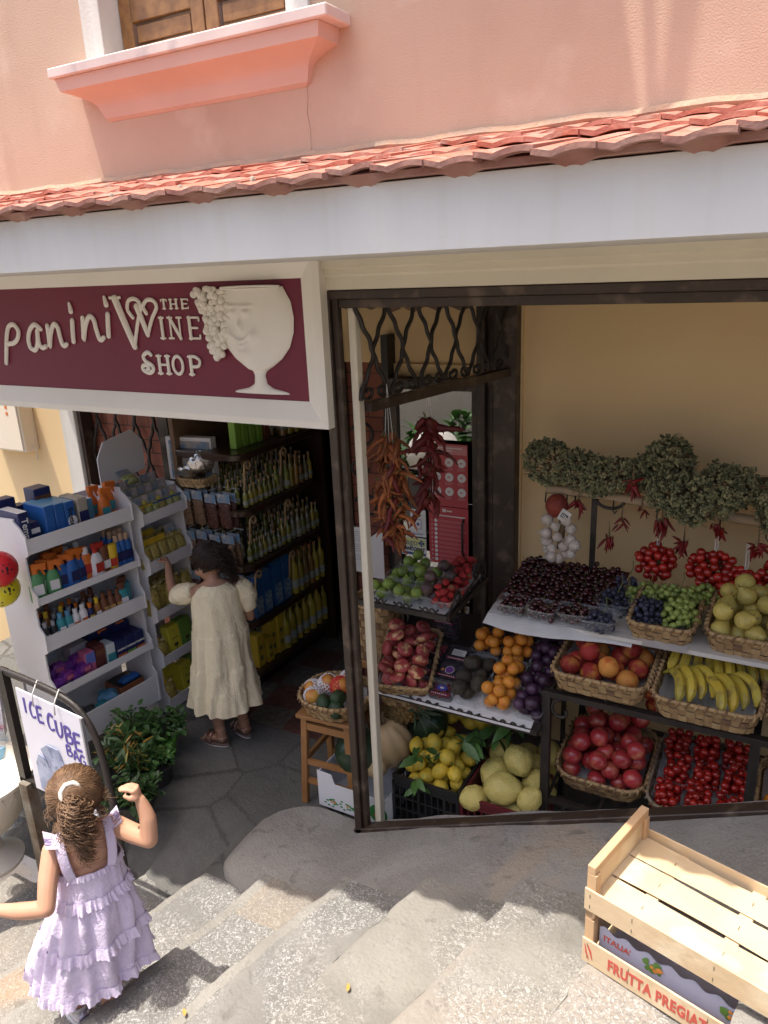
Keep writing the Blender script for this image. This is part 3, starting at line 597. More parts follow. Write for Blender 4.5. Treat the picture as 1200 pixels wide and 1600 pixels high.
# ---------------------------------------------------------------- iron racks and shelves of the display
M_board = flat((.62, .60, .56), .45); M_paper = pm('white_liner_paper', (.66, .65, .63), .8, (.58, .57, .56), 9, .4, 25)
def scrolls(mb, y, x0, x1, z0, z1, n, r=.022):
    for k in range(n):
        u = (k + .5) / n; x = x0 + (x1 - x0) * u; z = z0 + (z1 - z0) * u; w = (x1 - x0) / n * .36
        P = F_(y); spiral(mb, P, (x - w * .28, z + r), r * .8, pi * 1.5, .9, -1, .0042, 16, [(x - w, z + r * 1.5)]); spiral(mb, P, (x + w * .28, z + r), r * .8, pi * 1.5, .9, 1, .0042, 16, [(x + w, z + r * 1.5)])
rk = empty('iron_rack', (-1.1, 2.65, 0), 0, 'low black wrought iron rack with scrollwork holding figs, peaches and apricots', 'rack')
def RK(m): m.T = Matrix.Translation((1.1, -2.65, 0)); return m
for x, y, z in ((-1.47, 2.81, 1.02), (-1.112, 2.81, 1.10), (-1.46, 2.44, 1.02), (-.76, 2.86, .80)): s = RK(MB()); s.box((x - .009, y - .009, 0), (x + .009, y + .009, z)); s.obj('leg', M_iron, rk)
def shelf(mb, x0, x1, y0, z0, y1, z1, t=.008): mb.add([(x0, y0, z0), (x1, y0, z0), (x1, y1, z1), (x0, y1, z1), (x0, y0, z0 - t), (x1, y0, z0 - t), (x1, y1, z1 - t), (x0, y1, z1 - t)], [(0, 1, 2, 3), (7, 6, 5, 4), (0, 4, 5, 1), (1, 5, 6, 2), (2, 6, 7, 3), (3, 7, 4, 0)])
s = RK(MB()); shelf(s, -1.50, -1.10, 2.41, 1.012, 2.82, 1.030); s.obj('shelf', M_iron, rk); s = RK(MB()); shelf(s, -1.47, -.735, 2.41, .618, 2.88, .800); s.obj('shelf', M_iron, rk)
s = RK(MB()); s.bar((-1.50, 2.402, 1.014), (-1.10, 2.402, 1.014), .014, .022); s.bar((-1.10, 2.402, 1.010), (-1.10, 2.82, 1.02), .014, .022); scrolls(s, 2.398, -1.46, -1.12, 1.012, 1.012, 3)
Pz = lambda u, z: (-1.098, 2.40 + u, z); spiral(s, Pz, (.10, 1.06), .035, pi, 1, -1, .0055, 20, [(.0, 1.02)]); spiral(s, Pz, (.30, 1.085), .045, 0, 1, 1, .0055, 20, [(.12, 1.03)]); spiral(s, Pz, (.36, 1.04), .03, 0, 1, -1, .005)
s.obj('edge_scrollwork', M_iron, rk, smooth=40); s = RK(MB()); s.bar((-1.47, 2.402, .610), (-.735, 2.402, .610), .014, .022); scrolls(s, 2.398, -1.30, -.76, .600, .600, 3, .020); s.bar((-.735, 2.402, .610), (-.735, 2.88, .79), .014, .022)
s.obj('edge_scrollwork', M_iron, rk, smooth=40)
s = RK(MB()); shelf(s, -1.46, -1.12, 2.397, 1.017, 2.81, 1.034, .004); s.obj('liner', M_paper, rk); s = RK(MB()); shelf(s, -1.44, -.76, 2.388, .616, 2.52, .667, .004); s.obj('liner', M_paper, rk)
tb = empty('iron_table', (0, 2.7, 0), 0, 'black two tier iron stand carrying woven baskets under the white shelf', 'display stand')
def TB(m): m.T = Matrix.Translation((0, -2.7, 0)); return m
for x in (-.715, -.005, .72):
    s = TB(MB()); s.box((x - .016, 2.434, .0), (x + .016, 2.466, .775)); s.obj('post', M_iron, tb, bevel=.002)
    s = TB(MB()); s.box((x - .013, 3.0, 0), (x + .013, 3.03, .99)); s.obj('post', M_iron, tb, bevel=.002)
s = TB(MB()); s.bar((-.73, 2.45, .765), (1.4, 2.45, .765), .030, .024); s.bar((-.73, 3.01, .80), (1.4, 3.01, .80), .02); s.bar((-.73, 2.45, .29), (1.4, 2.45, .29), .024, .02); s.bar((-.73, 3.01, .33), (1.4, 3.01, .33), .02)
for k in range(10): x = -.70 + .2 * k; s.bar((x, 2.45, .783), (x, 3.01, .80), .012, .008); s.bar((x, 2.45, .305), (x, 3.01, .36), .012, .008)
s.obj('rail', M_iron, tb)
s = TB(MB()); P = F_(2.446)
spiral(s, P, (-.60, .245), .05, pi * .5, 1, 1, .008, 22); spiral(s, P, (-.42, .23), .045, pi * .5, 1, -1, .008, 22); s.tube([P(-.70, .20), P(-.62, .19), P(-.52, .215), P(-.42, .185), (-.33, 2.446, .19)], .008); spiral(s, P, (-.655, .70), .05, pi * .5, .8, 1, .007)
s.obj('scrollwork', M_iron, tb, smooth=True)
us = empty('white_shelf', (0, 2.8, .99), 0, 'long white board shelf with paper liner under cherries, grapes and pears', 'shelf')
MB().box((-.985, -.255, -.008), (1.5, .26, .008)).obj('board', M_board, us)
s = MB(); s.sheet(lambda u, v: (-1.0 + .04 * v + (.56 - .04 * v) * u + .012 * nz(v * 6, 1), -.285 + .54 * v - .03 * sin(u * 5), .0105 - (.035 * (1 - v / .10) ** 2 if v < .10 else 0) + .002 * nz(u * 9, v * 9)), 30, 16); s.sheet(lambda u, v: (-.40 + .15 * u, -.29 + .5 * v, .0100), 4, 8); s.obj('liner', M_paper, us, smooth=True)
s = MB(); [s.bar((x, .22, -.01), (x, -.2, -.01), .012) for x in (-.9, -.1, .7)]; s.obj('bracket', M_iron, us)
# ---------------------------------------------------------------- fruit shapes
def clear(name, c, fac, rough=.08, gl=.10):          # thin clear film or plastic
    m = bpy.data.materials.new(name); m.use_nodes = True; t = m.node_tree; N = t.nodes; L = t.links; b = N['Principled BSDF']
    b.inputs['Base Color'].default_value = (*c, 1); b.inputs['Roughness'].default_value = rough; b.inputs['Specular IOR Level'].default_value = .9
    tr = N.new('ShaderNodeBsdfTransparent'); mx = N.new('ShaderNodeMixShader'); mx.inputs[0].default_value = fac
    L.new(tr.outputs[0], mx.inputs[1]); L.new(b.outputs[0], mx.inputs[2]); L.new(mx.outputs[0], N['Material Output'].inputs[0]); return m
M_clear = clear('clear_plastic', (.60, .62, .63), .16); M_film = clear('clear_film', (.72, .74, .74), .22, .15)
M_peach = pm('peach_skin', (.34, .035, .03), .6, (.60, .24, .05), 1.1, .06, 30, rv=.3, lo=.50, hi=.72, spec=.25)
M_peachy = pm('yellow_peach_skin', (.62, .27, .06), .6, (.50, .10, .03), 1.0, .06, 30, rv=.15, lo=.48, hi=.70, spec=.25)
M_flatp = pm('flat_peach_skin', (.34, .05, .05), .55, (.66, .42, .20), 1.2, .05, 30, rv=.2, lo=.52, hi=.68)
M_apr = pm('apricot_skin', (.68, .27, .03), .55, (.56, .12, .02), 1.1, .05, 30, rv=.12, lo=.5, hi=.75)
M_plum = pm('plum_skin', (.035, .012, .03), .42, (.07, .03, .07), 1.5, 0, rv=.3)
M_avo = pm('dark_avocado_skin', (.035, .026, .02), .6, (.055, .05, .03), 2.5, .6, 9, rv=.3)
M_fig = pm('green_fig_skin', (.22, .30, .05), .5, (.13, .20, .04), 1.6, .05, 12, rv=.25)
M_figd = pm('purple_fig_skin', (.05, .02, .035), .5, (.09, .06, .04), 1.6, .05, 12, rv=.2)
M_straw = pm('strawberry_skin', (.42, .02, .02), .4, (.30, .012, .015), 2, .6, 12, rv=.2)
M_cherry = pm('cherry_skin', (.055, .004, .008), .16, (.035, .003, .006), 1.4, rv=.4, coat=.5)
M_grapeg = pm('green_grape_skin', (.30, .36, .08), .35, (.24, .31, .08), 1.2, rv=.25, sss=.15)
M_grapeb = pm('black_grape_skin', (.018, .016, .035), .5, (.05, .055, .09), 1.6, rv=.3)
M_lemon = pm('lemon_peel', (.66, .46, .035), .45, (.56, .42, .05), 1.2, .35, 14, rv=.14, c3=(.42, .40, .07), s3=1.4)
M_citron = pm('citron_peel', (.62, .50, .15), .5, (.55, .47, .14), 1.2, .5, 7, rv=.1)
M_pear = pm('pear_skin', (.56, .44, .10), .5, (.46, .38, .10), 1.2, .05, 20, rv=.15, c3=(.30, .22, .08), s3=5)
M_ban = pm('banana_skin', (.64, .46, .05), .5, (.50, .42, .07), 9, .04, 80, rv=.15, c3=(.30, .22, .06), s3=22)
M_bant = flat((.10, .07, .03), .7)
M_redf = pm('red_nectarine_skin', (.36, .03, .035), .3, (.46, .14, .07), 1.1, 0, rv=.25, coat=.3, lo=.5, hi=.72)
M_tom = pm('cherry_tomato_skin', (.42, .022, .012), .2, (.32, .012, .01), 1.2, rv=.3, coat=.4)
M_orange = pm('orange_peel', (.74, .24, .015), .45, (.68, .20, .012), 1.2, .3, 18, rv=.08)
M_stem = pm('green_stem', (.16, .20, .06), .7, (.12, .12, .05), 20, rv=.2); M_leaf = pm('citrus_leaf', (.045, .11, .025), .4, (.07, .15, .03), 9, .1, 60, rv=.35)
M_tstem = pm('dry_stem', (.22, .15, .08), .85, (.14, .09, .05), 20)
def fruitm(name, mat, r=1., sz=1., dim=.12, n=18, m=12, tip=0, bumps=0, seed=0, cleft=0, mats=None, stem=None):
    def f(d):
        z = d.z / max(.01, sz) ; q = 1 - dim * math.exp(-((1 - z) / .10)) - dim * .4 * math.exp(-((1 + z) / .06))
        if tip: q += tip * math.exp(-((1 + z) / .10)) + tip * .4 * math.exp(-((1 - z) / .05))
        if cleft: q -= cleft * math.exp(-(d.y / .12) ** 2) * (1 if d.x > 0 else 0)
        if bumps: q += bumps * nz(d.x * 2.3 + seed, d.y * 2.3, d.z * 2.3) + bumps * .4 * nz(d.x * 7 + seed, d.y * 7, d.z * 7)
        return q
    b = MB(); b.ball((0, 0, 0), r, n, m, sz=sz, f=f)
    if stem: b.mat(1); b.tube(stem, [.0016] * len(stem), 5)
    return b.mesh(name, mats or mat, smooth=True)
F_peach = fruitm('peach', M_peach, 1, .96, .14, cleft=.05); F_yp = fruitm('peach', M_peachy, 1, .96, .14, cleft=.05)
F_flat = fruitm('flat_peach', M_flatp, 1, .58, .42, cleft=.03, bumps=.05); F_apr = fruitm('apricot', M_apr, 1, .98, .10, cleft=.05)
F_plum = fruitm('plum', M_plum, 1, 1.05, .08, cleft=.03); F_avo = fruitm('avocado', M_avo, 1, 1.15, .02, bumps=.05)
def pearm(name, mat, neck=.55, L=1.35, stem=True, smat=None):
    b = MB(); pr = [(0, -1), (.45, -.93), (.82, -.62), (1., -.15), (.92, .3), (.66, .68), (neck * .62, .95 * L / 1.2), (neck * .4, 1.08 * L / 1.2), (0, 1.12 * L / 1.2)]
    P = spline([Vector((a, 0, c)) for a, c in pr], 3); b.lathe([(max(0, p.x), p.z) for p in P], 16, wob=lambda a, z: .04 * sin(2 * a + z))
    if stem: b.mat(1); b.tube([(0, 0, L * .9), (.03, 0, L * 1.02), (.08, 0, L * 1.15)], [.07, .05, .07], 5)
    return b.mesh(name, [mat, smat or M_tstem], smooth=True)
F_pear = pearm('pear', M_pear); F_fig = pearm('fig', M_fig, .5, 1.2, True, M_stem); F_figd = pearm('fig', M_figd, .5, 1.2)
b = MB(); b.lathe([(0, -1.25), (.35, -1.0), (.75, -.4), (.98, .25), (.85, .68), (.4, .85), (0, .82)], 12); b.mat(1)
for k in range(6): a = k * pi / 3; b.add([(0, 0, .84), (.35 * cos(a - .3), .35 * sin(a - .3), .93), (.95 * cos(a), .95 * sin(a), .98), (.35 * cos(a + .3), .35 * sin(a + .3), .93)], [(0, 1, 2, 3)])
F_straw = b.mesh('strawberry', [M_straw, M_stem], smooth=50)
b = MB(); b.ball((0, 0, 0), 1, 12, 9, f=lambda d: 1 - .22 * math.exp(-((1 - d.z) / .08))); b.mat(1); b.tube([(0, 0, .8), (.15, .05, 1.6), (.5, .1, 2.5)], .07, 4); F_cherry = b.mesh('cherry', [M_cherry, M_stem], smooth=True)
F_grapeg = fruitm('berry', M_grapeg, 1, 1.2, 0, 10, 7); F_grapeb = fruitm('berry', M_grapeb, 1, 1.15, 0, 10, 7)
F_lem = [fruitm('lemon', M_lemon, 1, 1.18, 0, 18, 14, tip=.26, bumps=.04, seed=k * 3.3) for k in range(3)]
F_cit = [fruitm('citron', M_citron, 1, 1.12, 0, 44, 30, tip=.20, bumps=.06, seed=k * 5.1) for k in range(3)]
F_redf = fruitm('nectarine', M_redf, 1, 1.05, .10, cleft=.03); F_tom = fruitm('cherry_tomato', M_tom, 1, 1.08, .06, 12, 9); F_or = fruitm('orange', M_orange, 1, .98, .05)
b = MB()
for k, (x, s_) in enumerate(((0, 1),)):
    pts = []; rr_ = []
    for j in range(13):
        t = j / 12; a = -1.05 + 2.1 * t; pts.append((0, .085 * sin(a) * 1.05, .085 * cos(a) - .06)); rr_.append(.0175 * min(1, (t / .16) ** .6 if t > 0 else .25, ((1.02 - t) / .28) ** .75) if 0 < t else .005)
    b.tube(pts, rr_, 7); 
b.mat(1); b.tube([(0, -.0775, -.018), (0, -.082, -.024)], .005, 6); b.mat(0); b.tube([(0, .0765, -.017), (0, .092, -.040)], [.0065, .006], 6)
F_ban = b.mesh('banana', [M_ban, M_bant], smooth=35)

def put(me, name, P, label, cat, group, M=None, g=None, up=False, tilt=.5, fn=None):
    g = g or random.Random(len(P)); M = M or Matrix()
    for (x, y, z, r) in P:
        mm = me if not isinstance(me, (list, tuple)) else g.choice(me)
        rot = (g.gauss(0, tilt), g.gauss(0, tilt), g.uniform(0, 6.28)) if up else rrot(g)
        link(name, mm, None, M @ Vector((x, y, z)), rot, r, label, cat, group)
def kid(me, name, par, pos, rot=(0, 0, 0), scale=None):
    return link(name, me, par, Vector(pos) - par.location, rot, scale)

# ---------------------------------------------------------------- woven baskets
M_w1 = pm('wicker_light', (.46, .31, .15), .7, (.38, .25, .12), 30, .25, 120); M_w2 = pm('wicker_tan', (.30, .18, .08), .75, (.38, .25, .12), 25, .25, 120); M_w3 = pm('wicker_dark', (.16, .09, .045), .8, (.24, .14, .07), 25, .25, 120)
M_p1 = pm('wicker_grey_light', (.30, .24, .17), .8, (.24, .19, .13), 30, .25, 120)
def rrect(w, d, rad, n):                             # rounded-rectangle outline, about n points
    pts = []; per = 2 * (w + d - 4 * rad) + 2 * pi * rad
    segs = []
    for (cx, cy_, a0) in ((w / 2 - rad, d / 2 - rad, 0), (-w / 2 + rad, d / 2 - rad, pi / 2), (-w / 2 + rad, -d / 2 + rad, pi), (w / 2 - rad, -d / 2 + rad, 1.5 * pi)):
        for k in range(7): a = a0 + pi / 2 * k / 6; segs.append(Vector((cx + rad * cos(a), cy_ + rad * sin(a), 0)))
    segs.append(segs[0]); acc = [0]
    for a, b in zip(segs, segs[1:]): acc.append(acc[-1] + (b - a).length)
    for k in range(n):
        t = acc[-1] * k / n; i = max(j for j in range(len(acc)) if acc[j] <= t + 1e-9); i = min(i, len(segs) - 2); L_ = acc[i + 1] - acc[i]; pts.append(segs[i].lerp(segs[i + 1], (t - acc[i]) / L_ if L_ else 0))
    return pts
def basket(loc, w, d, h, label, rz=0, rx=0, rad=.05, rows=3, flare=.10, mats=None, seed=1, group='woven baskets of the fruit display', name='woven_basket', liner=True, seg=.030):
    g = random.Random(seed); n = int(2 * (w + d) / seg) // 2 * 2; e = empty(name, loc, rz, label, 'basket', group); e.rotation_euler = (rx, 0, rz)
    m = MB(); base = rrect(w, d, rad, n * 2)
    def off(i, f): p = base[i % (2 * n)]; return Vector((p.x * f, p.y * f, 0))
    for r_ in range(rows):
        z0 = .004 + (h - .006) * r_ / rows; z1 = .004 + (h - .006) * (r_ + 1) / rows - .0015
        for k in range(n):
            out = .0035 if (k + r_) % 2 else -.0005; m.mat(g.choice((0, 0, 1, 1, 1, 2)) if (k + r_) % 2 else g.choice((0, 0, 1)))
            vs = []
            for j in range(3):
                p = off(2 * k + j, 1); nrm = Vector((p.x / w, p.y / d, 0)).normalized(); bow = out + (.0025 if j == 1 and (k + r_) % 2 else 0)
                for z in (z0, z1): f = 1 - flare + flare * z / h; vs.append((p.x * f + nrm.x * bow, p.y * f + nrm.y * bow, z)); vs.append((p.x * f + nrm.x * (bow - .003), p.y * f + nrm.y * (bow - .003), z))
            m.add(vs, [(0, 4, 6, 2), (4, 8, 10, 6), (1, 3, 7, 5), (5, 7, 11, 9), (0, 1, 5, 4), (4, 5, 9, 8), (2, 6, 7, 3), (6, 10, 11, 7), (0, 2, 3, 1), (8, 9, 11, 10)])
    f = 1 - flare; m.mat(1); m.add([(p.x * f, p.y * f, .004) for p in base], [tuple(range(2 * n))]); m.add([(p.x * f, p.y * f, .0) for p in base], [tuple(range(2 * n))])
    m.obj('weave', mats or [M_w1, M_w2, M_w3], e)
    m = MB(); m.mat(0); m.tube([(p.x * 1.004, p.y * 1.004, h) for p in base], .0065, 6, closed=True, flat=1.3)
    per = len(base)
    for k in range(n):
        i = 2 * k; a, b_ = off(i, 1.01), off(i + 1, 1.01); nrm = Vector((a.x / w, a.y / d, 0)).normalized(); m.mat(g.choice((1, 2, 0)))
        m.tube([(a.x + nrm.x * .009, a.y + nrm.y * .009, h - .010), (a.x * .5 + b_.x * .5 + nrm.x * .007, a.y * .5 + b_.y * .5 + nrm.y * .007, h + .005), (b_.x - nrm.x * .007, b_.y - nrm.y * .007, h + .007)], .0042, 5)
    m.obj('rim', mats or [M_w1, M_w2, M_w3], e, smooth=True)
    if liner:
        m = MB(); nn = 40; bb = rrect(w * (1 - flare * .5) - .012, d * (1 - flare * .5) - .012, rad, nn); m.add([(p.x * .93, p.y * .93, .008) for p in bb] + [(p.x * 1.0, p.y * 1.0, h * .75 + .008 * sin(k * 1.7)) for k, p in enumerate(bb)], [(k, (k + 1) % nn, nn + (k + 1) % nn, nn + k) for k in range(nn)] + [tuple(range(nn))])
        m.obj('paper_liner', M_paper, e, smooth=True)
    M = Matrix.Translation(loc) @ Matrix.Rotation(rz, 4, 'Z') @ Matrix.Rotation(rx, 4, 'X')
    return e, M
GB = 'woven baskets of the fruit display'
_, M = basket((-.53, 2.595, .803), .335, .35, .078, 'woven basket of yellow and red peaches on the black stand', rx=R(3), seed=2)
P = [p for p in pile(32, .0395, -.160, .160, -.165, .165, .012, .012, 5) if p[2] < .118]; g = random.Random(8)
put([F_peach, F_peach, F_peach, F_yp], 'peach', P[:18], 'red and yellow peach heaped in the basket on the black stand', 'peach', 'peaches in the basket on the black stand', M, g)
put([F_peach, F_yp, F_yp, F_peach], 'peach', P[18:], 'red and yellow peach heaped in the basket on the black stand', 'peach', 'peaches in the basket on the black stand', M, g)
_, M = basket((-.17, 2.58, .800), .335, .36, .082, 'woven basket of bananas beside the peach basket', rx=R(3), seed=3)
def hand(loc, n, dx, rz, rx, label, fan=.09, flip=1):
    e = empty('banana_hand', loc, rz, label, 'bananas', 'banana hands in the basket')
    for k in range(n):
        u = (k - (n - 1) / 2); link('banana', F_ban, e, (u * dx, -.004 * abs(u), .003 * (k % 2)), (rx * (1 + .1 * sin(k * 2.)), flip * .30 + .04 * u, u * fan), 1 + .06 * sin(k * 1.9))
hand((-.25, 2.685, .895), 4, .036, .10, .15, 'hand of four bananas at the back of the basket beside the peaches')
hand((-.10, 2.675, .892), 5, .036, .45, .15, 'hand of bananas at the back, fanning away from the peaches')
hand((-.235, 2.535, .885), 4, .036, .62, .25, 'greenish bananas in front, closest to the peach basket', flip=1.6)
hand((-.105, 2.52, .890), 4, .040, .72, .3, 'front hand of bananas with stems joined at the far end from the peaches', flip=1.6)
_, M = basket((-.35, 2.715, 1.004), .22, .33, .070, 'small woven basket of black and green grapes on the white shelf', rx=R(4), seed=4, rad=.04)
def bunch(loc, n, r, sx, sy, sz, me, label, cat='grapes', group='grape bunches on the white shelf', seed=1, kidname='berry', stem=None, name='grape_bunch'):
    g = random.Random(seed); e = empty(name, loc, 0, label, cat, group); pts = []
    t = 0
    while len(pts) < n and t < n * 60:
        t += 1; d = Vector((g.gauss(0, 1), g.gauss(0, 1), g.gauss(0, 1))).normalized(); q = g.uniform(.72, 1) if len(pts) < n * .85 else g.uniform(.2, .7); p = Vector((d.x * sx * q, d.y * sy * q, abs(d.z) * sz * q if sz < sx * 1.2 and name == 'grape_bunch' else d.z * sz * q))
        if all((p - o).length > r * 1.55 for o in pts): pts.append(p); link(kidname, me, e, p, rrot(g), r * g.uniform(.88, 1.1))
    s_ = MB(); s_.tube(stem or [(0, 0, 0), (.01, .01, sz * .9), (.02, .03, sz + .02), (.015, .04, sz + .045)], .0018, 5)
    for p in pts[::4]: s_.tube([(0, 0, sz * .2), p * .9], .0012, 4)
    s_.obj('stalk', M_stem, e, smooth=True); return e
bunch((-.41, 2.68, 1.045), 62, .0105, .062, .10, .055, F_grapeb, 'black grape bunch in the small basket', seed=1)
bunch((-.30, 2.68, 1.045), 70, .0115, .070, .09, .075, F_grapeg, 'green grape bunch beside the black grapes in the small basket', seed=2)
bunch((-.33, 2.79, 1.05), 55, .0115, .10, .06, .075, F_grapeg, 'green grape bunch at the back of the small basket', seed=3)
bunch((-.245, 2.86, 1.06), 45, .0110, .065, .06, .065, F_grapeg, 'green grape bunch with a bare stalk next to the pears', seed=4)
_, M = basket((-.035, 2.73, 1.002), .33, .35, .080, 'woven basket heaped with yellow pears on the white shelf', rx=R(4), seed=5)
put(F_pear, 'pear', pile(36, .034, -.16, .16, -.165, .165, .012, .012, 9), 'yellow green pear heaped in the basket on the white shelf', 'pear', 'pears in the basket', M, up=True, tilt=1.2)
_, M = basket((-.525, 2.68, .345), .34, .37, .075, 'woven basket of glossy red nectarines on the lower tier', rx=R(9), seed=6, rad=.08)
put(F_redf, 'nectarine', pile(42, .0355, -.162, .162, -.175, .175, .012, .012, 11), 'glossy red nectarine heaped in the lower basket', 'nectarine', 'nectarines in the lower basket', M)
put(F_peach, 'peach', pile(9, .035, -.14, .14, -.07, .07, 0, .0, 15), 'dark red peach on the shaded tier behind the nectarines', 'peach', 'peaches in the shade behind the nectarines', TR((-.50, 2.93, .50)))
_, M = basket((-.17, 2.67, .345), .345, .40, .075, 'greyish woven basket full of small red tomatoes on the lower tier', rx=R(10), seed=7, mats=[M_p1, M_w3, M_w2], rad=.07)
def punnet(loc, w, d, h, label, M=None, rz=0, group='clear plastic punnets', rx=0, lid=False):
    M = (M or Matrix()) @ TR(loc, rz=rz, rx=rx); n = 24
    key = ('punnet', round(w, 3), round(d, 3), round(h, 3))
    if key not in MATS:
        m = MB(); A = rrect(w * .84, d * .84, .012, n); Bq = rrect(w, d, .018, n); C = rrect(w + .010, d + .010, .02, n)
        m.add([(p.x, p.y, .001) for p in A] + [(p.x, p.y, h) for p in Bq] + [(p.x, p.y, h + .001) for p in C] + [(p.x, p.y, h - .004) for p in C], [(k + o, (k + 1) % n + o, n + (k + 1) % n + o, n + k + o) for o in (0, n, 2 * n) for k in range(n)] + [tuple(range(n))])
        MATS[key] = m.mesh('punnet', M_clear, smooth=40)
    o = link('punnet', MATS[key], None, label=label, cat='punnet', group=group); o.matrix_world = M; return M
k = 0
for r_ in range(3):
    for c_ in range(3):
        if r_ == 0 and c_ == 2: pass
        x, y = -.105 + .105 * c_ + .015 * (r_ % 2), -.125 + .125 * r_
        Mp = punnet((x, y, .018 + .004 * k), .098, .115, .045, 'clear punnet of small red tomatoes in the greyish basket', M, rz=.08 * sin(k * 2), group='punnets of small tomatoes')
        put(F_tom, 'cherry_tomato', pile(27, .0150, -.050, .050, -.058, .058, .004, .001, 20 + k, 25), 'small red tomato in a punnet of the greyish lower basket', 'cherry tomato', 'small tomatoes in the lower basket', Mp); k += 1
put(F_tom, 'cherry_tomato', pile(40, .0150, -.15, .15, -.04, .04, .0, .01, 44, 25), 'small red tomato on the shaded tier behind the greyish basket', 'cherry tomato', 'small tomatoes behind the lower basket', TR((-.17, 2.92, .50)))
# oranges at the right edge of the stand
_, M = basket((.195, 2.56, .80), .34, .36, .085, 'woven basket of oranges past the bananas', seed=8)
put(F_or, 'orange', pile(24, .037, -.16, .15, -.165, .16, .012, .02, 13), 'orange heaped in the basket past the bananas', 'orange', 'oranges in the basket', M)
_, M = basket((.19, 2.67, .345), .34, .38, .08, 'woven basket on the lower tier past the tomatoes', rx=R(9), seed=9)
put(F_or, 'orange', pile(14, .037, -.15, .15, -.16, .16, .012, .02, 14), 'orange in the lower basket past the tomatoes', 'orange', 'oranges in the lower basket', M)
# cherries and black grapes on the white shelf
GC = 'cherries on the white shelf'
P = pile(225, .0120, -1.0, -.56, 2.68, 3.04, 1.002, .004, 17, 22)
for p in range(len(P)): x, y, z, r = P[p]; P[p] = (x, y, z + .045 * (y - 2.70) / .33, r)
put(F_cherry, 'cherry', P, 'dark red cherry heaped on the paper of the white shelf', 'cherry', GC, up=True, tilt=1.)
MB().sheet(lambda u, v: (-1.0 + .45 * u, 2.67 + .38 * v, 1.0035 + .043 * v), 2, 4).obj('cardboard_tray', flat((.10, .03, .03), .8), label='dark cardboard tray under the loose cherries on the white shelf', cat='tray')
for k, (x, y, a) in enumerate(((-.900, 2.580, .05), (-.775, 2.578, -.1), (-.665, 2.595, .12))):
    M = punnet((x, y, 1.003), .112, .105, .050, ('clear punnet of cherries at the end of the white shelf nearest the door', 'clear punnet of cherries in the middle of the front row', 'clear punnet of cherries beside the punnet of black grapes')[k], rz=a)
    put(F_cherry, 'cherry', pile(30, .0118, -.056, .056, -.052, .052, .003, .001, 30 + k, 22), 'dark red cherry in a clear punnet on the white shelf', 'cherry', 'cherries in the punnets', M, up=True, tilt=1.)
M = punnet((-.565, 2.575, 1.003), .125, .125, .055, 'clear punnet of black grapes at the front corner of the paper liner', rz=.1); bunch((-.565, 2.575, 1.012), 60, .0105, .055, .055, .055, F_grapeb, 'black grape bunch in the front punnet beside the cherries', seed=8)
M = punnet((-.545, 2.73, 1.005), .12, .12, .055, 'clear punnet of black grapes behind the front one'); bunch((-.545, 2.74, 1.02), 55, .0105, .055, .055, .075, F_grapeb, 'black grape bunch in the punnet behind, against the green grapes', seed=9)
bunch((-.53, 2.86, 1.02), 45, .0105, .06, .055, .095, F_grapeb, 'black grape bunch at the back in front of the black post', seed=12)
M = punnet((-.445, 2.80, 1.002), .13, .13, .055, 'clear punnet of green grapes beside the small grape basket', rz=.15); bunch((-.45, 2.83, 1.012), 70, .0115, .085, .075, .085, F_grapeg, 'green grape bunch in the punnet beside the black grapes', seed=10)
# figs and strawberries on the upper shelf of the rack
g = random.Random(31); sp = .048
for k, (x, y, kind) in enumerate(((-1.41, 2.48, 'fig'), (-1.29, 2.47, 'fig'), (-1.40, 2.61, 'fig'), (-1.28, 2.61, 'fig'), (-1.40, 2.74, 'fig'), (-1.19, 2.62, 'purple'), (-1.195, 2.49, 'purple'), (-1.175, 2.745, 'straw'), (-1.145, 2.60, 'straw'), (-1.14, 2.475, 'straw'))):
    if k == 8: x, y = -1.14, 2.61
    w_ = .115 if kind == 'fig' else .085
    z = 1.018 + .018 * (y - 2.41) / .41 + .004; lab = {'fig': 'clear punnet of green figs on the top of the iron rack', 'purple': 'clear punnet with a purple fig on the iron rack', 'straw': 'clear punnet of strawberries at the scrolled end of the rack'}[kind]
    M = punnet((x, y, z), w_, .112, .045, lab, rz=.06 * sin(k * 3), group='punnets on the upper rack shelf')
    if kind == 'fig': put([F_fig, F_fig, F_fig, F_figd] if k == 2 else F_fig, 'fig', pile(5, .0250, -.064, .064, -.062, .062, .002, .0, 50 + k, tries=120), 'green fig in a punnet on the iron rack', 'fig', 'green figs on the rack', M, up=True, tilt=.9)
    elif kind == 'purple': put(F_figd, 'fig', pile(4, .026, -.045, .045, -.054, .054, .005, .02, 50 + k), 'dark purple fig in a punnet between green figs and strawberries', 'fig', 'purple figs on the rack', M, up=True, tilt=1.2)
    else: put(F_straw, 'strawberry', pile(20, .0155, -.045, .045, -.055, .055, .005, .006, 50 + k), 'red strawberry in a punnet on the iron rack', 'strawberry', 'strawberries on the rack', M, up=True, tilt=1.3)
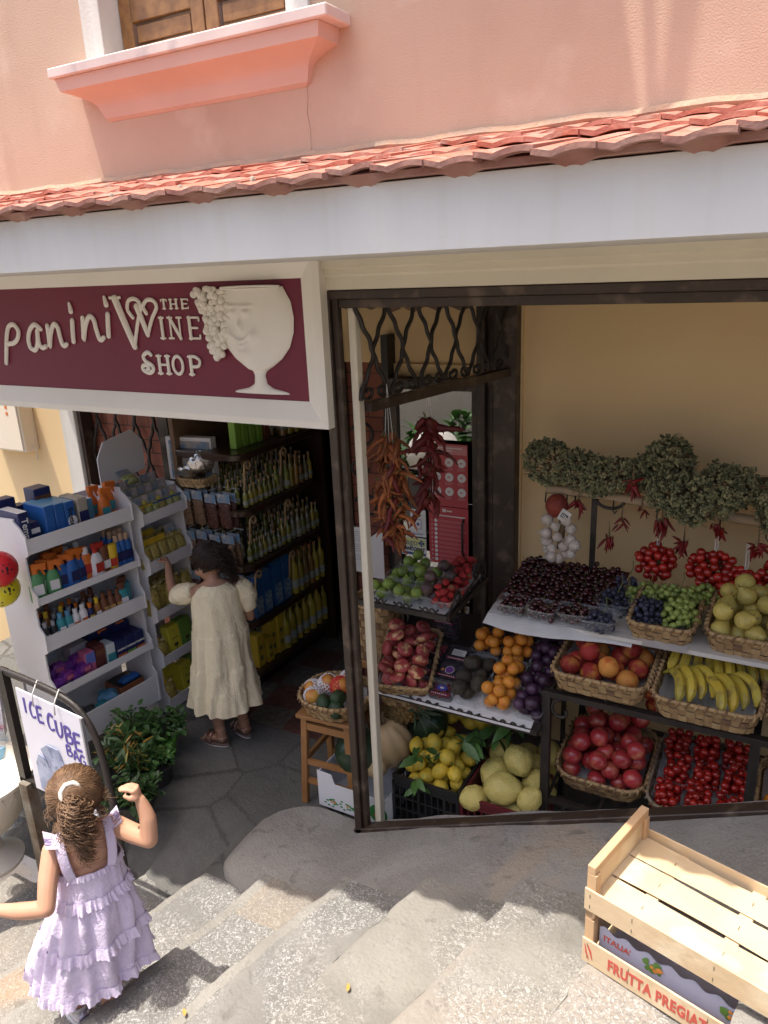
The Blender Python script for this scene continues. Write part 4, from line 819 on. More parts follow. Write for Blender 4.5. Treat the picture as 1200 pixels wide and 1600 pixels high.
# tilted lower shelf of the rack: flat peaches, berries, avocados, apricots, plums
T2 = TR((-1.1, 2.41, .621), rx=math.atan2(.182, .47))                  # local x along the shelf, y up the slope
e, M = basket((-1.345, 2.545, .668), .235, .33, .070, 'woven basket of flat red peaches on the lower rack shelf', rz=R(14), rx=R(20), seed=11, rad=.03)
put(F_flat, 'flat_peach', pile(36, .0345, -.115, .115, -.16, .16, .012, .008, 61, squash=.68), 'flat red and cream peach heaped in the basket on the rack', 'flat peach', 'flat peaches in the basket on the rack', M, up=True, tilt=.55)
M_box = clear('berry_box_plastic', (.10, .09, .10), .35, .08)
M_navy = flat((.05, .04, .14), .4); M_straww = flat((.55, .12, .30), .4); M_magenta = flat((.20, .02, .05), .4)
def berrybox(x, y, fill, label, dz=0, sticker=None):
    e = link('berry_box', None, None, label=label, cat='berry box', group='flat clear boxes of berries'); M = T2 @ TR((x, y, .004 + dz)); e.matrix_world = M
    m = MB(); A = rrect(.108, .088, .01, 24); n = 24
    m.add([(p.x * .94, p.y * .94, 0) for p in A] + [(p.x, p.y, .018) for p in A] + [(p.x * .93, p.y * .93, .030) for p in A], [(k + o, (k + 1) % n + o, n + (k + 1) % n + o, n + k + o) for o in (0, n) for k in range(n)] + [tuple(range(n)), tuple(range(2 * n, 3 * n))]); m.obj('box', M_box, e, smooth=40)
    g = random.Random(int(x * 999) + int(y * 777)); P = []
    for k in range(26): P.append((g.uniform(-.042, .042), g.uniform(-.032, .032), .010 + .006 * g.random()))
    m = MB(); [m.ball(p, .0085, 7, 5) for p in P]; o = m.obj('berries', fill, e, smooth=True); o['kind'] = 'stuff'
    MB().box((-.046, -.036, .0305), (.046, -.026, .0309)).obj('label_strip', M_magenta, e); m = MB(); [m.box((-.036 + .009 * k, -.033, .031), (-.031 + .009 * k, -.029, .0313)) for k in range(8)]; m.obj('lettering', M_txw, e)
    if sticker == 'blue': m = MB(); m.lathe([(0, .0308), (.024, .0308), (.024, .0312), (0, .0312)], 20, sy=.6); m.obj('sticker', flat((.06, .06, .32), .4), e); m = MB(); m.ball((0, 0, .0315), .010, 8, 4, sy=.5, sz=.1); m.obj('emblem', M_txw, e)
    if sticker == 'round': m = MB(); m.lathe([(0, .0308), (.021, .0308), (.021, .0312), (0, .0312)], 8); m.obj('sticker', M_txw, e); m = MB(); m.lathe([(0, .0313), (.018, .0313), (.018, .0316), (0, .0316)], 8); m.obj('sticker_centre', flat((.14, .05, .25), .4), e); m = MB(); m.ball((-.030, -.004, .0315), .007, 8, 4, sz=.2); m.obj('orange_dot', flat((.6, .2, .08), .5), e)
    if sticker == 'label': MB().box((-.03, -.014, .0308), (.03, .018, .0312)).obj('price_label', M_pap, e); m = MB(); [m.box((-.026, -.010 + .006 * k, .0313), (.020 - .008 * (k % 2), -.008 + .006 * k, .0316)) for k in range(4)]; m.obj('print', M_grey, e)
M_blub = pm('blueberry_skin', (.03, .035, .08), .6, (.05, .06, .11), 40); M_rasp = pm('raspberry_skin', (.35, .015, .03), .5, (.25, .01, .02), 40); M_bkb = flat((.02, .012, .02), .4)
berrybox(-.165, .06, M_blub, 'flat box of blueberries at the front beside the flat peaches'); berrybox(-.050, .055, M_rasp, 'flat box of raspberries with an oval blue sticker', sticker='blue')
berrybox(-.170, .155, M_bkb, 'flat box of blackberries in the second row'); berrybox(-.055, .150, M_blub, 'flat box with a round violet sticker and orange dot', sticker='round')
berrybox(-.165, .25, M_rasp, 'flat box of red berries in the third row'); berrybox(-.050, .245, M_bkb, 'flat box with a square white price label', sticker='label')
for k in range(3): berrybox(-.15, .37, M_bkb, 'black lidded berry box, %s of the stack at the back of the rack' % ('bottom', 'middle', 'top')[k], dz=.033 * k)
for k, (x, y, me, nm, r, n_, lab, gp) in enumerate(((.070, .065, F_avo, 'avocado', .030, 4, 'dark avocado', 'avocados'), (.070, .185, F_avo, 'avocado', .030, 4, 'dark avocado', 'avocados'), (.195, .07, F_apr, 'apricot', .0245, 11, 'apricot', 'apricots'), (.195, .19, F_apr, 'apricot', .0245, 11, 'apricot', 'apricots'),
        (.195, .31, F_apr, 'apricot', .0245, 10, 'apricot', 'apricots'), (.20, .43, F_apr, 'apricot', .0245, 9, 'apricot', 'apricots'), (.060, .32, F_apr, 'apricot', .0245, 9, 'apricot', 'apricots'), (.315, .07, F_plum, 'plum', .0245, 9, 'plum', 'plums'), (.315, .19, F_plum, 'plum', .0245, 9, 'plum', 'plums'), (.315, .31, F_plum, 'plum', .0245, 9, 'plum', 'plums'), (.31, .43, F_plum, 'plum', .0245, 8, 'plum', 'plums'))):
    rowname = 'front row' if y < .1 else 'second row' if y < .2 else 'third row' if y < .35 else 'back row'
    M = punnet((x, y, .006), .118, .116, .050, 'clear punnet of %s, %s of the tilted rack shelf' % (gp, rowname), T2, rz=.05 * sin(k * 2.2), group='punnets on the tilted rack shelf')
    put(me, nm, pile(n_, r, -.062, .062, -.061, .061, .004, .0, 70 + k, tries=80), '%s in a punnet on the tilted rack shelf' % lab, nm, '%s on the tilted rack shelf' % gp, M)
# ---------------------------------------------------------------- plastic crates with lemons and citrons
M_cblk = flat((.02, .02, .02), .45); M_cred = flat((.13, .02, .025), .45)
def crate(loc, w, d, h, mat, label, rz=0):
    e = empty('plastic_crate', loc, rz, label, 'crate', 'plastic crates of citrus'); 
    for (a, b) in (((-w / 2, -d / 2), (w / 2, -d / 2)), ((w / 2, -d / 2), (w / 2, d / 2)), ((w / 2, d / 2), (-w / 2, d / 2)), ((-w / 2, d / 2), (-w / 2, -d / 2))):
        m = MB(); A, Bq = Vector((*a, 0)), Vector((*b, 0)); L_ = (Bq - A).length; dr_ = (Bq - A).normalized()
        for z, t in ((.006, .014), (h * .30, .008), (h * .55, .008), (h - .045, .010), (h - .012, .024)): m.bar(A + Vector((0, 0, z)), Bq + Vector((0, 0, z)), .007 if z < h - .03 else .012, t)
        m.bar(A + Vector((0, 0, h - .028)), Bq + Vector((0, 0, h - .028)), .004, .03)
        k = int(L_ / .028)
        for i in range(k + 1): p = A.lerp(Bq, i / k); m.bar(p + Vector((0, 0, .005)), p + Vector((0, 0, h - .03)), .006 if i % 4 else .012, .005 if i % 4 else .010)
        m.obj('side_wall', mat, e)
    MB().box((-w / 2, -d / 2, .0), (w / 2, d / 2, .006)).obj('base', mat, e); return e
crate((-1.192, 2.485, .03), .295, .27, .235, M_cblk, 'black plastic lattice crate of lemons standing behind the sill', rz=0)
P = pile(58, .0325, -1.335, -1.050, 2.355, 2.68, .13, .03, 81, tries=60); P = [p for p in P if p[2] > .17]
GL = 'lemons in the black crate'
put(F_lem, 'lemon', P, 'yellow lemon heaped in the black lattice crate', 'lemon', GL)
put(F_lem, 'lemon', pile(16, .034, -1.30, -1.02, 2.64, 2.82, .33, .02, 82), 'yellow lemon on the back of the heap under the rack', 'lemon', 'lemons at the back of the heap')
crate((-.885, 2.50, .03), .295, .28, .225, M_cred, 'dark red plastic crate of large knobbly citrons', rz=0)
put(F_cit, 'citron', pile(18, .056, -1.05, -.715, 2.33, 2.78, .13, .03, 83, jit=.18, tries=200), 'large pale yellow knobbly citron in the dark red crate', 'citron', 'citrons in the dark red crate')
def leafm(name, mat, L_=1., w=.42, fold=.12, curl=.25, n=8):
    m = MB(); vs = []
    for k in range(n + 1):
        t = k / n; hw = w / 2 * sin(pi * t ** .8) ** .9; z = -curl * t * t; vs += [(-hw, L_ * t, z + fold * hw * 2), (0, L_ * t, z), (hw, L_ * t, z + fold * hw * 2)]
    m.add(vs, [(3 * k + j, 3 * k + j + 1, 3 * k + j + 4, 3 * k + j + 3) for k in range(n) for j in (0, 1)]); return m.mesh(name, mat, smooth=True)
F_leaf = leafm('leaf', M_leaf)
g = random.Random(90)
def sprig(loc, n, spread, label, size=.075, group='leafy citrus sprigs', seed=1, name='leafy_sprig', leaf=None, up=.3, cat='sprig'):
    g = random.Random(seed); e = empty(name, loc, 0, label, cat, group); m = MB()
    tips = [Vector((g.uniform(-1, 1) * spread, g.uniform(-1, .6) * spread * .8, g.uniform(0, up))) for k in range(max(2, n // 5))]
    for t in tips: m.tube(spline([(0, 0, 0), t * .5 + Vector((0, 0, .02)), t], 3), .0022, 5)
    m.obj('twig', M_stem, e, smooth=True)
    for k in range(n):
        t = g.choice(tips) * g.uniform(.35, 1.05) + Vector((0, 0, .012)); link('leaf', leaf or F_leaf, e, t, (g.uniform(-.9, .7), g.uniform(-.7, .7), g.uniform(0, 6.28)), size * g.uniform(.7, 1.25))
    return e
sprig((-1.00, 2.56, .36), 26, .13, 'dark green lemon leaves between the lemons and the citrons', up=.12, seed=4, size=.09)
sprig((-.93, 2.72, .42), 30, .15, 'dark leafy branch behind the citrons under the rack', up=.20, seed=5, size=.09)
sprig((-1.19, 2.42, .34), 8, .09, 'green leaves lying on the front lemons', up=.04, seed=6)
sprig((-1.21, 2.345, .275), 6, .04, 'pale green leaves hanging over the rim of the black crate', up=-.06, seed=7, size=.07)
sprig((-1.14, 2.70, .50), 10, .10, 'lemon leaves on top of the heap', up=.08, seed=8, size=.07)
# pumpkin, watermelons, pineapple, cardboard box beside the post
M_pump = pm('pale_pumpkin_skin', (.52, .36, .20), .55, (.44, .32, .17), 5, .1, 60); M_wm = pm('watermelon_rind', (.035, .09, .03), .35, (.012, .035, .014), 4, 0, detail=2, lo=.45, hi=.52); M_wmd = pm('dark_watermelon_rind', (.012, .028, .014), .32, (.02, .045, .02), 4)
def ribbed(name, r, sz, ribs, amp, mat, loc, rot, label, cat, group=None, stalk=True):
    b = MB(); b.ball((0, 0, 0), r, 48, 20, sz=sz, f=lambda d: 1 - amp * (abs(cos(ribs / 2 * math.atan2(d.y, d.x))) ** 4) * (1 - d.z * d.z * .6) - .12 * math.exp(-((1 - abs(d.z / sz)) / .08)))
    e = empty(name, loc, 0, label, cat, group); o = b.obj('rind', mat, e, smooth=True); o.rotation_euler = rot
    if stalk: m = MB(); m.tube([(0, 0, r * sz * .85), (0, .005, r * sz + .02), (.01, .015, r * sz + .045)], [.014, .009, .010], 7); o2 = m.obj('stalk', M_tstem, e, smooth=True); o2.rotation_euler = rot
    return e
ribbed('pumpkin', .095, 1.35, 9, .10, M_pump, (-1.425, 2.50, .30), (.25, -.2, 0), 'long pale ribbed pumpkin standing next to the corner post', 'pumpkin')
ribbed('pumpkin', .075, .8, 9, .12, M_pump, (-1.475, 2.42, .235), (.1, .2, 0), 'small pale pumpkin partly behind the corner post', 'pumpkin')
M_wms = bpy.data.materials.new('striped_watermelon_rind'); M_wms.use_nodes = True; t = M_wms.node_tree; N = t.nodes; L = t.links
tc = N.new('ShaderNodeTexCoord'); wv = N.new('ShaderNodeTexWave'); wv.wave_type = 'BANDS'; wv.bands_direction = 'Z'; wv.inputs['Scale'].default_value = 16; wv.inputs['Distortion'].default_value = 6; wv.inputs['Detail'].default_value = 3; L.new(tc.outputs['Object'], wv.inputs[0])
mx = N.new('ShaderNodeMix'); mx.data_type = 'RGBA'; mx.inputs[6].default_value = (.05, .13, .045, 1); mx.inputs[7].default_value = (.008, .028, .012, 1); L.new(wv.outputs['Fac'], mx.inputs[0]); L.new(mx.outputs[2], N['Principled BSDF'].inputs[0]); N['Principled BSDF'].inputs['Roughness'].default_value = .35
ribbed('watermelon', .105, 1.05, 10, .0, M_wms, (-1.44, 2.72, .40), (1.3, 0, .3), 'striped green watermelon behind the pineapple', 'watermelon', stalk=False)
ribbed('watermelon', .088, 1.2, 10, .03, M_wmd, (-1.30, 2.62, .36), (.3, .2, .3), 'very dark green ribbed melon between pineapple and lemons', 'melon', stalk=False)
ribbed('watermelon', .108, 1.0, 10, .0, M_wmd, (-1.55, 2.42, .265), (.4, .2, .3), 'dark watermelon sitting in the cardboard box beside the stool', 'watermelon', stalk=False)
e = empty('pineapple', (-1.40, 2.55, .44), .2, 'pineapple lying on its side with spiky crown towards the lemons', 'pineapple'); e.rotation_euler = (0, 1.15, -.15)
M_pine = pm('pineapple_skin', (.24, .13, .03), .7, (.12, .08, .03), 8, .3, 40); M_pl = pm('pineapple_leaf', (.10, .16, .09), .5, (.16, .20, .13), 6)
m = MB(); m.lathe([(0, -.10), (.035, -.098), (.052, -.07), (.056, 0), (.05, .05), (.034, .085), (0, .09)], 20)
for r_ in range(9):
    for k in range(11): a = (k + .5 * (r_ % 2)) * 2 * pi / 11; z = -.085 + .0205 * r_; rr_ = .055 * sqrt(max(.1, 1 - (z / .115) ** 2)); m.ball((rr_ * cos(a), rr_ * sin(a), z), .0105, 6, 4, sz=.8)
m.obj('body', M_pine, e, smooth=True)
m = MB(); g = random.Random(3)
for k in range(34):
    a = k * 2.4; el = .25 + .9 * k / 34; Lf = .06 + .09 * (1 - abs(k - 20) / 34); dx, dy = cos(a), sin(a); pts = [(0, 0, .085)] + [(dx * Lf * q * sin(el) , dy * Lf * q * sin(el), .085 + Lf * q * cos(el) * .9 - .05 * q * q * sin(el) * .4) for q in (.35, .7, 1)]
    m.tube(pts, [.007, .0075, .005, .0008], 4, flat=.3)
m.obj('leaf_crown', M_pl, e)
M_card = flat((.68, .69, .72), .7); M_cardin = flat((.30, .22, .14), .8); M_gr = flat((.03, .22, .05), .6); M_rd = flat((.52, .03, .03), .6); M_or = flat((.65, .25, .05), .6)
e = empty('cardboard_box', (-1.52, 2.42, .035), 0, 'white cardboard fruit box with green leaf print on a black stand', 'box'); w, d, h = .34, .27, .13
m = MB(); m.prism([(-w / 2, 0), (w / 2, 0), (w / 2, h), (-w / 2 + .09, h), (-w / 2 + .075, h + .045), (-w / 2, h + .05)], -d / 2, -d / 2 + .004, 'y'); m.box((-w / 2, d / 2 - .004, 0), (w / 2, d / 2, h)); m.box((-w / 2, -d / 2 + .004, 0), (-w / 2 + .004, d / 2 - .004, h + .04)); m.box((w / 2 - .004, -d / 2 + .004, 0), (w / 2, d / 2 - .004, h)); m.box((-w / 2, -d / 2, -.002), (w / 2, d / 2, .0)); m.obj('carton', M_card, e)
m = MB(); g = random.Random(4)
for cx_ in (-.10, -.02, .04):
    for k in range(11): a = k * .6; q = g.uniform(.010, .034); m.ball((cx_ + q * cos(a) * 1.2, -d / 2 - .001, .035 + q * sin(a) * .8), .0062, 6, 4, sy=.08, sz=.7, sx=1.2)
m.obj('leaf_print', M_gr, e); m = MB(); [m.ball((c_, -d / 2 - .0015, .036), .006, 6, 4, sy=.08) for c_ in (-.10, -.085, -.02, .04)]; m.obj('fruit_print', M_or, e)
m = MB(); m.lathe([(0, 0), (.045, 0), (.045, .0005), (0, .0005)], 24); o = m.obj('watermelon_print', M_gr, e); o.rotation_euler = (R(90), 0, 0); o.location = (w / 2 - .035, -d / 2 - .0006, .055); m = MB(); m.prism([(-.028, .0), (.028, .012), (.012, -.03), (-.012, -.03)], 0, .0006, 'z'); o = m.obj('slice_print', M_rd, e); o.rotation_euler = (R(90), 0, 0); o.location = (w / 2 - .03, -d / 2 - .0014, .05)
e = empty('iron_stand', (-1.62, 2.36, 0), 0, 'short black iron leg stand carrying the cardboard box', 'stand'); m = MB(); m.tube([(-.03, -.03, .0), (-.03, -.03, .035)], .011); m.obj('leg', M_iron, e, smooth=40); m = MB(); m.tube([(.25, -.03, .0), (.25, -.03, .035)], .011); m.obj('leg', M_iron, e, smooth=40); m = MB(); m.lathe([(.024, 0), (.024, .006), (0, .006)], 12); o = m.obj('foot', M_iron, e); o.location = (-.03, -.03, 0); MB().box((-.05, -.05, .024), (.27, .18, .031)).obj('shelf', M_iron, e)
# baskets and wooden stool outside the window, left of the post
M_stool = pm('orange_pine', (.33, .16, .055), .55, (.26, .12, .04), 12, .15, 90)
e = empty('wooden_stool', (-1.665, 2.44, 0), R(4), 'small orange pine stool carrying a fruit basket beside the post', 'stool')
for sx_, sy_ in ((-1, -1), (1, -1), (1, 1), (-1, 1)): m = MB(); m.bar((sx_ * .125, sy_ * .125, .0), (sx_ * .105, sy_ * .105, .445), .030, .026); m.obj('leg', M_stool, e, bevel=.002)
for k in range(4): m = MB(); m.box((-.135, -.135 + .069 * k, .445), (.135, -.072 + .069 * k, .463)); m.obj('seat_slat', M_stool, e, bevel=.002)
for z, q in ((.40, .11), (.22, .117), (.12, .12)):
    for (a, b) in (((-1, -1), (1, -1)), ((1, -1), (1, 1)), ((1, 1), (-1, 1)), ((-1, 1), (-1, -1))):
        if z == .12 and a[0] * b[0] > 0: continue
        m = MB(); m.bar((a[0] * q, a[1] * q, z), (b[0] * q, b[1] * q, z), .014, .034 if z > .3 else .026); m.obj('stretcher', M_stool, e)
_, M = basket((-1.655, 2.43, .466), .31, .30, .075, 'oval wicker basket of net wrapped fruit on the wooden stool', seed=21, rad=.13, flare=.16)
M_net = pm('white_foam_net', (.76, .75, .76), .6); M_netr = flat((.60, .04, .04), .6); M_man = pm('mango_skin', (.50, .12, .03), .5, (.62, .34, .06), 1.2, rv=.1); M_avg = pm('green_avocado', (.018, .045, .018), .45, (.03, .06, .02), 2, .4, 9)
F_man = fruitm('mango', M_man, 1, 1.2, .04); F_avg = fruitm('avocado', M_avg, 1, 1.3, .04, bumps=.04)
def netted(loc, r, rot, net, fruit, label, group):
    e = empty('netted_fruit', loc, 0, label, 'wrapped fruit', group); e.rotation_euler = rot; link('fruit', fruit, e, (0, 0, 0), (0, 0, 0), r * .93)
    m = MB(); n = 14; rows = 9; pt = lambda k, j: (lambda a, t: (r * 1.02 * cos(t) * cos(a), r * 1.02 * cos(t) * sin(a), r * 1.15 * sin(t)))(2 * pi * (k + .5 * (j % 2)) / n, -1.35 + 2.15 * j / rows)
    for j in range(rows):
        for k in range(n): m.tube([pt(k, j), pt(k + (0 if j % 2 == 0 else 1), j + 1)], .0028, 4); m.tube([pt(k, j), pt(k - (1 if j % 2 == 0 else 0), j + 1)], .0028, 4)
    m.obj('foam_net', net, e)
for k, (x, y, z, net, lab) in enumerate(((-1.725, 2.355, .535, M_net, 'mango in white foam net at the front rim of the stool basket'), (-1.705, 2.44, .555, M_net, 'mango standing in white foam net in the middle of the stool basket'), (-1.635, 2.51, .56, M_net, 'mango in white foam net at the back of the stool basket'), (-1.625, 2.42, .575, M_netr, 'mango in bright red foam net in the stool basket'), (-1.77, 2.42, .525, M_net, 'mango in white foam net at the left rim of the stool basket'))):
    netted((x, y, z), .044, ((.9, .5, .0), (.2, .3, 0), (.4, .6, 1), (.2, .9, 0), (.6, -.7, .4))[k], net, F_man, lab, 'net wrapped mangoes')
for k, (x, y, z) in enumerate(((-1.60, 2.36, .56), (-1.66, 2.335, .53), (-1.59, 2.325, .525), (-1.69, 2.51, .52))): link('avocado', F_avg, None, (x, y, z), (1.2 + k, .4 * k, k), .034, 'dark green avocado at the front of the stool basket' if k < 3 else 'dark green avocado at the back of the stool basket', 'avocado', 'avocados in the stool basket')
basket((-1.60, 2.72, .60), .22, .20, .27, 'tall empty wicker basket standing behind the post', seed=22, rad=.08, rows=8, flare=.12, liner=False)
e = empty('wooden_stand', (-1.60, 2.72, 0), 0, 'plain wooden block stand under the tall wicker basket', 'stand'); MB().box((-.11, -.10, .56), (.11, .10, .598)).obj('top', M_stool, e, bevel=.003); [MB().box((sx * .09 - .012, sy * .08 - .012, 0), (sx * .09 + .012, sy * .08 + .012, .56)).obj('leg', M_stool, e) for sx in (-1, 1) for sy in (-1, 1)]
_, M = basket((-1.38, 2.62, .475), .24, .24, .085, 'wicker basket of green vegetables under the flat peaches', seed=23, rad=.06); m = MB()
g = random.Random(6); [m.tube([(g.uniform(-.1, .1), -.10, .075), (g.uniform(-.1, .1), 0, .10), (g.uniform(-.1, .1), .10, .08)], .006, 5) for k in range(26)]; o = m.obj('green_beans', pm('bean_green', (.09, .19, .05), .5, (.14, .24, .08), 20), label='green beans lying in the wicker basket under the rack', cat='beans', kind='stuff', smooth=True); o.matrix_world = M

# ---------------------------------------------------------------- things hanging in the bay
M_pole = pm('peeled_pole', (.42, .30, .18), .7, (.50, .38, .24), 6, .2, 40)
e = empty('hanging_rail', (-.5, 3.0, 1.36), 0, 'peeled wooden pole with iron hooks carrying herbs and vegetables', 'rail')
RLz = lambda x: 1.392 - .045 * max(0, (x + .72)) * 1.6
m = MB(); m.T = Matrix.Translation((.5, -3.0, -1.36)); m.tube([(x / 10, 3.0 + .004 * sin(x), RLz(x / 10)) for x in range(-9, 13)], .021, 10); m.obj('pole', M_pole, e, smooth=True)
for x in (-.70, .30):
    m = MB(); m.T = Matrix.Translation((.5, -3.0, -1.36)); m.box((x - .011, 3.0 - .007, 1.0), (x + .011, 3.007, 1.37)); m.obj('upright', M_iron, e)
m = MB(); m.T = Matrix.Translation((.5, -3.0, -1.36)); m.tube([(-.69 + .055 - .055 * cos(a * pi / 10), 2.99, 1.372 - .035 * sin(a * pi / 10)) for a in range(11)], .007, 6); m.obj('bracket', M_iron, e, smooth=True)
for x in (-.90, -.81, -.775, -.62, -.45, -.22, -.06): m = MB(); m.T = Matrix.Translation((.5, -3.0, -1.36)); z = RLz(x); m.tube([(x, 2.985, z - .01), (x, 2.975, z - .05), (x + .008, 2.972, z - .062), (x + .016, 2.975, z - .05)], .0032, 5); m.obj('hook', M_iron, e, smooth=True)
# dried oregano bundles
M_herb = [pm('dried_oregano_light', (.27, .25, .13), .95, (.21, .20, .10), 20), pm('dried_oregano_grey', (.18, .18, .09), .95, (.14, .145, .075), 20), pm('dried_oregano_dark', (.095, .10, .05), .95, (.07, .075, .035), 20)]
tuft = []
g = random.Random(77)
def herb(P0, P1, r0, r1, n, label, seed):            # a bundle: bare stems at P0, flower heads towards P1
    g = random.Random(seed); P0, P1 = Vector(P0), Vector(P1); e = empty('oregano_bundle', (P0 + P1) / 2, 0, label, 'herb bundle', 'dried oregano bundles'); C_ = (P0 + P1) / 2; ax = (P1 - P0); L_ = ax.length; ax.normalize(); u = ax.orthogonal().normalized(); v = ax.cross(u)
    m = MB()
    for k in range(60):
        a = g.uniform(0, 6.28); q = g.random() ** .5; r_ = r1 * q; m.tube([P0 - C_ - ax * .05 + (u * cos(a) + v * sin(a)) * r0 * q * .5, P0 - C_ + ax * L_ * .3 + (u * cos(a) + v * sin(a)) * r0 * q, P1 - C_ + ax * .0 + (u * cos(a) + v * sin(a)) * r_], .0011, 3)
    m.obj('stems', M_tstem, e); m = MB(); 
    for k in range(n):
        t = g.uniform(.10, 1.02); a = g.uniform(0, 6.28); rr_ = (r0 + (r1 - r0) * min(1, t * 1.3)) * (1.05 - .5 * max(0, t - .8) / .22) * (.55 + .5 * g.random() ** .5) * (1 + .22 * nz(a * 1.3, t * 5, seed)); c_ = P0 - C_ + ax * L_ * t + (u * cos(a) + v * sin(a)) * rr_
        m.mat(g.choice((0, 0, 1, 1, 2)))
        for q in range(5): m.ball(c_ + Vector((g.gauss(0, .0055), g.gauss(0, .0055), g.gauss(0, .0055))), g.uniform(.0042, .0072), 5, 4)
    o = m.obj('flower_heads', M_herb, e)
herb((-.66, 2.99, 1.47), (-.97, 2.95, 1.535), .05, .085, 430, 'dried oregano bundle at the end of the pole nearest the door, heads to the door', 1)
herb((-.45, 2.99, 1.50), (-.78, 2.92, 1.47), .055, .065, 420, 'dried oregano bundle in the middle of the pole with bare stems', 2)
herb((-.56, 3.02, 1.46), (-.36, 2.98, 1.60), .045, .085, 420, 'dried oregano bundle standing tallest above the pole', 3)
herb((-.48, 2.95, 1.46), (-.24, 2.86, 1.43), .055, .095, 480, 'dried oregano bundle leaning out over the red chillies', 4)
herb((-.10, 3.00, 1.49), (-.28, 2.90, 1.47), .05, .090, 440, 'dried oregano bundle between the tall one and the tomatoes', 5)
herb((.20, 3.02, 1.46), (-.08, 2.88, 1.42), .055, .105, 480, 'dried oregano bundle above the long tomato bunch', 6)
# peppers
M_chd = pm('dried_red_chilli', (.17, .012, .012), .42, (.10, .008, .008), 30, .3, 50, rv=.3); M_cho = pm('dried_orange_chilli', (.34, .12, .025), .6, (.24, .05, .02), 14, .4, 40, rv=.35); M_chr = pm('red_chilli', (.22, .008, .008), .35, (.13, .006, .006), 20, rv=.25)
def pepperm(name, mat, bend, fat=1., wr=0, sd=0):
    m = MB(); g = random.Random(sd); pts = []; rr_ = []
    for j in range(10): t = j / 9; pts.append((bend * sin(t * 2.4) * .35, bend * .2 * sin(t * 4 + sd), -t)); rr_.append(.115 * fat * (1 - t) ** .55 * (1 + wr * g.uniform(-1, 1)) * (.6 + .4 * min(1, t * 6)) + .006)
    m.tube(pts, rr_, 7, flat=.75); m.mat(1); m.tube([(0, 0, 0), (.01, .01, .08), (.04, .0, .18)], .018, 4); return m.mesh(name, [mat, M_stem], smooth=True)
F_cho = [pepperm('pepper', M_cho, b_, .95, .25, k) for k, b_ in enumerate((.5, -.6, .9, -.3))]; F_chd = [pepperm('pepper', M_chd, b_, 1.25, .25, k + 5) for k, b_ in enumerate((.4, -.5, .7))]; F_chr = [pepperm('pepper', M_chr, b_, 1.25, .05, k + 9) for k, b_ in enumerate((.1, -.15))]
def chain(name, loc, z0, z1, w, n, size, mesh, label, cat, seed, string=.12, group=None, down=.7, prof=None):
    g = random.Random(seed); e = empty(name, loc, 0, label, cat, group); m = MB()
    for k in (-1, 0, 1): m.tube([(0, 0, z0 + string), (.012 * k, .004 * k, z0), (.01 * k, 0, z1 + .03)], .0011, 4)
    m.obj('string', M_pap, e)
    for k in range(n):
        t = (k + .5) / n; z = z0 + (z1 - z0) * t; a = g.uniform(0, 6.28); q = (prof(t) if prof else 1) * w
        link('pepper', g.choice(mesh), e, (cos(a) * q * g.uniform(.1, .55), sin(a) * q * .5, z), (g.gauss(0, .35) + .5 * sin(a), g.gauss(0, .4) - .75 * cos(a) * (1 if g.random() > .1 else -1.2), g.uniform(0, 6.28)), size * g.uniform(.75, 1.2))
    return e
chain('chilli_string', (-1.298, 2.355, 0), 1.745, 1.345, .085, 120, .092, F_cho, 'long string of dried orange and rust chillies nearest the corner post', 'chillies', 3, .17, prof=lambda t: .55 + .75 * min(1, t * 2) - 2.2 * max(0, t - .65), group=None)
g = random.Random(4); e = bpy.data.objects.get('chilli_string')
for k in range(14): link('pepper', F_chd[k % 3], e, (g.uniform(-.03, .03), g.uniform(-.035, .0), g.uniform(1.33, 1.75)), (g.gauss(0, .3), g.gauss(0, .5), g.uniform(0, 6)), .095)
chain('chilli_string', (-1.255, 2.60, 0), 1.76, 1.42, .045, 46, .115, F_chd, 'narrow string of large dark red dried chillies beside the red poster', 'chillies', 5, .10)
# garlic braid, net bag, tomato bunches, small chilli bunches on the pole
M_gar = pm('garlic_skin', (.62, .56, .48), .6, (.52, .44, .38), 1.4, .1, 12); F_gar = fruitm('garlic_bulb', M_gar, 1, .85, -.3, 20, 12, bumps=.03)
b = MB(); b.ball((0, 0, 0), 1, 28, 14, sz=.85, f=lambda d: 1 + .06 * abs(cos(4 * math.atan2(d.y, d.x))) * (1 - d.z ** 2) + .35 * math.exp(-((.85 - d.z) / .07))); b.tube([(0, 0, .9), (.03, 0, 1.3), (.08, .02, 1.7)], [.2, .12, .08], 8); F_gar = b.mesh('bulb', M_gar, smooth=True)
e = empty('garlic_braid', (-.825, 2.945, 1.20), 0, 'braid of white garlic bulbs hanging below the red net bag', 'garlic'); g = random.Random(5)
for k, (x, z) in enumerate(((-.055, .075), (.03, .085), (-.01, .06), (.045, .045), (-.05, .02), (.0, .015), (-.055, -.02), (.05, .0), (.075, -.012), (.02, -.035), (-.025, -.045), (-.02, -.075), (.03, -.070), (.005, -.085), (.06, -.05), (-.045, -.06))): link('bulb', F_gar, e, (x, -.02 * (k % 3), z), (g.gauss(.0, .5) - 1.9, g.gauss(0, .6), g.uniform(0, 6)), .0235 * g.uniform(.85, 1.15))
m = MB(); m.tube([(0, 0, -.05), (.01, .0, .05), (0, .01, .13)], [.012, .015, .010], 7); m.obj('braid', M_tstem, e, smooth=True)
e = empty('net_bag', (-.845, 2.955, 1.335), 0, 'red net bag of onions with a white tag hooked on the pole', 'net bag'); m = MB(); m.ball((0, 0, 0), .048, 14, 9, sz=1.05, f=lambda d: 1 + .08 * nz(d.x * 3, d.z * 3)); m.obj('contents', pm('red_net_onions', (.30, .05, .025), .6, (.20, .03, .02), 30, .6, 90), e, smooth=True)
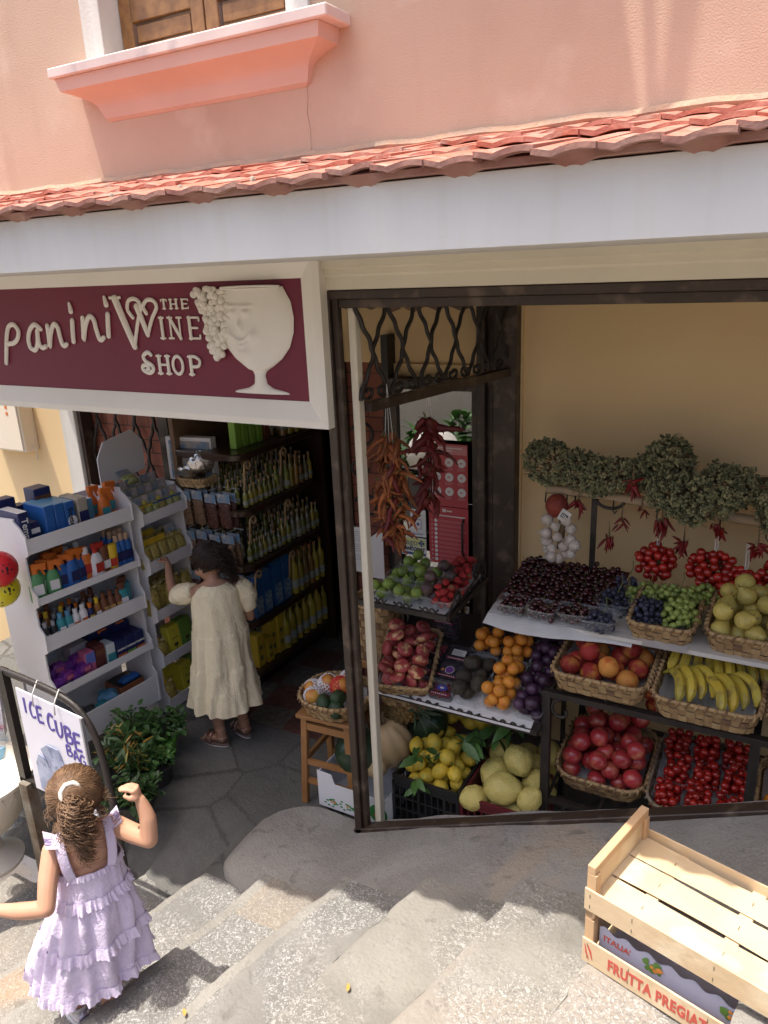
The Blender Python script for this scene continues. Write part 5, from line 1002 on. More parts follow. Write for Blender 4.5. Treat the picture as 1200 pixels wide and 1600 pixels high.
m = MB(); m.box((-.022, -.001, -.026), (.022, .001, .026)); o = m.obj('tag', M_pap, e); o.location = (.045, -.040, -.028); o.rotation_euler = (0, .5, 0); m = MB(); m.box((-.014, -.003, -.010), (.014, -.002, .010)); o = m.obj('tag_print', M_blk, e); o.location = (.045, -.040, -.028); o.rotation_euler = (0, .5, 0); m = MB(); [m.box((-.010 + .007 * k, -.0045, -.007), (-.006 + .007 * k, -.0035, .007)) for k in range(3)]; o = m.obj('tag_mark', M_pap, e); o.location = (.045, -.040, -.028); o.rotation_euler = (0, .5, 0)
def tomatoes(loc, n, sx, sy, sz, label, seed, sag=0):
    g = random.Random(seed); e = empty('tomato_bunch', loc, 0, label, 'tomato bunch', 'tomato bunches hanging from the pole'); pts = []; t = 0
    while len(pts) < n and t < 9000:
        t += 1; d = Vector((g.gauss(0, 1), g.gauss(0, 1), g.gauss(0, 1))).normalized() * g.uniform(.6, 1); p = Vector((d.x * sx, d.y * sy, d.z * sz * (1 - .35 * max(0, -d.z) * 0) - sag * abs(d.x) * .0 + sag * (1 - d.x * d.x) * -1))
        if all((p - o).length > .0255 for o in pts): pts.append(p); link('tomato', F_tom, e, p, rrot(g), .0165 * g.uniform(.9, 1.08))
    m = MB(); m.tube([(0, 0, sz * .5 - sag), (.002, 0, sz + .02), (.0, .0, sz + .10)], .0022, 5); m.tube([(0, 0, sz * .5 - sag), (.012, 0, sz + .02), (.006, .0, sz + .10)], .0018, 5); m.obj('string', M_pap, e)
    m = MB(); [m.tube([(0, 0, sz * .4 - sag), p * .8], .0015, 4) for p in pts[::3]]; m.obj('vine', M_stem, e)
tomatoes((-.435, 2.93, 1.155), 42, .072, .045, .078, 'short round bunch of small tomatoes on a white string', 1)
tomatoes((-.225, 2.91, 1.17), 48, .085, .045, .075, 'tomato bunch in the middle beside the round one', 2)
tomatoes((-.115, 2.88, 1.12), 46, .085, .045, .080, 'low hanging tomato bunch over the pears', 3)
tomatoes((.02, 2.90, 1.17), 46, .085, .045, .085, 'tomato bunch farthest from the garlic', 4)
def chibunch(loc, n, label, seed, size=.055, spread=.7):
    g = random.Random(seed); e = empty('chilli_bunch', loc, 0, label, 'chillies', 'small chilli bunches on the pole')
    for k in range(n): link('pepper', g.choice(F_chr), e, (g.gauss(0, .010), g.gauss(0, .008), g.uniform(-.012, .02)), (g.gauss(0, spread * .6), g.gauss(0, spread), g.uniform(0, 6.28)), size * g.uniform(.7, 1.15))
    m = MB(); [m.tube([(g.gauss(0, .006), 0, 0), (0, 0, .05 + .01 * k)], .0012, 4) for k in range(4)]; m.obj('string', M_tstem, e)
for k, (p, n, sz, lab) in enumerate((((-.755, 2.96, 1.355), 8, .06, 'small red chilli bunch beside the net bag'), ((-.625, 2.95, 1.215), 22, .05, 'dark red chilli bunch hanging lowest between garlic and round tomato bunch'), ((-.575, 2.945, 1.30), 7, .05, 'thin chilli sprig above the lowest bunch'), ((-.535, 2.90, 1.475), 26, .055, 'red chilli bunch lying on the pole between the oregano bundles'), ((-.42, 2.92, 1.325), 14, .06, 'bright red chilli bunch above the round tomato bunch'),
        ((-.335, 2.92, 1.245), 26, .055, 'dark chilli bunch beside the round tomato bunch'), ((-.22, 2.90, 1.33), 12, .055, 'red chilli bunch above the middle tomatoes'), ((-.08, 2.87, 1.285), 14, .055, 'red chilli bunch above the low hanging tomatoes'), ((-.50, 2.93, 1.365), 5, .05, 'three thin chillies hooked on the pole'))): chibunch(p, n, lab, k + 40, sz, .45 if k in (1, 4) else .8)
# ---------------------------------------------------------------- white display units with packets
M_unit = pm('white_display_board', (.76, .74, .74), .6, (.72, .70, .70), 2); 
def C_(r, g, b, ro=.45): return flat((r, g, b), ro)
navy, blue, lblue, orange, redc, yellow, white, brown, green, lime, purple, pinkc, teal, black = (C_(.012, .018, .09), C_(.02, .11, .36), C_(.10, .28, .45), C_(.65, .16, .02), C_(.45, .03, .02), C_(.72, .48, .03), C_(.72, .70, .70), C_(.16, .055, .025), C_(.10, .30, .12), C_(.22, .42, .06), C_(.10, .02, .20), C_(.50, .12, .22), C_(.04, .26, .30), C_(.015, .015, .018))
def unit(name, P0, rz, L_, D_, tiers, H_, label, near=True, h0=.0):
    e = empty(name, P0, rz, label, 'display unit', 'white display units by the entrance')
    for x in (0, L_ - .008):                          # side panels, stepped front edge
        pl = [(0, h0)]
        for (zt, zb) in sorted(tiers): pl += [(-.0, zb - .02), (-.022, zb), (-.022, zt + .012), (.0, zt + .05)]
        pl = [(a if a else .012, b) for a, b in pl]; top = tiers[0][0]
        pl += [(.05, top + .075), (.05, top + .09), (D_ - .05, H_), (D_, H_), (D_, h0 + .55), (D_ - .05, h0 + .42), (D_ - .05, h0)]
        m = MB(); m.prism(pl, x, x + .008, 'x'); m.obj('side_panel', M_unit, e)
    MB().box((.008, D_ - .006, h0 + .1), (L_ - .008, D_, H_ - .02)).obj('back_panel', M_unit, e)
    for (zt, zb) in tiers:
        MB().box((.0085, -.018, zb), (L_ - .0085, -.012, zt)).obj('lip', M_unit, e)
        m = MB(); m.add([(.0085, -.012, zb + .004), (L_ - .0085, -.012, zb + .004), (L_ - .0085, D_ - .006, zb + .03), (.0085, D_ - .006, zb + .03), (.0085, -.012, zb), (L_ - .0085, -.012, zb), (L_ - .0085, D_ - .006, zb + .026), (.0085, D_ - .006, zb + .026)], [(0, 1, 2, 3), (7, 6, 5, 4), (0, 4, 5, 1), (1, 5, 6, 2), (2, 6, 7, 3), (3, 7, 4, 0)]); m.obj('shelf', M_unit, e)
    return e, Matrix.Translation(P0) @ Matrix.Rotation(rz, 4, 'Z')
T1 = [(1.225, 1.155), (.94, .905), (.745, .67), (.47, .43), (.27, .12)]
u1, U1 = unit('display_unit', (-2.955, 1.965, 0), math.atan2(.995, .1), .572, .29, T1, 1.30, 'white five tier display unit of tissues, sun lotions and toiletries nearest the street')
T2_ = [(1.155, 1.10), (.895, .83), (.615, .555), (.34, .285), (.075, .01)]
u2, U2 = unit('display_unit', (-2.9, 2.59, 0), R(90), .325, .28, T2_, 1.25, 'white five tier display unit of pasta bags beside the standing girl')
m = MB(); m.prism([(.02, 1.26), (.02, 1.42), (.07, 1.50), (.27, 1.53), (.335, 1.46), (.335, 1.30)], .27, .276, 'y'); m.obj('header_board', M_unit, u2)
def fold(M): return M.to_translation(), M.to_euler()
def item(me, name, U, x, y, z, rot, scale, label, cat, group):
    o = link(name, me, None, (0, 0, 0), (0, 0, 0), None, label, cat, group); o.matrix_world = U @ Matrix.Translation((x, y, z)) @ Matrix.Rotation(rot, 4, 'Z') @ Matrix.Diagonal((*((scale,) * 3 if isinstance(scale, (int, float)) else scale), 1)); return o
def pack(U, x, y, z, w, d, h, mat, label, word=None, wcol=white, size=.03, rot=0, vert=False, cat='packet', panel=None, group=None, stripes=None, top=None):
    e = empty('packet', (0, 0, 0), 0, label, cat, group); e.matrix_world = U @ Matrix.Translation((x, y, z)) @ Matrix.Rotation(rot, 4, 'Z')
    m = MB(); m.box((-w / 2, 0, 0), (w / 2, d, h)); m.obj('carton', mat, e, bevel=.004)
    if top: MB().box((-w / 2 + .003, .003, h), (w / 2 - .003, d - .003, h + .001)).obj('top_flap', top, e)
    if panel: m = MB(); m.lathe([(0, 0), (panel[0], 0), (panel[0], .0008), (0, .0008)], 24, sy=1.1); o = m.obj('label_disc', panel[1], e); o.rotation_euler = (R(90), 0, 0); o.location = (w * .1, -.0005, h * .42)
    if stripes:
        for (a, b, c_) in stripes: MB().box((-w / 2 + .002, -.0012, h * a), (w / 2 - .002, -.0002, h * b)).obj('colour_band', c_, e)
    if word: o = text(word, size, wcol, e, (0, -.0022, h * .5), (R(90), R(90) if vert else 0, 0), bold=.0006)
    return e
G1 = 'tissue packs on the top tier'
pack(U1, .035, .02, 1.165, .05, .16, .175, navy, 'navy pack with a white slanted word standing at the near end of the top tier', 'Tempo', white, .042, vert=True, top=white, group=G1)
pack(U1, .085, .03, 1.165, .045, .14, .115, navy, 'lower navy and white pack beside the tall navy pack', stripes=[(.55, .75, white)], group=G1)
for k in range(3): pack(U1, .155 + .052 * k, .015, 1.166, .050, .17, .172 - .004 * k, blue, ('bright blue tissue pack beside the low navy pack', 'bright blue tissue pack in the middle of three', 'bright blue tissue pack with a round white label')[k], 'Scottex' if k == 2 else None, black, .034, vert=True, panel=(.024, white) if k == 2 else None, group=G1, top=lblue)
pack(U1, .325, .01, 1.166, .052, .15, .165, C_(.38, .33, .27), 'beige and navy tissue pack beside the bright blue packs', stripes=[(.12, .62, navy)], group=G1)
pack(U1, .39, .07, 1.168, .06, .12, .13, lblue, 'pale blue tissue pack behind the orange spray bottles', group=G1, top=white)
pack(U1, .06, .20, 1.30, .10, .07, .07, navy, 'dark navy box lying high at the near back corner', group=G1); pack(U1, .23, .17, 1.30, .085, .09, .085, navy, 'dark navy box lying on top of the blue packs', group=G1, stripes=[(.3, .6, brown)]); pack(U1, .13, .21, 1.27, .07, .06, .05, navy, 'flat navy box between the two raised boxes', group=G1)
def bottle_mesh(name, prof, mats, n=12, flat_=1., extra=None, brk=None):
    m = MB()
    for mi, P in prof: m.mat(mi); m.lathe(P, n, sy=flat_)
    if extra: extra(m)
    return m.mesh(name, mats, smooth=45)
def spray(body, trig, lab=None):
    def ex(m): m.mat(1); m.box((-.012, -.010, .128), (.026, .010, .148)); m.box((.022, -.006, .118), (.040, .006, .146)); m.bar((.020, 0, .134), (.034, 0, .098), .008, .007); m.mat(2); m.box((-.018, -.0185, .03), (.018, -.0165, .07))
    return bottle_mesh('spray', [(0, [(0, 0), (.030, .002), (.031, .02), (.030, .07), (.024, .095), (.012, .112), (0, .112)]), (1, [(.013, .110), (.014, .13), (.010, .15), (0, .152)])], [body, trig, lab or white], 14, .6, ex)
def tub(body, cap, lab=None, h=.13, r=.024, fl=.6, up=False):
    if up: P = [(0, [(.018, 0), (.020, .02)]), (1, [(0, -.001), (.019, 0), (.020, .022)]), (0, [(.021, .022), (r, .05), (r, h - .01), (r * .9, h), (0, h)])]
    else: P = [(0, [(0, 0), (r, .002), (r, h * .70), (r * .7, h * .80), (0, h * .8)]), (1, [(r * .55, h * .79), (r * .55, h), (0, h)])]
    def ex(m): m.mat(2); m.box((-r * .6, -r * fl - .0012, h * .25), (r * .6, -r * fl * .8, h * .52))
    return bottle_mesh('tube', P, [body, cap, lab or white], 12, fl, ex)
SP = {}
def prod(kind, U, x, y, z, label, cat='bottle', group='sun lotions on the second tier', rot=0, s=1.):
    item(kind, 'lotion_bottle', U, x, y, z, rot + rnd.uniform(-.25, .25), s * 1.22 * rnd.uniform(.95, 1.05), label, cat, group)
orsp = spray(orange, orange, teal); bsp = spray(blue, orange, navy); gsp = spray(green, orange, white); wsp = spray(white, redc, redc); btub = tub(brown, orange, white, .13, up=True); ytub = tub(yellow, orange, redc, .125, up=True); ortub = tub(orange, white, redc, .14); blb = tub(blue, C_(.45, .30, .2), navy, .15, .021, .8)
prod(orsp, U1, .46, .045, 1.163, 'orange trigger spray bottle at the far end of the top tier, in front', group='orange sprays'); prod(orsp, U1, .445, .12, 1.168, 'orange trigger spray bottle behind the front orange one', group='orange sprays'); prod(orsp, U1, .525, .10, 1.168, 'orange trigger spray bottle leaning on the end panel', group='orange sprays')
z2 = .912
for k, x in enumerate((.035, .075, .115)): prod(gsp, U1, x, .02 + .03 * (k % 2), z2, 'light green spray with orange trigger at the near end of the second tier')
for k, x in enumerate((.13, .175, .22, .265)): prod(bsp, U1, x, .02 + .015 * (k % 2) + (.06 if k == 0 else 0), z2, 'blue spray with orange trigger on the second tier')
for x, y in ((.15, .13), (.21, .13), (.27, .14), (.32, .12)): prod(bsp if x < .25 else ortub, U1, x, y, z2 + .012, 'bottle in the shaded back row of the second tier', s=.95)
prod(ortub, U1, .305, .03, z2, 'orange red lotion bottle with white cap on the second tier'); prod(wsp, U1, .35, .015, z2, 'white spray bottle with red trigger on the second tier'); prod(btub, U1, .40, .02, z2, 'brown lotion tube beside the white spray'); prod(ytub, U1, .44, .015, z2, 'yellow lotion tube beside the brown one')
for k in range(8): prod(blb, U1, .475 + .030 * (k % 3) , .02 + .045 * (k // 3), z2 + .008 * (k // 3), 'blue lotion bottle with pale cap at the far end of the second tier')
G3 = 'small bottles on the third tier'
dk = [tub(black, C_(.3, .3, .32), white, .10, .016, .9), tub(brown, brown, C_(.5, .3, .1), .12, .018, .8), tub(teal, lblue, white, .115, .018, .8), tub(white, white, orange, .11, .018, .7), tub(navy, orange, yellow, .11, .016, .8), tub(C_(.25, .1, .02), yellow, white, .12, .016, .9)]
names3 = ['small black bottle on the third tier', 'brown oil bottle on the third tier', 'teal bottle on the third tier', 'white squeeze bottle on the third tier', 'navy bottle with orange cap on the third tier', 'brown bottle with yellow cap on the third tier']
for k in range(11):
    for r_ in range(3):
        q = rnd.choice((0, 0, 5, 4, 1)) if r_ else (0, 0, 2, 2, 3, 3, 4, 5, 1, 1, 1, 2)[k]
        if k > 8 and r_ > 1: continue
        prod(dk[q], U1, .03 + .040 * k, .014 + .052 * r_, .68 + .004 * r_, names3[q], group=G3, s=1.0)
M_sha = tub(teal, brown, white, .13, .034, .5)
for k in range(3): prod(M_sha, U1, .46 + .035 * k, .02 + .04 * k, .685, 'wide teal and brown bottle at the far end of the third tier', group=G3)
G4 = 'packets on the fourth tier'; z4 = .437
g = random.Random(14)
def pillow(U, x, y, z, w, d, h, mat, label, cat='packet', group=None, rot=0, mats=None, tilt=0, band=None):
    m = MB(); m.ball((0, 0, h / 2), 1, 18, 10, sx=w / 2, sy=d / 2, sz=h / 2, f=lambda q: 1 / max(abs(q.x) / (w / 2), abs(q.y) / (d / 2), .01) ** .75 * (sqrt((q.x / (w / 2)) ** 2 + (q.y / (d / 2)) ** 2) ** .75 if abs(q.x) + abs(q.y) > 1e-5 else 1) * (1 + .08 * nz(q.x * 60 + x * 30, q.y * 60, q.z * 60)))
    e = m.mesh('packet', mat, smooth=50); o = link('packet', e, None, label=label, cat=cat, group=group); o.matrix_world = U @ TR((x, y, z), rz=rot, rx=tilt)
    if band: b = MB(); b.box((-w * .25, -d * .53, h * .35), (w * .25, -d * .50, h * .7)); b.obj('label_strip', band, o)
    return o
M_purp = pm('purple_foil', (.10, .02, .22), .3, (.18, .03, .25), 30, .5, 40); M_purpp = pm('violet_foil', (.22, .03, .22), .3, (.10, .02, .2), 30, .5, 40)
for k in range(9): pillow(U1, .045 + .05 * (k % 4), .03 + .06 * (k // 4), z4 + .026 * (k // 4) + .02 * (k % 2), .07, .055, .06, (M_purp, M_purpp)[k % 2], 'shiny purple hygiene packet on the fourth tier', group='purple packets', rot=.2 * sin(k), band=pinkc if k % 2 else None)
pack(U1, .225, .012, z4, .055, .06, .125, pinkc, 'pink and blue box beside the purple packets', group=G4, stripes=[(.5, .95, C_(.12, .16, .5))]); pack(U1, .285, .014, z4, .055, .08, .135, C_(.10, .02, .02), 'dark red box between the pink and the white boxes', group=G4, stripes=[(.6, .8, brown)]); pack(U1, .345, .012, z4, .05, .08, .115, C_(.6, .66, .66), 'white box with a teal corner on the fourth tier', group=G4, stripes=[(.1, .55, teal)]); pack(U1, .23, .10, z4 + .01, .10, .08, .13, C_(.35, .33, .38), 'grey wrapped pack behind the pink box', group=G4)
for k in range(6): pack(U1, .405 + .058 * (k % 3), .012 + .11 * (k // 3), z4 + .004 + (.03 if k > 2 else 0), .056, .10, .105, navy, 'navy box with a white word, green and orange bands on the fourth tier', 'TAMPAX', white, .014, group='navy boxes on the fourth tier', stripes=[(.12, .26, lime if k % 2 else orange)])
for k in range(4): pack(U1, .33 + .055 * k, .13, z4 + .115, .055, .09, .06, navy, 'navy box lying on the second layer of the fourth tier', group='navy boxes on the fourth tier', stripes=[(.3, .55, orange)] if k % 2 else None)
M_bagd = clear('dark_bag_film', (.06, .06, .065), .8, .25)
for k in range(7): pillow(U1, .06 + .055 * k, .05 + .05 * (k % 2), .15 + .02 * (k % 3), .11, .10, .07, (M_bagd, M_bagd, M_bagd, M_bagd, teal, lblue, white)[k], 'crumpled pack in the bottom tier of the street side unit', group='packs in the bottom tier', rot=.5 * k)
pack(U1, .46, .05, .16, .15, .14, .10, C_(.30, .10, .04), 'orange brown open carton with blue packs in the bottom tier', group='packs in the bottom tier', top=black); pillow(U1, .47, .09, .25, .12, .05, .04, blue, 'blue packet in the orange brown carton', group='packs in the bottom tier')
# pasta bags, header cards, boxes on the second unit
M_pasta = pm('pasta_in_bag', (.50, .40, .10), .35, (.32, .22, .05), 90, .9, 80, c3=(.62, .55, .22), s3=60); M_pastag = pm('green_pasta_in_bag', (.32, .36, .12), .35, (.50, .48, .22), 90, .9, 80, c3=(.16, .22, .05), s3=60); M_nuts = pm('spices_in_bag', (.26, .15, .08), .35, (.12, .06, .035), 110, .9, 90, c3=(.42, .30, .18), s3=70); M_nutd = pm('dark_spices_in_bag', (.12, .035, .025), .35, (.06, .03, .02), 110, .9, 90, c3=(.25, .10, .07), s3=70)
M_card1 = pm('photo_card', (.12, .26, .42), .4, (.40, .34, .30), 26, 0, c3=(.6, .58, .5), s3=40); M_card2 = pm('photo_card_floral', (.42, .30, .32), .4, (.62, .56, .50), 30, 0, c3=(.18, .3, .4), s3=34)
def bag(U, x, y, z, w, d, h, fill, label, card=None, tie=None, group=None, tilt=0, rot=0, cat='bag', hc=.05, strip=None, sticker=None):
    e = empty('filled_bag', (0, 0, 0), 0, label, cat, group); e.matrix_world = U @ TR((x, y, z), rz=rot, rx=tilt); sd_ = x * 31 + y * 17 + z * 7
    m = MB(); P = [(0, 0), (.42, .01), (.5, .12), (.5, .5), (.44, .85), (.2 if tie else .42, 1.0), (0, 1.0)]
    m.lathe([(a, b * h) for a, b in P], 16, sx=w, sy=d, wob=lambda a, zz: .10 * nz(a * 1.7 + sd_, zz * 30, sd_) + .12 * (abs(sin(a)) * abs(cos(a)))); m.obj('bag', fill, e, smooth=True)
    if tie: m = MB(); [m.tube([(0, 0, h * .98), (.018 * cos(k * 1.3), .018 * sin(k * 1.3), h * 1.05), (.030 * cos(k * 1.3), .03 * sin(k * 1.3), h * 1.12)], [.004, .006, .002], 5) for k in range(5)]; m.obj('ribbon', tie, e)
    if card: MB().box((-w * .5, -.0015, h * .97), (w * .5, .0015, h * .97 + hc)).obj('header_card', card, e)
    if strip: MB().box((-w * .5, -d * .5 - .001, h * .90), (w * .5, -.002, h * .97)).obj('header_strip', strip, e)
    if sticker: m = MB(); m.ball((0, 0, 0), .014, 10, 5, sy=.15); o = m.obj('sticker', sticker, e); o.location = (-w * .2, -.004, h * 1.08)
    return e
raf = C_(.55, .45, .2)
for r_ in range(3):
    for k in range(6): bag(U2, .030 + .050 * k, .022 + .07 * r_, 1.106 + .012 * r_, .058, .055, .085 + .018 * r_, M_pastag if (k + r_) % 3 else M_pasta, 'bag of green and white pasta with a photo header card on the top tier', M_card2 if k % 2 else M_card1, group='pasta bags on the top tier of the pasta unit', strip=blue if r_ == 0 and k > 1 else (yellow if k < 2 and r_ == 0 else None), sticker=C_(.62, .58, .08) if r_ == 0 and k % 2 else None, tilt=-.1)
bag(U2, .15, .17, 1.27, .085, .04, .06, M_pastag, 'single pasta bag lying on top of the heap under the header board', M_card1, tilt=-1.0)
for r_ in range(2):
    for k in range(5): bag(U2, .035 + .062 * k, .028 + .08 * r_, .838 + .02 * r_, .072, .06, .125, M_pasta, 'golden pasta bag on the second tier of the pasta unit', (yellow if k < 3 else None), tie=None if k < 3 else raf, group='golden pasta bags', tilt=-.15, hc=.035)
bag(U2, .26, .04, .93, .07, .03, .05, M_pasta, 'pasta bag with a photo card lying on the second tier', M_card1, tilt=-.5)
for k in range(5): bag(U2, .040 + .062 * k, .035 + .02 * (k % 2), .562, .085, .07, .165, M_pasta, 'tied clear bag of yellow pasta on the third tier', tie=raf, group='tied pasta bags')
for k in range(4): bag(U2, .06 + .068 * k, .12, .575, .075, .06, .16, M_pasta, 'tied clear bag of yellow pasta in the back row of the third tier', tie=raf, group='tied pasta bags at the back')
yb = C_(.66, .58, .05); gb = C_(.16, .32, .05)
bag(U2, .045, .04, .292, .085, .07, .12, M_pasta, 'tied bag with round yellow tag beside the yellow box on the fourth tier', tie=raf, sticker=yellow); bag(U2, .05, .03, .016, .095, .07, .14, M_pasta, 'tied bag with ribbon on the lowest tier of the pasta unit', tie=raf, sticker=yellow)
def tallbox(U, x, y, z, w, d, h, mat, label, group=None, rot=0, lean=-.12, tree=True):
    e = empty('gift_box', (0, 0, 0), 0, label, 'box', group); e.matrix_world = U @ TR((x, y, z), rz=rot, rx=lean); MB().box((-w / 2, 0, 0), (w / 2, d, h)).obj('carton', mat, e, bevel=.002)
    if tree: m = MB(); m.ball((0, -.001, h * .30), .018, 10, 5, sy=.06, sz=.6); m.box((-.002, -.002, h * .14), (.002, -.0005, h * .28)); m.obj('tree_print', C_(.08, .07, .02), e); m = MB(); m.box((-w * .25, -.0015, h * .52), (w * .25, -.0005, h * .56)); m.tube([(-.010, -.001, h * .80), (0, -.001, h * .86), (.010, -.001, h * .80), (0, -.001, h * .74), (-.010, -.001, h * .80)], .001, 4); m.obj('print', C_(.25, .25, .05), e)
    return e
tallbox(U2, .15, .02, .295, .085, .06, .165, yb, 'yellow box with a small tree print on the fourth tier', 'yellow and green boxes'); tallbox(U2, .24, .02, .30, .085, .06, .165, gb, 'green box with a small tree print beside the yellow one', 'yellow and green boxes')
tallbox(U2, .145, .09, .02, .08, .06, .19, yb, 'yellow box at the back of the lowest tier', 'yellow and green boxes'); tallbox(U2, .215, .03, .018, .085, .06, .175, yb, 'yellow box with tree print at the front of the lowest tier', 'yellow and green boxes'); tallbox(U2, .285, .06, .018, .05, .06, .175, gb, 'green box at the far end of the lowest tier', 'yellow and green boxes')
# wire rack with hanging spice bags between the pasta unit and the bottle shelves
wr = empty('wire_rack', (-2.76, 2.985, 0), 0, 'white wire rack of hanging spice bags between pasta unit and bottle shelves', 'rack')
m = MB(); m.box((-.20, .03, 0), (-.18, .045, 1.25)); m.obj('upright', M_unit, wr); m = MB(); m.box((.16, .03, 0), (.175, .045, 1.22)); m.obj('upright', M_iron, wr)
for z in (1.21, .98, .74): m = MB(); m.bar((-.19, .03, z), (.17, .03, z), .006); [m.tube([(-.14 + .09 * k, .03, z), (-.14 + .09 * k, -.06, z + .004)], .002, 5) for k in range(4)]; m.obj('hook_bar', M_unit, wr)
IW = Matrix.Translation((-2.76, 2.985, 0))
for r_, z in enumerate((1.21, .98, .74)):
    for k in range(4):
        for q in range(2): bag(IW, -.14 + .092 * k + .012 * q, -.055 + .035 * q, z - .21 + .01 * (k % 2), .080, .032, .145, (M_nuts, M_nuts, M_nutd, M_nutd)[(k + r_) % 4], 'spice bag with photo card hanging on the %s row of the wire rack' % ('upper', 'middle', 'lower')[r_], M_card1, group='hanging spice bags, %s row' % ('upper', 'middle', 'lower')[r_], hc=.055, rot=.1 * sin(k * 5), tilt=.06)
M_silv = pm('silver_foil', (.75, .74, .74), .22, metal=1, bump=.9, bscale=25)
_, Mb = basket((-2.80, 2.93, 1.235), .17, .13, .045, 'shallow yellow wicker basket of silver bags on top of the wire rack', rz=.1, seed=31, rad=.03, rows=2, liner=False, seg=.02, mats=[M_w1, M_w1, M_w2])
for k in range(3): pillow(Matrix.Identity(4), -2.83 + .035 * k, 2.93 + .01 * k, 1.26 + .025 * k, .11, .06, .11, M_silv, 'crumpled silver foil bag, %s of three in the shallow basket' % ('first', 'second', 'third')[k], cat='foil bag', group='silver bags', rot=.5 * k, tilt=.7 - .3 * k)
e = empty('picture_board', (-2.87, 3.0, 1.24), R(8), 'white edged picture board with a sea photo behind the silver bags', 'board'); MB().box((-.16, -.02, 0), (.13, .03, .24)).obj('frame', M_unit, e, bevel=.002); MB().box((-.14, -.022, .01), (.12, -.0205, .22)).obj('photo', M_card1, e); text('200', .03, M_blk, e, (-.10, -.0235, .19), bold=.001)

# ---------------------------------------------------------------- bottle shelves inside
M_shelf = pm('dark_walnut', (.035, .016, .010), .3, (.05, .024, .014), 5, .05, 40, coat=.3)
bs = empty('bottle_shelving', (-2.72, 3.3, 0), 0, 'dark walnut shelving with curled brackets full of liqueur bottles inside the shop', 'shelving')
def BS(m): m.T = Matrix.Translation((2.72, -3.3, 0)); return m
SZ = (1.42, 1.115, .80, .465, .165)
for z in SZ:
    m = BS(MB()); m.prism([(-2.93, 2.92)] + [(-2.58 + .08 * sin(a * pi / 16), 3.0 - .08 * cos(a * pi / 16)) for a in range(9)] + [(-2.50 + .0 , 3.62), (-2.54, 3.68), (-2.93, 3.70)], z - .038, z, 'z'); m.obj('shelf', M_shelf, bs, bevel=.006)
BS(MB()).box((-2.96, 2.93, 0), (-2.93, 3.75, 1.75)).obj('back_panel', pm('warm_back_panel', (.20, .12, .07), .6, (.16, .09, .05), 3), bs); BS(MB()).box((-2.93, 3.70, 0), (-2.50, 3.73, 1.75)).obj('side_panel', M_shelf, bs)
BS(MB()).box((-2.90, 2.96, .0), (-2.60, 3.68, .10)).obj('plinth', M_shelf, bs)
M_gold = pm('pale_carved_wood', (.45, .30, .15), .5, (.36, .22, .10), 10)
for z in SZ[:3]:
    for y in (2.98, 3.30):
        m = BS(MB()); Pq = lambda u, zz: (-2.515, y + u, zz)
        spiral(m, Pq, (.035, z - .075), .030, pi, 1.1, -1, .006, 20, [(-.012, z - .20), (-.004, z - .15), (.0, z - .12)]); m.obj('carved_bracket', M_gold, bs, smooth=True)
def liq(name, c): 
    return pm(name, c, .12, tuple(q * .7 for q in c), 6, coat=.6, rv=.35)
L_y = liq('yellow_liqueur', (.34, .26, .03)); L_g = liq('green_liqueur', (.20, .21, .03)); L_a = liq('amber_liqueur', (.26, .14, .03)); L_c = liq('pale_liqueur', (.22, .19, .10)); L_l = liq('lemon_liqueur', (.34, .28, .03))
M_cork = flat((.42, .26, .14), .6); M_lab = pm('bottle_label', (.36, .33, .24), .6, (.16, .22, .22), 60, rv=.3); M_copper = flat((.40, .16, .07), .35)
def lb(liqm, cap, h, r, lab=True, neck=.35):
    m = MB(); m.lathe([(0, 0), (r, .003), (r, h * .55), (r * .85, h * .64), (r * neck, h * .74), (r * neck, h * .93), (0, h * .93)], 10); m.mat(1); m.lathe([(r * (neck + .06), h * .90), (r * (neck + .06), h), (0, h)], 8)
    if lab: m.mat(2); m.lathe([(r * 1.02, h * .14), (r * 1.02, h * .32)], 10)
    return m.mesh('bottle', [liqm, cap, M_lab], smooth=50)
small = [lb(q, M_cork, .165, .020) for q in (L_y, L_g, L_c, L_a)]; smallf = [lb(q, M_cork, .19, .017, False) for q in (L_y, L_a, L_c)]; mid = [lb(L_y, M_copper, .27, .026), lb(L_a, M_copper, .27, .026)]; big = [lb(L_l, M_cork, .27, .033), lb(L_y, M_cork, .29, .028)]; tiny = [lb(q, M_cork, .12, .017) for q in (L_y, L_g, L_c)]
def stock(tier, ms, y0, y1, dy, x0, x1, dx, label, group, step=0, j=.004):
    z = SZ[tier]; y = y0; 
    while y < y1:
        x = x0; k = 0
        while x > x1: link('liqueur_bottle', rnd.choice(ms), None, (x + rnd.uniform(-j, j), y + rnd.uniform(-j, j), z + .002 + step * k), (0, 0, rnd.uniform(0, 6)), rnd.uniform(.94, 1.05), label, 'bottle', group); x -= dx; k += 1
        y += dy
stock(1, tiny, 3.0, 3.26, .043, -2.545, -2.88, .055, 'small squat liqueur bottle at the near end of the upper bottle shelf', 'small bottles on the upper shelf', .012)
stock(1, small + smallf, 3.28, 3.66, .048, -2.545, -2.88, .065, 'slim liqueur bottle with pale cork at the far end of the upper bottle shelf', 'slim bottles on the upper shelf', .008)
stock(2, tiny, 3.0, 3.28, .043, -2.545, -2.88, .055, 'small liqueur bottle at the near end of the second bottle shelf', 'small bottles on the second shelf', .012)
stock(2, small, 3.30, 3.66, .050, -2.545, -2.88, .065, 'round shouldered liqueur bottle at the far end of the second bottle shelf', 'bottles on the second shelf', .008)
stock(3, mid, 3.37, 3.66, .056, -2.54, -2.88, .062, 'tall liqueur bottle with copper cap on the third bottle shelf', 'copper capped bottles')
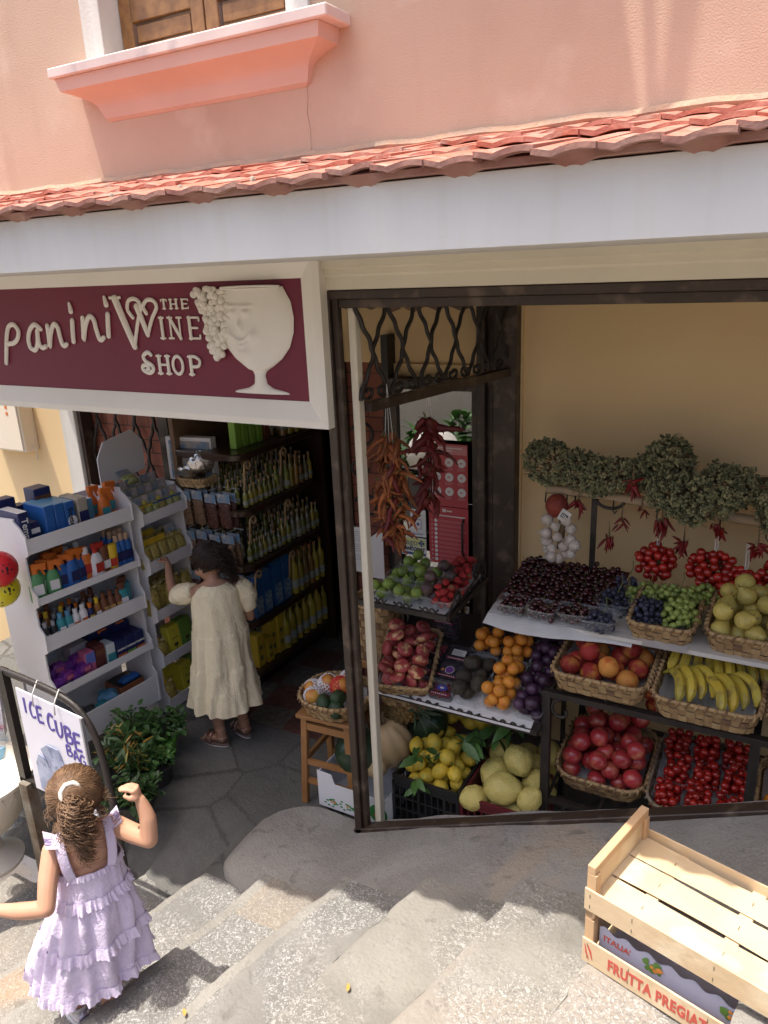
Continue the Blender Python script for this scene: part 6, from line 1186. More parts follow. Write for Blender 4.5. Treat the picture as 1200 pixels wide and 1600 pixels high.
M_bbox = pm('blue_bottle_box', (.03, .12, .30), .4, (.02, .08, .22), 20); M_bpr = pm('bottle_box_print', (.30, .38, .40), .5, (.03, .12, .30), 50)
for k, (y, h) in enumerate(((3.02, .24), (3.10, .25), (3.20, .27), (3.285, .27))):
    e = empty('bottle_box', (-2.565, y, SZ[3] + .002), 0, ('near blue bottle carton with printed panel', 'second blue bottle carton', 'third blue bottle carton, taller', 'last blue bottle carton beside the copper capped bottles')[k], 'box', 'blue bottle cartons'); MB().box((-.035, -.035, 0), (.035, .035, h)).obj('carton', M_bbox, e, bevel=.002); MB().box((.0351, -.030, .01), (.0356, .030, h * .5)).obj('print', M_bpr, e); MB().box((-.03, -.03, h), (.03, .03, h + .001)).obj('lid', C_(.30, .40, .50), e)
stock(3, mid, 3.0, 3.3, .06, -2.65, -2.88, .062, 'liqueur bottle in the shadow behind the blue cartons', 'bottles behind the blue cartons')
stock(4, big, 3.24, 3.66, .070, -2.545, -2.86, .072, 'large yellow limoncello style bottle with white label on the lowest shelf', 'large yellow bottles')
M_ybox = pm('yellow_lemon_box', (.55, .42, .03), .5, (.50, .30, .03), 20)
for k, (y, h, x) in enumerate(((2.99, .20, -2.56), (3.065, .15, -2.55), (3.13, .22, -2.575), (3.185, .24, -2.56))):
    e = empty('bottle_box', (x, y, SZ[4] + .002), 0, ('near yellow lemon printed carton', 'low yellow carton in front', 'yellow carton with dark tree print', 'tallest yellow carton beside the large bottles')[k], 'box', 'yellow bottle cartons'); MB().box((-.03, -.028, 0), (.03, .028, h)).obj('carton', M_ybox, e, bevel=.002); m = MB(); m.ball((.031, 0, h * .6), .015, 8, 5, sx=.06); m.box((.0302, -.012, h * .2), (.0308, .012, h * .34)); m.obj('print', C_(.12, .14, .04), e)
for k in range(5): e = empty('bottle_box', (-2.62, 3.06 + .062 * k, SZ[0] + .002), 0, 'bright green tall carton on the top shelf under the sign', 'box', 'green cartons on the top shelf'); MB().box((-.022, -.022, 0), (.022, .022, .26)).obj('carton', lime if k < 4 else brown, e, bevel=.002)
stock(0, mid, 3.40, 3.66, .06, -2.56, -2.86, .08, 'dark bottle standing on the top shelf', 'bottles on the top shelf')
# ---------------------------------------------------------------- entrance: iron frame with ice sign, pots, urn, balls, meter box, crates
fr = empty('ice_sign_stand', (-2.42, 1.56, -.10), 0, 'black iron frame with arched corner holding a white ice cube bag sign', 'sign stand')
def FR(m): m.T = Matrix.Translation((2.42, -1.56, .10)); return m
m = FR(MB()); m.bar((-2.640, 1.56, .34), (-2.640, 1.56, .87), .040, .03); m.obj('post', M_iron, fr)
m = FR(MB()); m.bar((-2.615, 1.545, -.14), (-2.615, 1.545, .36), .05, .045); m.obj('post', pm('rusty_grey_post', (.22, .20, .16), .8, (.12, .08, .05), 12, .4, 30), fr)
m = FR(MB()); m.tube(spline([(-2.665, 1.56, .862), (-2.5, 1.56, .855), (-2.32, 1.56, .835), (-2.21, 1.56, .790), (-2.145, 1.56, .68), (-2.12, 1.56, .45), (-2.12, 1.56, -.02)], 6), .012, 8, flat=1.3); m.obj('arched_rail', M_iron, fr, smooth=True)
m = FR(MB()); m.bar((-2.655, 1.56, .355), (-2.5, 1.56, .35), .03); m.bar((-2.655, 1.57, .36), (-2.61, 1.55, .30), .03); m.obj('cross_rail', M_iron, fr)
m = FR(MB()); m.add([(-2.550, 1.542, .817), (-2.190, 1.542, .782), (-2.180, 1.534, .351), (-2.540, 1.534, .363), (-2.550, 1.548, .817), (-2.190, 1.548, .782), (-2.180, 1.540, .351), (-2.540, 1.540, .363)], [(0, 1, 2, 3), (7, 6, 5, 4), (0, 4, 5, 1), (1, 5, 6, 2), (2, 6, 7, 3), (3, 7, 4, 0)])
M_sheet = flat((.74, .73, .80), .4); sh = m.obj('sign_sheet', M_sheet, fr); M_edge = flat((.28, .28, .29), .5)
m = FR(MB()); m.bar((-2.186, 1.542, .782), (-2.176, 1.534, .351), .009, .012); m.obj('sheet_edge', M_edge, fr)
for x, z in ((-2.43, .80), (-2.31, .79)): m = FR(MB()); m.tube([(x, 1.525, z - .02), (x - .004, 1.53, z + .02), (x, 1.56, z + .070), (x + .006, 1.585, z + .03)], .003, 5); m.obj('cable_tie', M_pap, fr, smooth=True)
M_ink = flat((.10, .07, .32), .6)
def brush(paths, r=.0075):
    m = FR(MB())
    for p in paths: pts = spline([(x, 1.541 - .0175 * (.80 - z) , z) for x, z in p], 4) if len(p) > 2 else [Vector((x, 1.541 - .0175 * (.80 - z), z)) for x, z in p]; k = len(pts); m.tube(pts, [r * (1 - .35 * j / k) for j in range(k)], 6, flat=.14, up=(0, 1, 0))
    return m.obj('brush_letter', M_ink, fr)
x0, z0 = -2.555, .705
def L3(ch, x, z, h, w):
    A = {'I': [[(0, 1), (0, 0)]], 'C': [[(1, .85), (.5, 1), (.05, .6), (.15, .12), (.55, 0), (1, .12)]], 'E': [[(0, 1), (0, 0)], [(0, 1), (1, 1)], [(0, .5), (.8, .5)], [(0, 0), (1, 0)]], 'U': [[(0, 1), (.02, .3), (.4, 0), (.85, .25), (.95, 1)]], 'B': [[(0, 1), (0, 0)], [(0, 1), (.7, .95), (.75, .65), (0, .52)], [(0, .52), (.95, .42), (.85, .05), (0, 0)]], 'A': [[(0, 0), (.5, 1), (1, 0)], [(.2, .35), (.8, .35)]], 'G': [[(1, .85), (.5, 1), (.05, .6), (.15, .12), (.6, 0), (1, .2), (1, .45), (.6, .45)]]}
    brush([[(x + a * w, z + b * h) for a, b in p] for p in A[ch]], .0075 if h > .06 else .0055)
for ch, x, z in (('I', -2.510, .718), ('C', -2.482, .708), ('E', -2.440, .698)): L3(ch, x, z, .066, .030)
for ch, x, z in (('C', -2.385, .680), ('U', -2.340, .662), ('B', -2.292, .648), ('E', -2.245, .632)): L3(ch, x, z, .070, .034)
for ch, x, z in (('B', -2.300, .590), ('A', -2.265, .580), ('G', -2.232, .568)): L3(ch, x, z, .045, .026)
M_ice = pm('painted_ice_blue', (.26, .30, .44), .5, (.46, .50, .64), 14, c3=(.14, .17, .30), s3=25)
for k, (poly) in enumerate(([(-2.50, .375), (-2.50, .50), (-2.475, .545), (-2.43, .53), (-2.38, .375)], [(-2.455, .575), (-2.41, .605), (-2.35, .60), (-2.30, .44), (-2.29, .375), (-2.37, .375)])):
    m = FR(MB()); m.prism([(x, z) for x, z in poly], 1.5315 , 1.5345, 'y'); m.obj('ice_painting', M_ice, fr)
# potted plants
M_basil = [pm('herb_leaf_green', (.035, .10, .02), .5, (.06, .15, .03), 10, rv=.4)]; F_hl = leafm('leaf', M_basil[0], w=.6, curl=.35, n=4); F_nl = leafm('leaf', pm('ornamental_tip', (.42, .20, .03), .5, (.30, .26, .04), 8, rv=.4), w=.16, curl=.1, n=3); F_ng = leafm('leaf', pm('narrow_green_leaf', (.035, .09, .02), .5, rv=.4), w=.22, curl=.4, n=4)
def potplant(loc, r, h, potmat, label, n, spread, up, leafs, size, seed, low=0):
    g = random.Random(seed); e = empty('potted_plant', loc, 0, label, 'potted plant', 'potted herbs by the display unit'); m = MB(); m.lathe([(0, 0), (r * .75, 0), (r, h * .9), (r * 1.08, h * .9), (r * 1.08, h), (r * .9, h), (r * .88, h * .85), (0, h * .85)], 18); m.obj('pot', potmat, e, smooth=40)
    m = MB(); tips = []
    for k in range(26): a = g.uniform(0, 6.28); q = g.random() ** .5; t = Vector((cos(a) * spread * q, sin(a) * spread * q, h + up * (1 - .5 * q * q) * g.uniform(.6, 1.1) - low * q)); tips.append(t); m.tube([(cos(a) * r * .3 * q, sin(a) * r * .3 * q, h * .85), t * .6 + Vector((0, 0, h * .45 + .02)), t], .0018, 4)
    m.obj('stems', M_stem, e)
    m = MB()
    for k in range(n):                                # all the leaves of one plant share one mesh: nobody could count them
        mi = g.randrange(len(leafs)); me = leafs[mi]; T = TR(g.choice(tips) * g.uniform(.62, 1.03) + Vector((g.gauss(0, .012), g.gauss(0, .012), g.gauss(0, .012) + .02)), rx=g.uniform(-.5, 1.1), ry=g.uniform(-.5, .5), rz=g.uniform(0, 6.28), s=size * g.uniform(.6, 1.2)); m.mat(mi); m.T = T; m.add([v.co for v in me.vertices], [tuple(p.vertices) for p in me.polygons])
    m.obj('foliage', [q.materials[0] for q in leafs], e, smooth=True)
M_bpot = flat((.02, .02, .022), .5)
potplant((-2.62, 2.27, 0), .07, .11, C_(.10, .30, .03), 'bushy green herb in a bright green pot nearest the standing girl', 420, .13, .13, [F_hl], .038, 1)
potplant((-2.60, 2.02, 0), .10, .12, M_bpot, 'pot of narrow orange tipped ornamental foliage behind the ice sign', 420, .13, .17, [F_nl, F_ng, F_ng], .065, 2)
potplant((-2.73, 2.20, 0), .09, .12, M_bpot, 'dark bushy herb under the lowest lip of the street side display unit', 320, .12, .14, [F_hl], .035, 3)
potplant((-2.42, 1.90, .0), .09, .10, M_bpot, 'low trailing green herb at the foot of the ice sign', 420, .14, .10, [F_hl, F_ng], .042, 4, low=.04)
potplant((-2.64, 1.80, -.03), .09, .12, M_bpot, 'leafy dark green plant right behind the ice sign sheet', 360, .12, .16, [F_ng, F_hl], .05, 6, low=.02)
potplant((-2.50, 2.12, .0), .07, .10, M_bpot, 'small dark pot between the orange tipped plant and the green pot', 200, .09, .09, [F_hl], .03, 7)
# white urn planter, toy footballs, fabric, bottles at the left edge
ur = empty('urn_planter', (-2.93, 1.50, -.14), 0, 'large cream plastic urn planter with lattice bowl at the left edge', 'planter')
m = MB(); m.lathe([(0, 0), (.13, 0), (.135, .02), (.10, .04), (.055, .07), (.05, .13), (.075, .17), (.13, .20), (.18, .27), (.215, .36), (.235, .43), (.25, .44), (.25, .455), (.225, .455), (.205, .40), (.15, .36), (0, .36)], 40); m.obj('body', pm('cream_plastic', (.74, .68, .58), .45, (.68, .62, .52), 4), ur, smooth=35)
m = MB()
for k in range(28):
    for sg_ in (-1, 1): m.tube([((.152 + .082 * t / 8 + .004) * cos(2 * pi * k / 28 + sg_ * .35 * t / 8), (.152 + .082 * t / 8 + .004) * sin(2 * pi * k / 28 + sg_ * .35 * t / 8), .235 + .19 * t / 8) for t in range(9)], .003, 4)
m.obj('lattice', MATS['cream_plastic'], ur, smooth=True)
M_floral = pm('floral_fabric', (.66, .64, .66), .8, (.20, .40, .55), 9, .2, 30, c3=(.65, .15, .25), s3=13, lo=.55, hi=.6)
m = MB(); m.sheet(lambda u, v: (-3.42 + .42 * u, 1.72 + .03 * sin(u * 22) * (1 - .4 * v) + .05 * v, .36 + .62 * v), 60, 20); m.obj('floral_cloth', M_floral, smooth=True, label='floral printed cloth hanging at the left edge behind the urn', cat='cloth')
M_pet = clear('water_bottle_plastic', (.60, .66, .74), .30, .1)
bt_ = MB(); bt_.lathe([(0, 0), (.04, .004), (.042, .02), (.039, .06), (.042, .09), (.042, .19), (.03, .23), (.014, .25), (.014, .265), (0, .265)], 14); bt_.mat(1); bt_.lathe([(.0425, .10), (.0425, .16)], 14); bt_.mat(2); bt_.lathe([(.016, .262), (.016, .28), (0, .28)], 10); F_wb = bt_.mesh('water_bottle', [M_pet, C_(.2, .42, .62), C_(.1, .25, .6)], smooth=40)
for k in range(14): link('water_bottle', F_wb, None, (-3.06 - .09 * (k % 3) + .02 * (k // 3 % 2), 1.62 + .085 * (k // 6), -.14 + .285 * ((k // 3) % 2)), (0, 0, k), 1, 'clear water bottle with blue label stacked behind the urn', 'water bottle', 'water bottles behind the urn')
for nm, loc, c_, lab in (('red', (-2.99, 1.85, 1.125), C_(.62, .02, .03, .35), 'red toy football with black pentagons hanging on the display unit'), ('yellow', (-3.02, 1.86, 1.02), C_(.70, .60, .02, .35), 'yellow toy football hanging below the red one')):
    e = empty('toy_football', loc, 0, lab, 'ball', 'toy footballs'); r = .080; m = MB(); m.ball((0, 0, 0), r, 24, 16); m.obj('ball', c_, e, smooth=True)
    ph = (1 + sqrt(5)) / 2
    for v in [(0, a, b * ph) for a in (-1, 1) for b in (-1, 1)] + [(a, b * ph, 0) for a in (-1, 1) for b in (-1, 1)] + [(b * ph, 0, a) for a in (-1, 1) for b in (-1, 1)]:
        d = (Matrix.Rotation(.5, 3, 'X') @ Matrix.Rotation(.3, 3, 'Y') @ Vector(v)).normalized(); u = d.orthogonal().normalized(); w_ = d.cross(u); m = MB(); m.add([d * (r * 1.004)] + [(d + (u * cos(a * 2 * pi / 5) + w_ * sin(a * 2 * pi / 5)) * .34).normalized() * (r * 1.006) for a in range(5)], [(0, a + 1, (a + 1) % 5 + 1) for a in range(5)]); m.obj('pentagon', M_blk, e)
mb_ = empty('meter_box', (-4.21, 2.95, 1.33), 0, 'cream plastic meter box mounted on the yellow wall', 'meter box')
m = MB(); m.box((-.26, -.10, 0), (.13, 0, .36)); m.obj('case', pm('cream_box', (.80, .70, .56), .5), mb_, bevel=.006); MB().box((-.25, -.108, .01), (.12, -.1005, .35)).obj('lid', MATS['cream_box'], mb_, bevel=.004)
m = MB(); m.box((.02, -.1095, .265), (.04, -.1082, .285)); m.box((.02, -.1095, .225), (.04, -.1082, .245)); m.obj('sticker', orange, mb_); m = MB(); m.tube([(.135, -.05, .04), (.16, -.05, .0), (.13, -.03, -.06), (.10, -.01, -.02)], .003, 5); m.obj('cable', M_pap, mb_)
# wooden fruit crates on the steps
M_pine2 = pm('pale_poplar_veneer', (.68, .53, .34), .65, (.61, .45, .27), 5, .12, 60, c3=(.72, .59, .40), s3=8); M_pine3 = pm('poplar_post', (.62, .42, .24), .65, (.55, .35, .19), 7, .08, 60); M_staple = flat((.16, .12, .09), .4)
g = random.Random(44)
uu, vv = Vector((.965, -.262, 0)), Vector((.262, .965, 0))
CM = Matrix(((uu.x, vv.x, 0, -.310), (uu.y, vv.y, 0, 1.425), (0, 0, 1, 0), (0, 0, 0, 1)))
def woodcrate(z, label, top):
    L_, W_ = .56, .268; e = empty('wooden_crate', (0, 0, 0), 0, label, 'crate', 'wooden fruit crates on the steps'); e.matrix_world = CM @ Matrix.Translation((0, 0, z))
    P = lambda name, a, b, mat, bv=.0015, **k: MB().box(a, b).obj(name, mat, e, bevel=bv, **k)
    h = .145 if top else .155; zf = .038 if top else 0
    for x in (0, L_ - .02):                           # end boards: posts, end board, top rail
        P('end_rail', (x, 0, h - .022), (x + .02, W_, h), M_pine3); P('end_board', (x + .012 if x == 0 else x, .024, .035), (x + .017 if x == 0 else x + .005, W_ - .024, h - .022), M_pine2)
    for x in (0, L_ - .024):
        for y in (0, W_ - .022): P('corner_post', (x, y, .0), (x + .024, y + .022, h - .022), M_pine3)
    if top:
        for y in (-.005, W_): P('side_board', (-.002, y, .02 + .0), (L_ + .002, y + .005, .082), M_pine2)
    else:
        for y in (-.005, W_): P('side_board', (-.002, y, .005), (L_ + .002, y + .005, .075), M_pine2)
    for k in range(3):
        y0 = .005 + .0865 * k; m = MB(); m.sheet(lambda u, v: (L_ * u, y0 + .083 * v + (.5 - v) * .011 * sin(pi * min(1, u * 1.15)) ** 2 + .002 * sin(u * 5 + k), .022 + zf + .0015 * sin(u * 4 + k)), 14, 2); m.sheet(lambda u, v: (L_ * u, y0 + .010 + .063 * v, .0185 + zf), 2, 1); m.obj('bottom_board', M_pine2, e)
    for x in (.10, .28, .46): P('cross_batten', (x, 0, .006 + zf), (x + .03, W_, .017 + zf), M_pine2)
    m = MB()
    for x in (.115, .295, .475):
        for k in range(3): m.box((x, .04 + .0865 * k, .0238 + zf), (x + .0012, .052 + .0865 * k, .0248 + zf))
    for x in (.012, .115, .295, .475):
        for zz in ((.03, .06) if top else (.02, .055)): m.box((x, -.0062, zz), (x + .0012, -.0052, zz + .010))
    m.obj('staples', M_staple, e)
    return e
lowc = woodcrate(.702, 'lower pale wooden crate stamped with red lettering, cardboard tray inside', False)
topc = woodcrate(.842, 'upper empty pale wooden crate with slatted bottom on top of the stamped crate', True)
M_stamp = flat((.55, .10, .07), .7)
o = text('FRUTTA PREGIATA', .034, M_stamp, lowc, (.190, -.0056, .038), FRONT, depth=.0003, bold=.0014, spacing=1.1, name='stamp', scale=(.80, 1.25, 1))
m = MB(); m.tube([(.012, -.0055, .062), (.020, -.0055, .045), (.026, -.0055, .022)], [.0015, .0035, .001], 5, flat=.2, up=(0, 1, 0)); m.tube([(.006, -.0055, .060), (.010, -.0055, .035), (.018, -.0055, .018)], [.001, .0028, .001], 5, flat=.2, up=(0, 1, 0)); m.obj('pepper_stamp', M_stamp, lowc)
M_cardb = flat((.42, .43, .56), .6); tray = empty('cardboard_tray', (0, 0, 0), 0, 'lilac scalloped cardboard tray with fruit prints inside the lower crate', 'tray'); tray.matrix_world = CM @ Matrix.Translation((0, 0, .72))
m = MB(); m.sheet(lambda u, v: (.03 + .50 * u, .018, .004 + (.088 + .006 * sin(u * 60)) * v), 90, 3); m.sheet(lambda u, v: (.03 + .50 * u, .0195, .004 + (.088 + .006 * sin(u * 60)) * v), 90, 1); m.box((.03, .02, .002), (.53, .265, .006)); m.obj('side', M_cardb, tray)
M_fr = flat((.10, .22, .04), .6)
for x in (.17, .34): m = MB(); [m.ball((x + g.uniform(-.028, .028), .0165, .068 + g.uniform(-.012, .012)), g.uniform(.005, .009), 6, 4, sy=.1) for k in range(12)]; m.obj('leaf_print', M_fr, tray); m = MB(); [m.ball((x + g.uniform(-.018, .018), .0155, .068 + g.uniform(-.008, .008)), .005, 6, 4, sy=.1) for k in range(6)]; m.obj('fruit_print', M_or, tray)
text('PROD', .026, M_stamp, tray, (.485, .0168, .062), FRONT, depth=.0003, bold=.0006); text("ITALIA'", .022, M_stamp, tray, (.075, .0168, .066), FRONT, depth=.0003, bold=.0005)
# plants and an added white shape, seen only as reflections in the glass door
for k in range(5): potplant((-3.2 - .55 * k, -2.2 - .2 * (k % 2), -.55 - .2 * k), .2, .3, M_bpot, ('green shrub in a large pot across the lane, %s from the steps' % ('first', 'second', 'third', 'fourth', 'fifth')[k]), 260, .45, .9, [F_ng, F_hl], .22, 20 + k)
m = MB(); m.ball((-3.9, -1.8, .1), .35, 20, 12, sz=.8, f=lambda d: 1 + .1 * nz(d.x * 2, d.y * 2, d.z * 2)); m.obj('white_reflection_shape', M_white, smooth=True, label='white tarpaulin bundle lying across the lane', cat='tarpaulin')

for k, (x, y, a) in enumerate(((-.905, 1.28, .4), (-.72, 1.25, 1.2), (-.30, 1.80, 2.2), (-1.35, 1.10, .9))):
    i = math.floor((x + 1.925 + .23 * (1.73 - y)) / .338); link('dry_leaf', leafm('leaf', flat((.50, .26, .06), .7), n=4), None, (x, y, .14 * i + .012 if y < 1.74 else ktop(x) + .014), (.2, .1, a), .028, 'small dry orange petal lying on the steps' if y < 1.74 else 'small dry petal lying on the sloping kerb', 'dry leaf', 'petals on the steps' if y < 1.74 else None)
# ---------------------------------------------------------------- the two girls
M_skin = pm('child_skin', (.56, .31, .20), .5, (.52, .28, .18), 12, .03, 150, sss=.25); M_skin2 = pm('child_skin_tanned', (.40, .22, .14), .5, (.37, .20, .125), 12, .03, 150, sss=.2)
M_hair1 = pm('brown_curly_hair', (.11, .058, .030), .5, (.23, .135, .075), 30, rv=0, lo=.3, hi=.7, spec=.4); M_hair2 = pm('dark_curly_hair', (.018, .010, .008), .6, (.04, .022, .015), 30, spec=.4)
def fuse(m, name, mat, par, vox=.0038, it=3):
    tmp = m.obj('tmp', mat); md = tmp.modifiers.new('r', 'REMESH'); md.mode = 'VOXEL'; md.voxel_size = vox; md.use_smooth_shade = True; sm = tmp.modifiers.new('s', 'SMOOTH'); sm.factor = .5; sm.iterations = it
    dg = bpy.context.evaluated_depsgraph_get(); me = bpy.data.meshes.new_from_object(tmp.evaluated_get(dg)); old = tmp.data; bpy.data.objects.remove(tmp); bpy.data.meshes.remove(old); me.name = name
    me.materials.clear(); me.materials.append(mat); return link(name, me, par)
def limb(m, pts, rs, n=12):
    m.tube(spline(pts, 5), lerps(rs, (len(pts) - 1) * 5 + 1), n); [m.ball(p, r, 12, 8) for p, r in zip(pts, rs)]
def fingers(m, wrist, fwd, side, up, L_, r, curl):   # palm and five digits; fwd along the hand, side towards the little finger, up = back of the hand
    w, f, s_, u = Vector(wrist), Vector(fwd).normalized(), Vector(side).normalized(), Vector(up).normalized(); pc = w + f * L_ * .28
    m.tube([w, pc, w + f * L_ * .50], [r * 1.9, r * 2.6, r * 2.5], 10, flat=.55, up=tuple(u))
    for k, (o, le) in enumerate(((-1.9, .46), (-.65, .52), (.6, .48), (1.8, .38))):
        b = w + f * L_ * .46 + s_ * o * r; a0 = .25 * curl; p = [b]; d = f.copy()
        for q in range(3):
            a = curl * (.55, .75, .6)[q]; d = (d * cos(a) - u * sin(a)).normalized(); p.append(p[-1] + d * L_ * le * (.45, .32, .24)[q])
        m.tube([w + f * L_ * .3 + s_ * o * r * .8] + p, [r * .95, r, r * .92, r * .85, r * .72], 8); m.ball(p[-1], r * .72, 8, 6)
    t0 = w + f * L_ * .16 - s_ * r * 1.6; t1 = t0 + (f * .6 - s_ * .7 - u * .3 * curl).normalized() * L_ * .24; t2 = t1 + (f * .9 - s_ * .1 - u * .5 * curl).normalized() * L_ * .20
    m.tube([t0, t1, t2], [r * 1.25, r * 1.05, r * .8], 8); m.ball(t2, r * .8, 8, 6)
def head(m, c, s, yaw=0, pitch=0, roll=0):           # skull, face and neck root; local y is forward
    T = TR(c, rx=pitch, ry=roll, rz=yaw); m.T = T
    m.ball((0, -.008 * s, .012 * s), .085 * s, 24, 16, sx=.90, sy=1.04, sz=1.0); m.ball((0, .022 * s, -.045 * s), .060 * s, 20, 12, sx=.92, sy=.95, sz=1.0); m.ball((0, .052 * s, -.080 * s), .020 * s, 10, 8)
    m.ball((0, .084 * s, -.030 * s), .0105 * s, 10, 8, sz=1.2); m.tube([(0, .076 * s, -.0 * s), (0, .086 * s, -.026 * s)], [.006 * s, .009 * s], 8)
    for k in (-1, 1):
        m.ball((k * .036 * s, .052 * s, -.040 * s), .024 * s, 10, 8); m.ball((k * .080 * s, -.006 * s, -.020 * s), .019 * s, 12, 8, sx=.42, sy=.75, sz=1.15)
    m.tube([(-.018 * s, .074 * s, -.058 * s), (0, .081 * s, -.057 * s), (.018 * s, .074 * s, -.058 * s)], [.004 * s, .007 * s, .004 * s], 8); m.T = Matrix(); return T
def face(T, s, par):
    for k in (-1, 1): m = MB(); m.T = T; m.ball((k * .030 * s, .069 * s, -.004 * s), .0085 * s, 12, 8); m.obj('eye', flat((.05, .03, .02), .2), par, smooth=True); m = MB(); m.T = T; m.tube([(k * .018 * s, .080 * s, .016 * s), (k * .030 * s, .078 * s, .020 * s), (k * .044 * s, .068 * s, .015 * s)], .0024 * s, 5); m.obj('eyebrow', M_hair2, par)
    m = MB(); m.T = T; m.tube([(-.016 * s, .0765 * s, -.0575 * s), (0, .0855 * s, -.0575 * s), (.016 * s, .0765 * s, -.0575 * s)], [.002, .0045 * s, .002], 6); m.obj('lips', flat((.40, .14, .12), .4), par, smooth=True)
def haircap(T, s, mat, par, front=.02, seed=1):
    m = MB(); m.T = T
    def f(d): return 1 + .012 * sin(30 * math.atan2(d.x, d.z + .4) + 3 * nz(d.x * 3, d.y * 3, d.z * 3)) + .02 * nz(d.x * 6 + seed, d.y * 6, d.z * 6)
    b = MB(); b.ball((0, 0, 0), .092 * s, 64, 30, sx=.93, sy=1.04, sz=1.02, f=f)
    keep = [fc for fc in b.f if (lambda c: not (c.y > .040 * s - max(0, c.z - .02 * s) * 1.6 + front * s - .02 * s and c.z < .066 * s) and not c.z < -.055 * s + max(0, c.y) * .5)(sum((Vector(b.v[i]) for i in fc), Vector()) / len(fc))]
    m.add([Vector(v) + Vector((0, -.009 * s, .014 * s)) for v in b.v], keep); m.obj('hair_cap', mat, par, smooth=True)
def combed(T, s, mat, par, tie, n, seed, name='combed_hair', r=.0017):
    g = random.Random(seed); m = MB(); C0 = Vector((0, -.009, .014)) * s; td = (Vector(tie) - C0); td = Vector((td.x / .93, td.y / 1.04, td.z / 1.02)).normalized()
    for k in range(n):
        while 1:
            d = Vector((g.gauss(0, 1), g.gauss(0, 1), g.gauss(0, 1))).normalized()
            if d.y > .50 - max(0, d.z - .2) * .25 and d.z < .70: continue
            if d.z < -.50 + max(0, d.y) * .4: continue
            break
        if g.random() < .55: d = (d - td * .8 * max(0, d.dot(td))).normalized()
        if d.z < -.55 or (d.y > .5 and d.z < .68): continue
        ph = g.uniform(0, 6.28); am = g.uniform(.3, 1); N_ = 22; pts = []; lift = g.uniform(1.0, 1.045); sw = td.cross(d).normalized()
        for j in range(N_):
            t = j / (N_ - 1); e = (d * (1 - t) + td * t); e = (e + sw * .075 * am * sin(ph + t * 15) * (1 - .6 * t)).normalized(); q = .0935 * s * (lift + .020 * am * sin(ph + t * 17)) * (1 + .06 * t * t)
            pts.append(C0 + Vector((e.x * .93, e.y * 1.04, e.z * 1.02)) * q)
        m.T = T; m.tube(pts, lerps([r * .6, r * 1.3, r * 1.2, r], N_), 4); m.T = Matrix()
    return m.obj(name, mat, par, smooth=True)
def curls(par, mat, roots, seed, n, r=.0016, cr=.010, turns=7, name='curls', grav=.4):
    g = random.Random(seed); m = MB()
    for k in range(n):
        a, b_, c_, sp_ = g.choice(roots); a, b_, c_ = (Vector(q) + Vector((g.gauss(0, sp_ * w_), g.gauss(0, sp_ * w_), g.gauss(0, sp_ * w_ * .8))) for q, w_ in ((a, .35), (b_, .8), (c_, 1.)))
        N_ = 34; ph = g.uniform(0, 6.28); tn = turns * g.uniform(.6, 1.3); rr_ = cr * g.uniform(.5, 1.3); pts = []
        for j in range(N_):
            t = j / (N_ - 1); p = a * (1 - t) ** 2 + b_ * 2 * t * (1 - t) + c_ * t * t; q = rr_ * min(1, t * 3); w = ph + tn * t * 6.28
            pts.append(p + Vector((cos(w) * q, sin(w) * q, .3 * q * sin(w * .5))))
        m.tube(pts, lerps([r, r * 1.15, r * .9, r * .35], N_), 4)
    return m.obj(name, mat, par, smooth=True)
GP = {}
def gown(name, par, mat, lv, cols=150, rows=70, folds=11, seed=1, thick=.0025, z_top=None):
    m = MB(); n = len(lv) - 1
    def P(u, v, off=0):
        t = v * n; k = min(int(t), n - 1); t -= k; A, B_ = lv[k], lv[k + 1]; z, rx, ry, cx, cy_, am = (A[i] + (B_[i] - A[i]) * t for i in range(6)); a = 2 * pi * u
        w = am * (sin(folds * a + 1.6 * nz(cos(a) * 1.4, sin(a) * 1.4, z * 3 + seed) * 3) * .6 + 1.3 * nz(cos(a) * 2.6 + seed, sin(a) * 2.6, z * 2.2) + .5 * nz(cos(a) * 8, sin(a) * 8 + seed, z * 6))
        wr = .0022 * nz(a * 6, z * 34, seed) + .0012 * nz(a * 17, z * 80, seed + 3)
        return ((rx * (1 + w) + wr - off) * cos(a) + cx, (ry * (1 + w) + wr - off) * sin(a) + cy_, z + am * .05 * sin(folds * a * .5 + seed) * (v > .97))
    GP[par.name] = (P, lv)
    m.sheet(lambda u, v: P(u, v), cols, rows); m.sheet(lambda u, v: P(u, v, thick), cols, rows // 2)
    o = m.obj(name, mat, par, smooth=True); return o
def ruffle(name, par, mat, z, h, flare, waves, seed=1):  # a gathered frill sewn to the gown at height z
    GPf, lv = GP[par.name]; n = len(lv) - 1; k = next(i for i in range(n) if lv[i][0] >= z >= lv[i + 1][0]); v0 = (k + (lv[k][0] - z) / (lv[k][0] - lv[k + 1][0])) / n; m = MB()
    def P(u, v):
        a = 2 * pi * u; vv_ = min(1, v0 + .0); x, y, z_ = GPf(u, vv_, -.0015); x2, y2, _ = GPf(u, min(1, v0 + .02), 0); f = sin(waves * a + 3 * nz(cos(a) * 2, sin(a) * 2, seed)) * .55 + sin(waves * 1.7 * a + seed) * .3 + nz(cos(a) * 9, sin(a) * 9, seed) * .8
        q = flare * (.12 + v) * (.85 + .55 * f) + (.35 * (sqrt(x2 * x2 + y2 * y2) - sqrt(x * x + y * y))) * v; return (x + q * cos(a), y + q * sin(a), z_ + .004 - h * v + .0025 * sin(waves * a * 1.3 + seed) * v)
    m.sheet(P, 420, 6); return m.obj(name, mat, par, smooth=True)
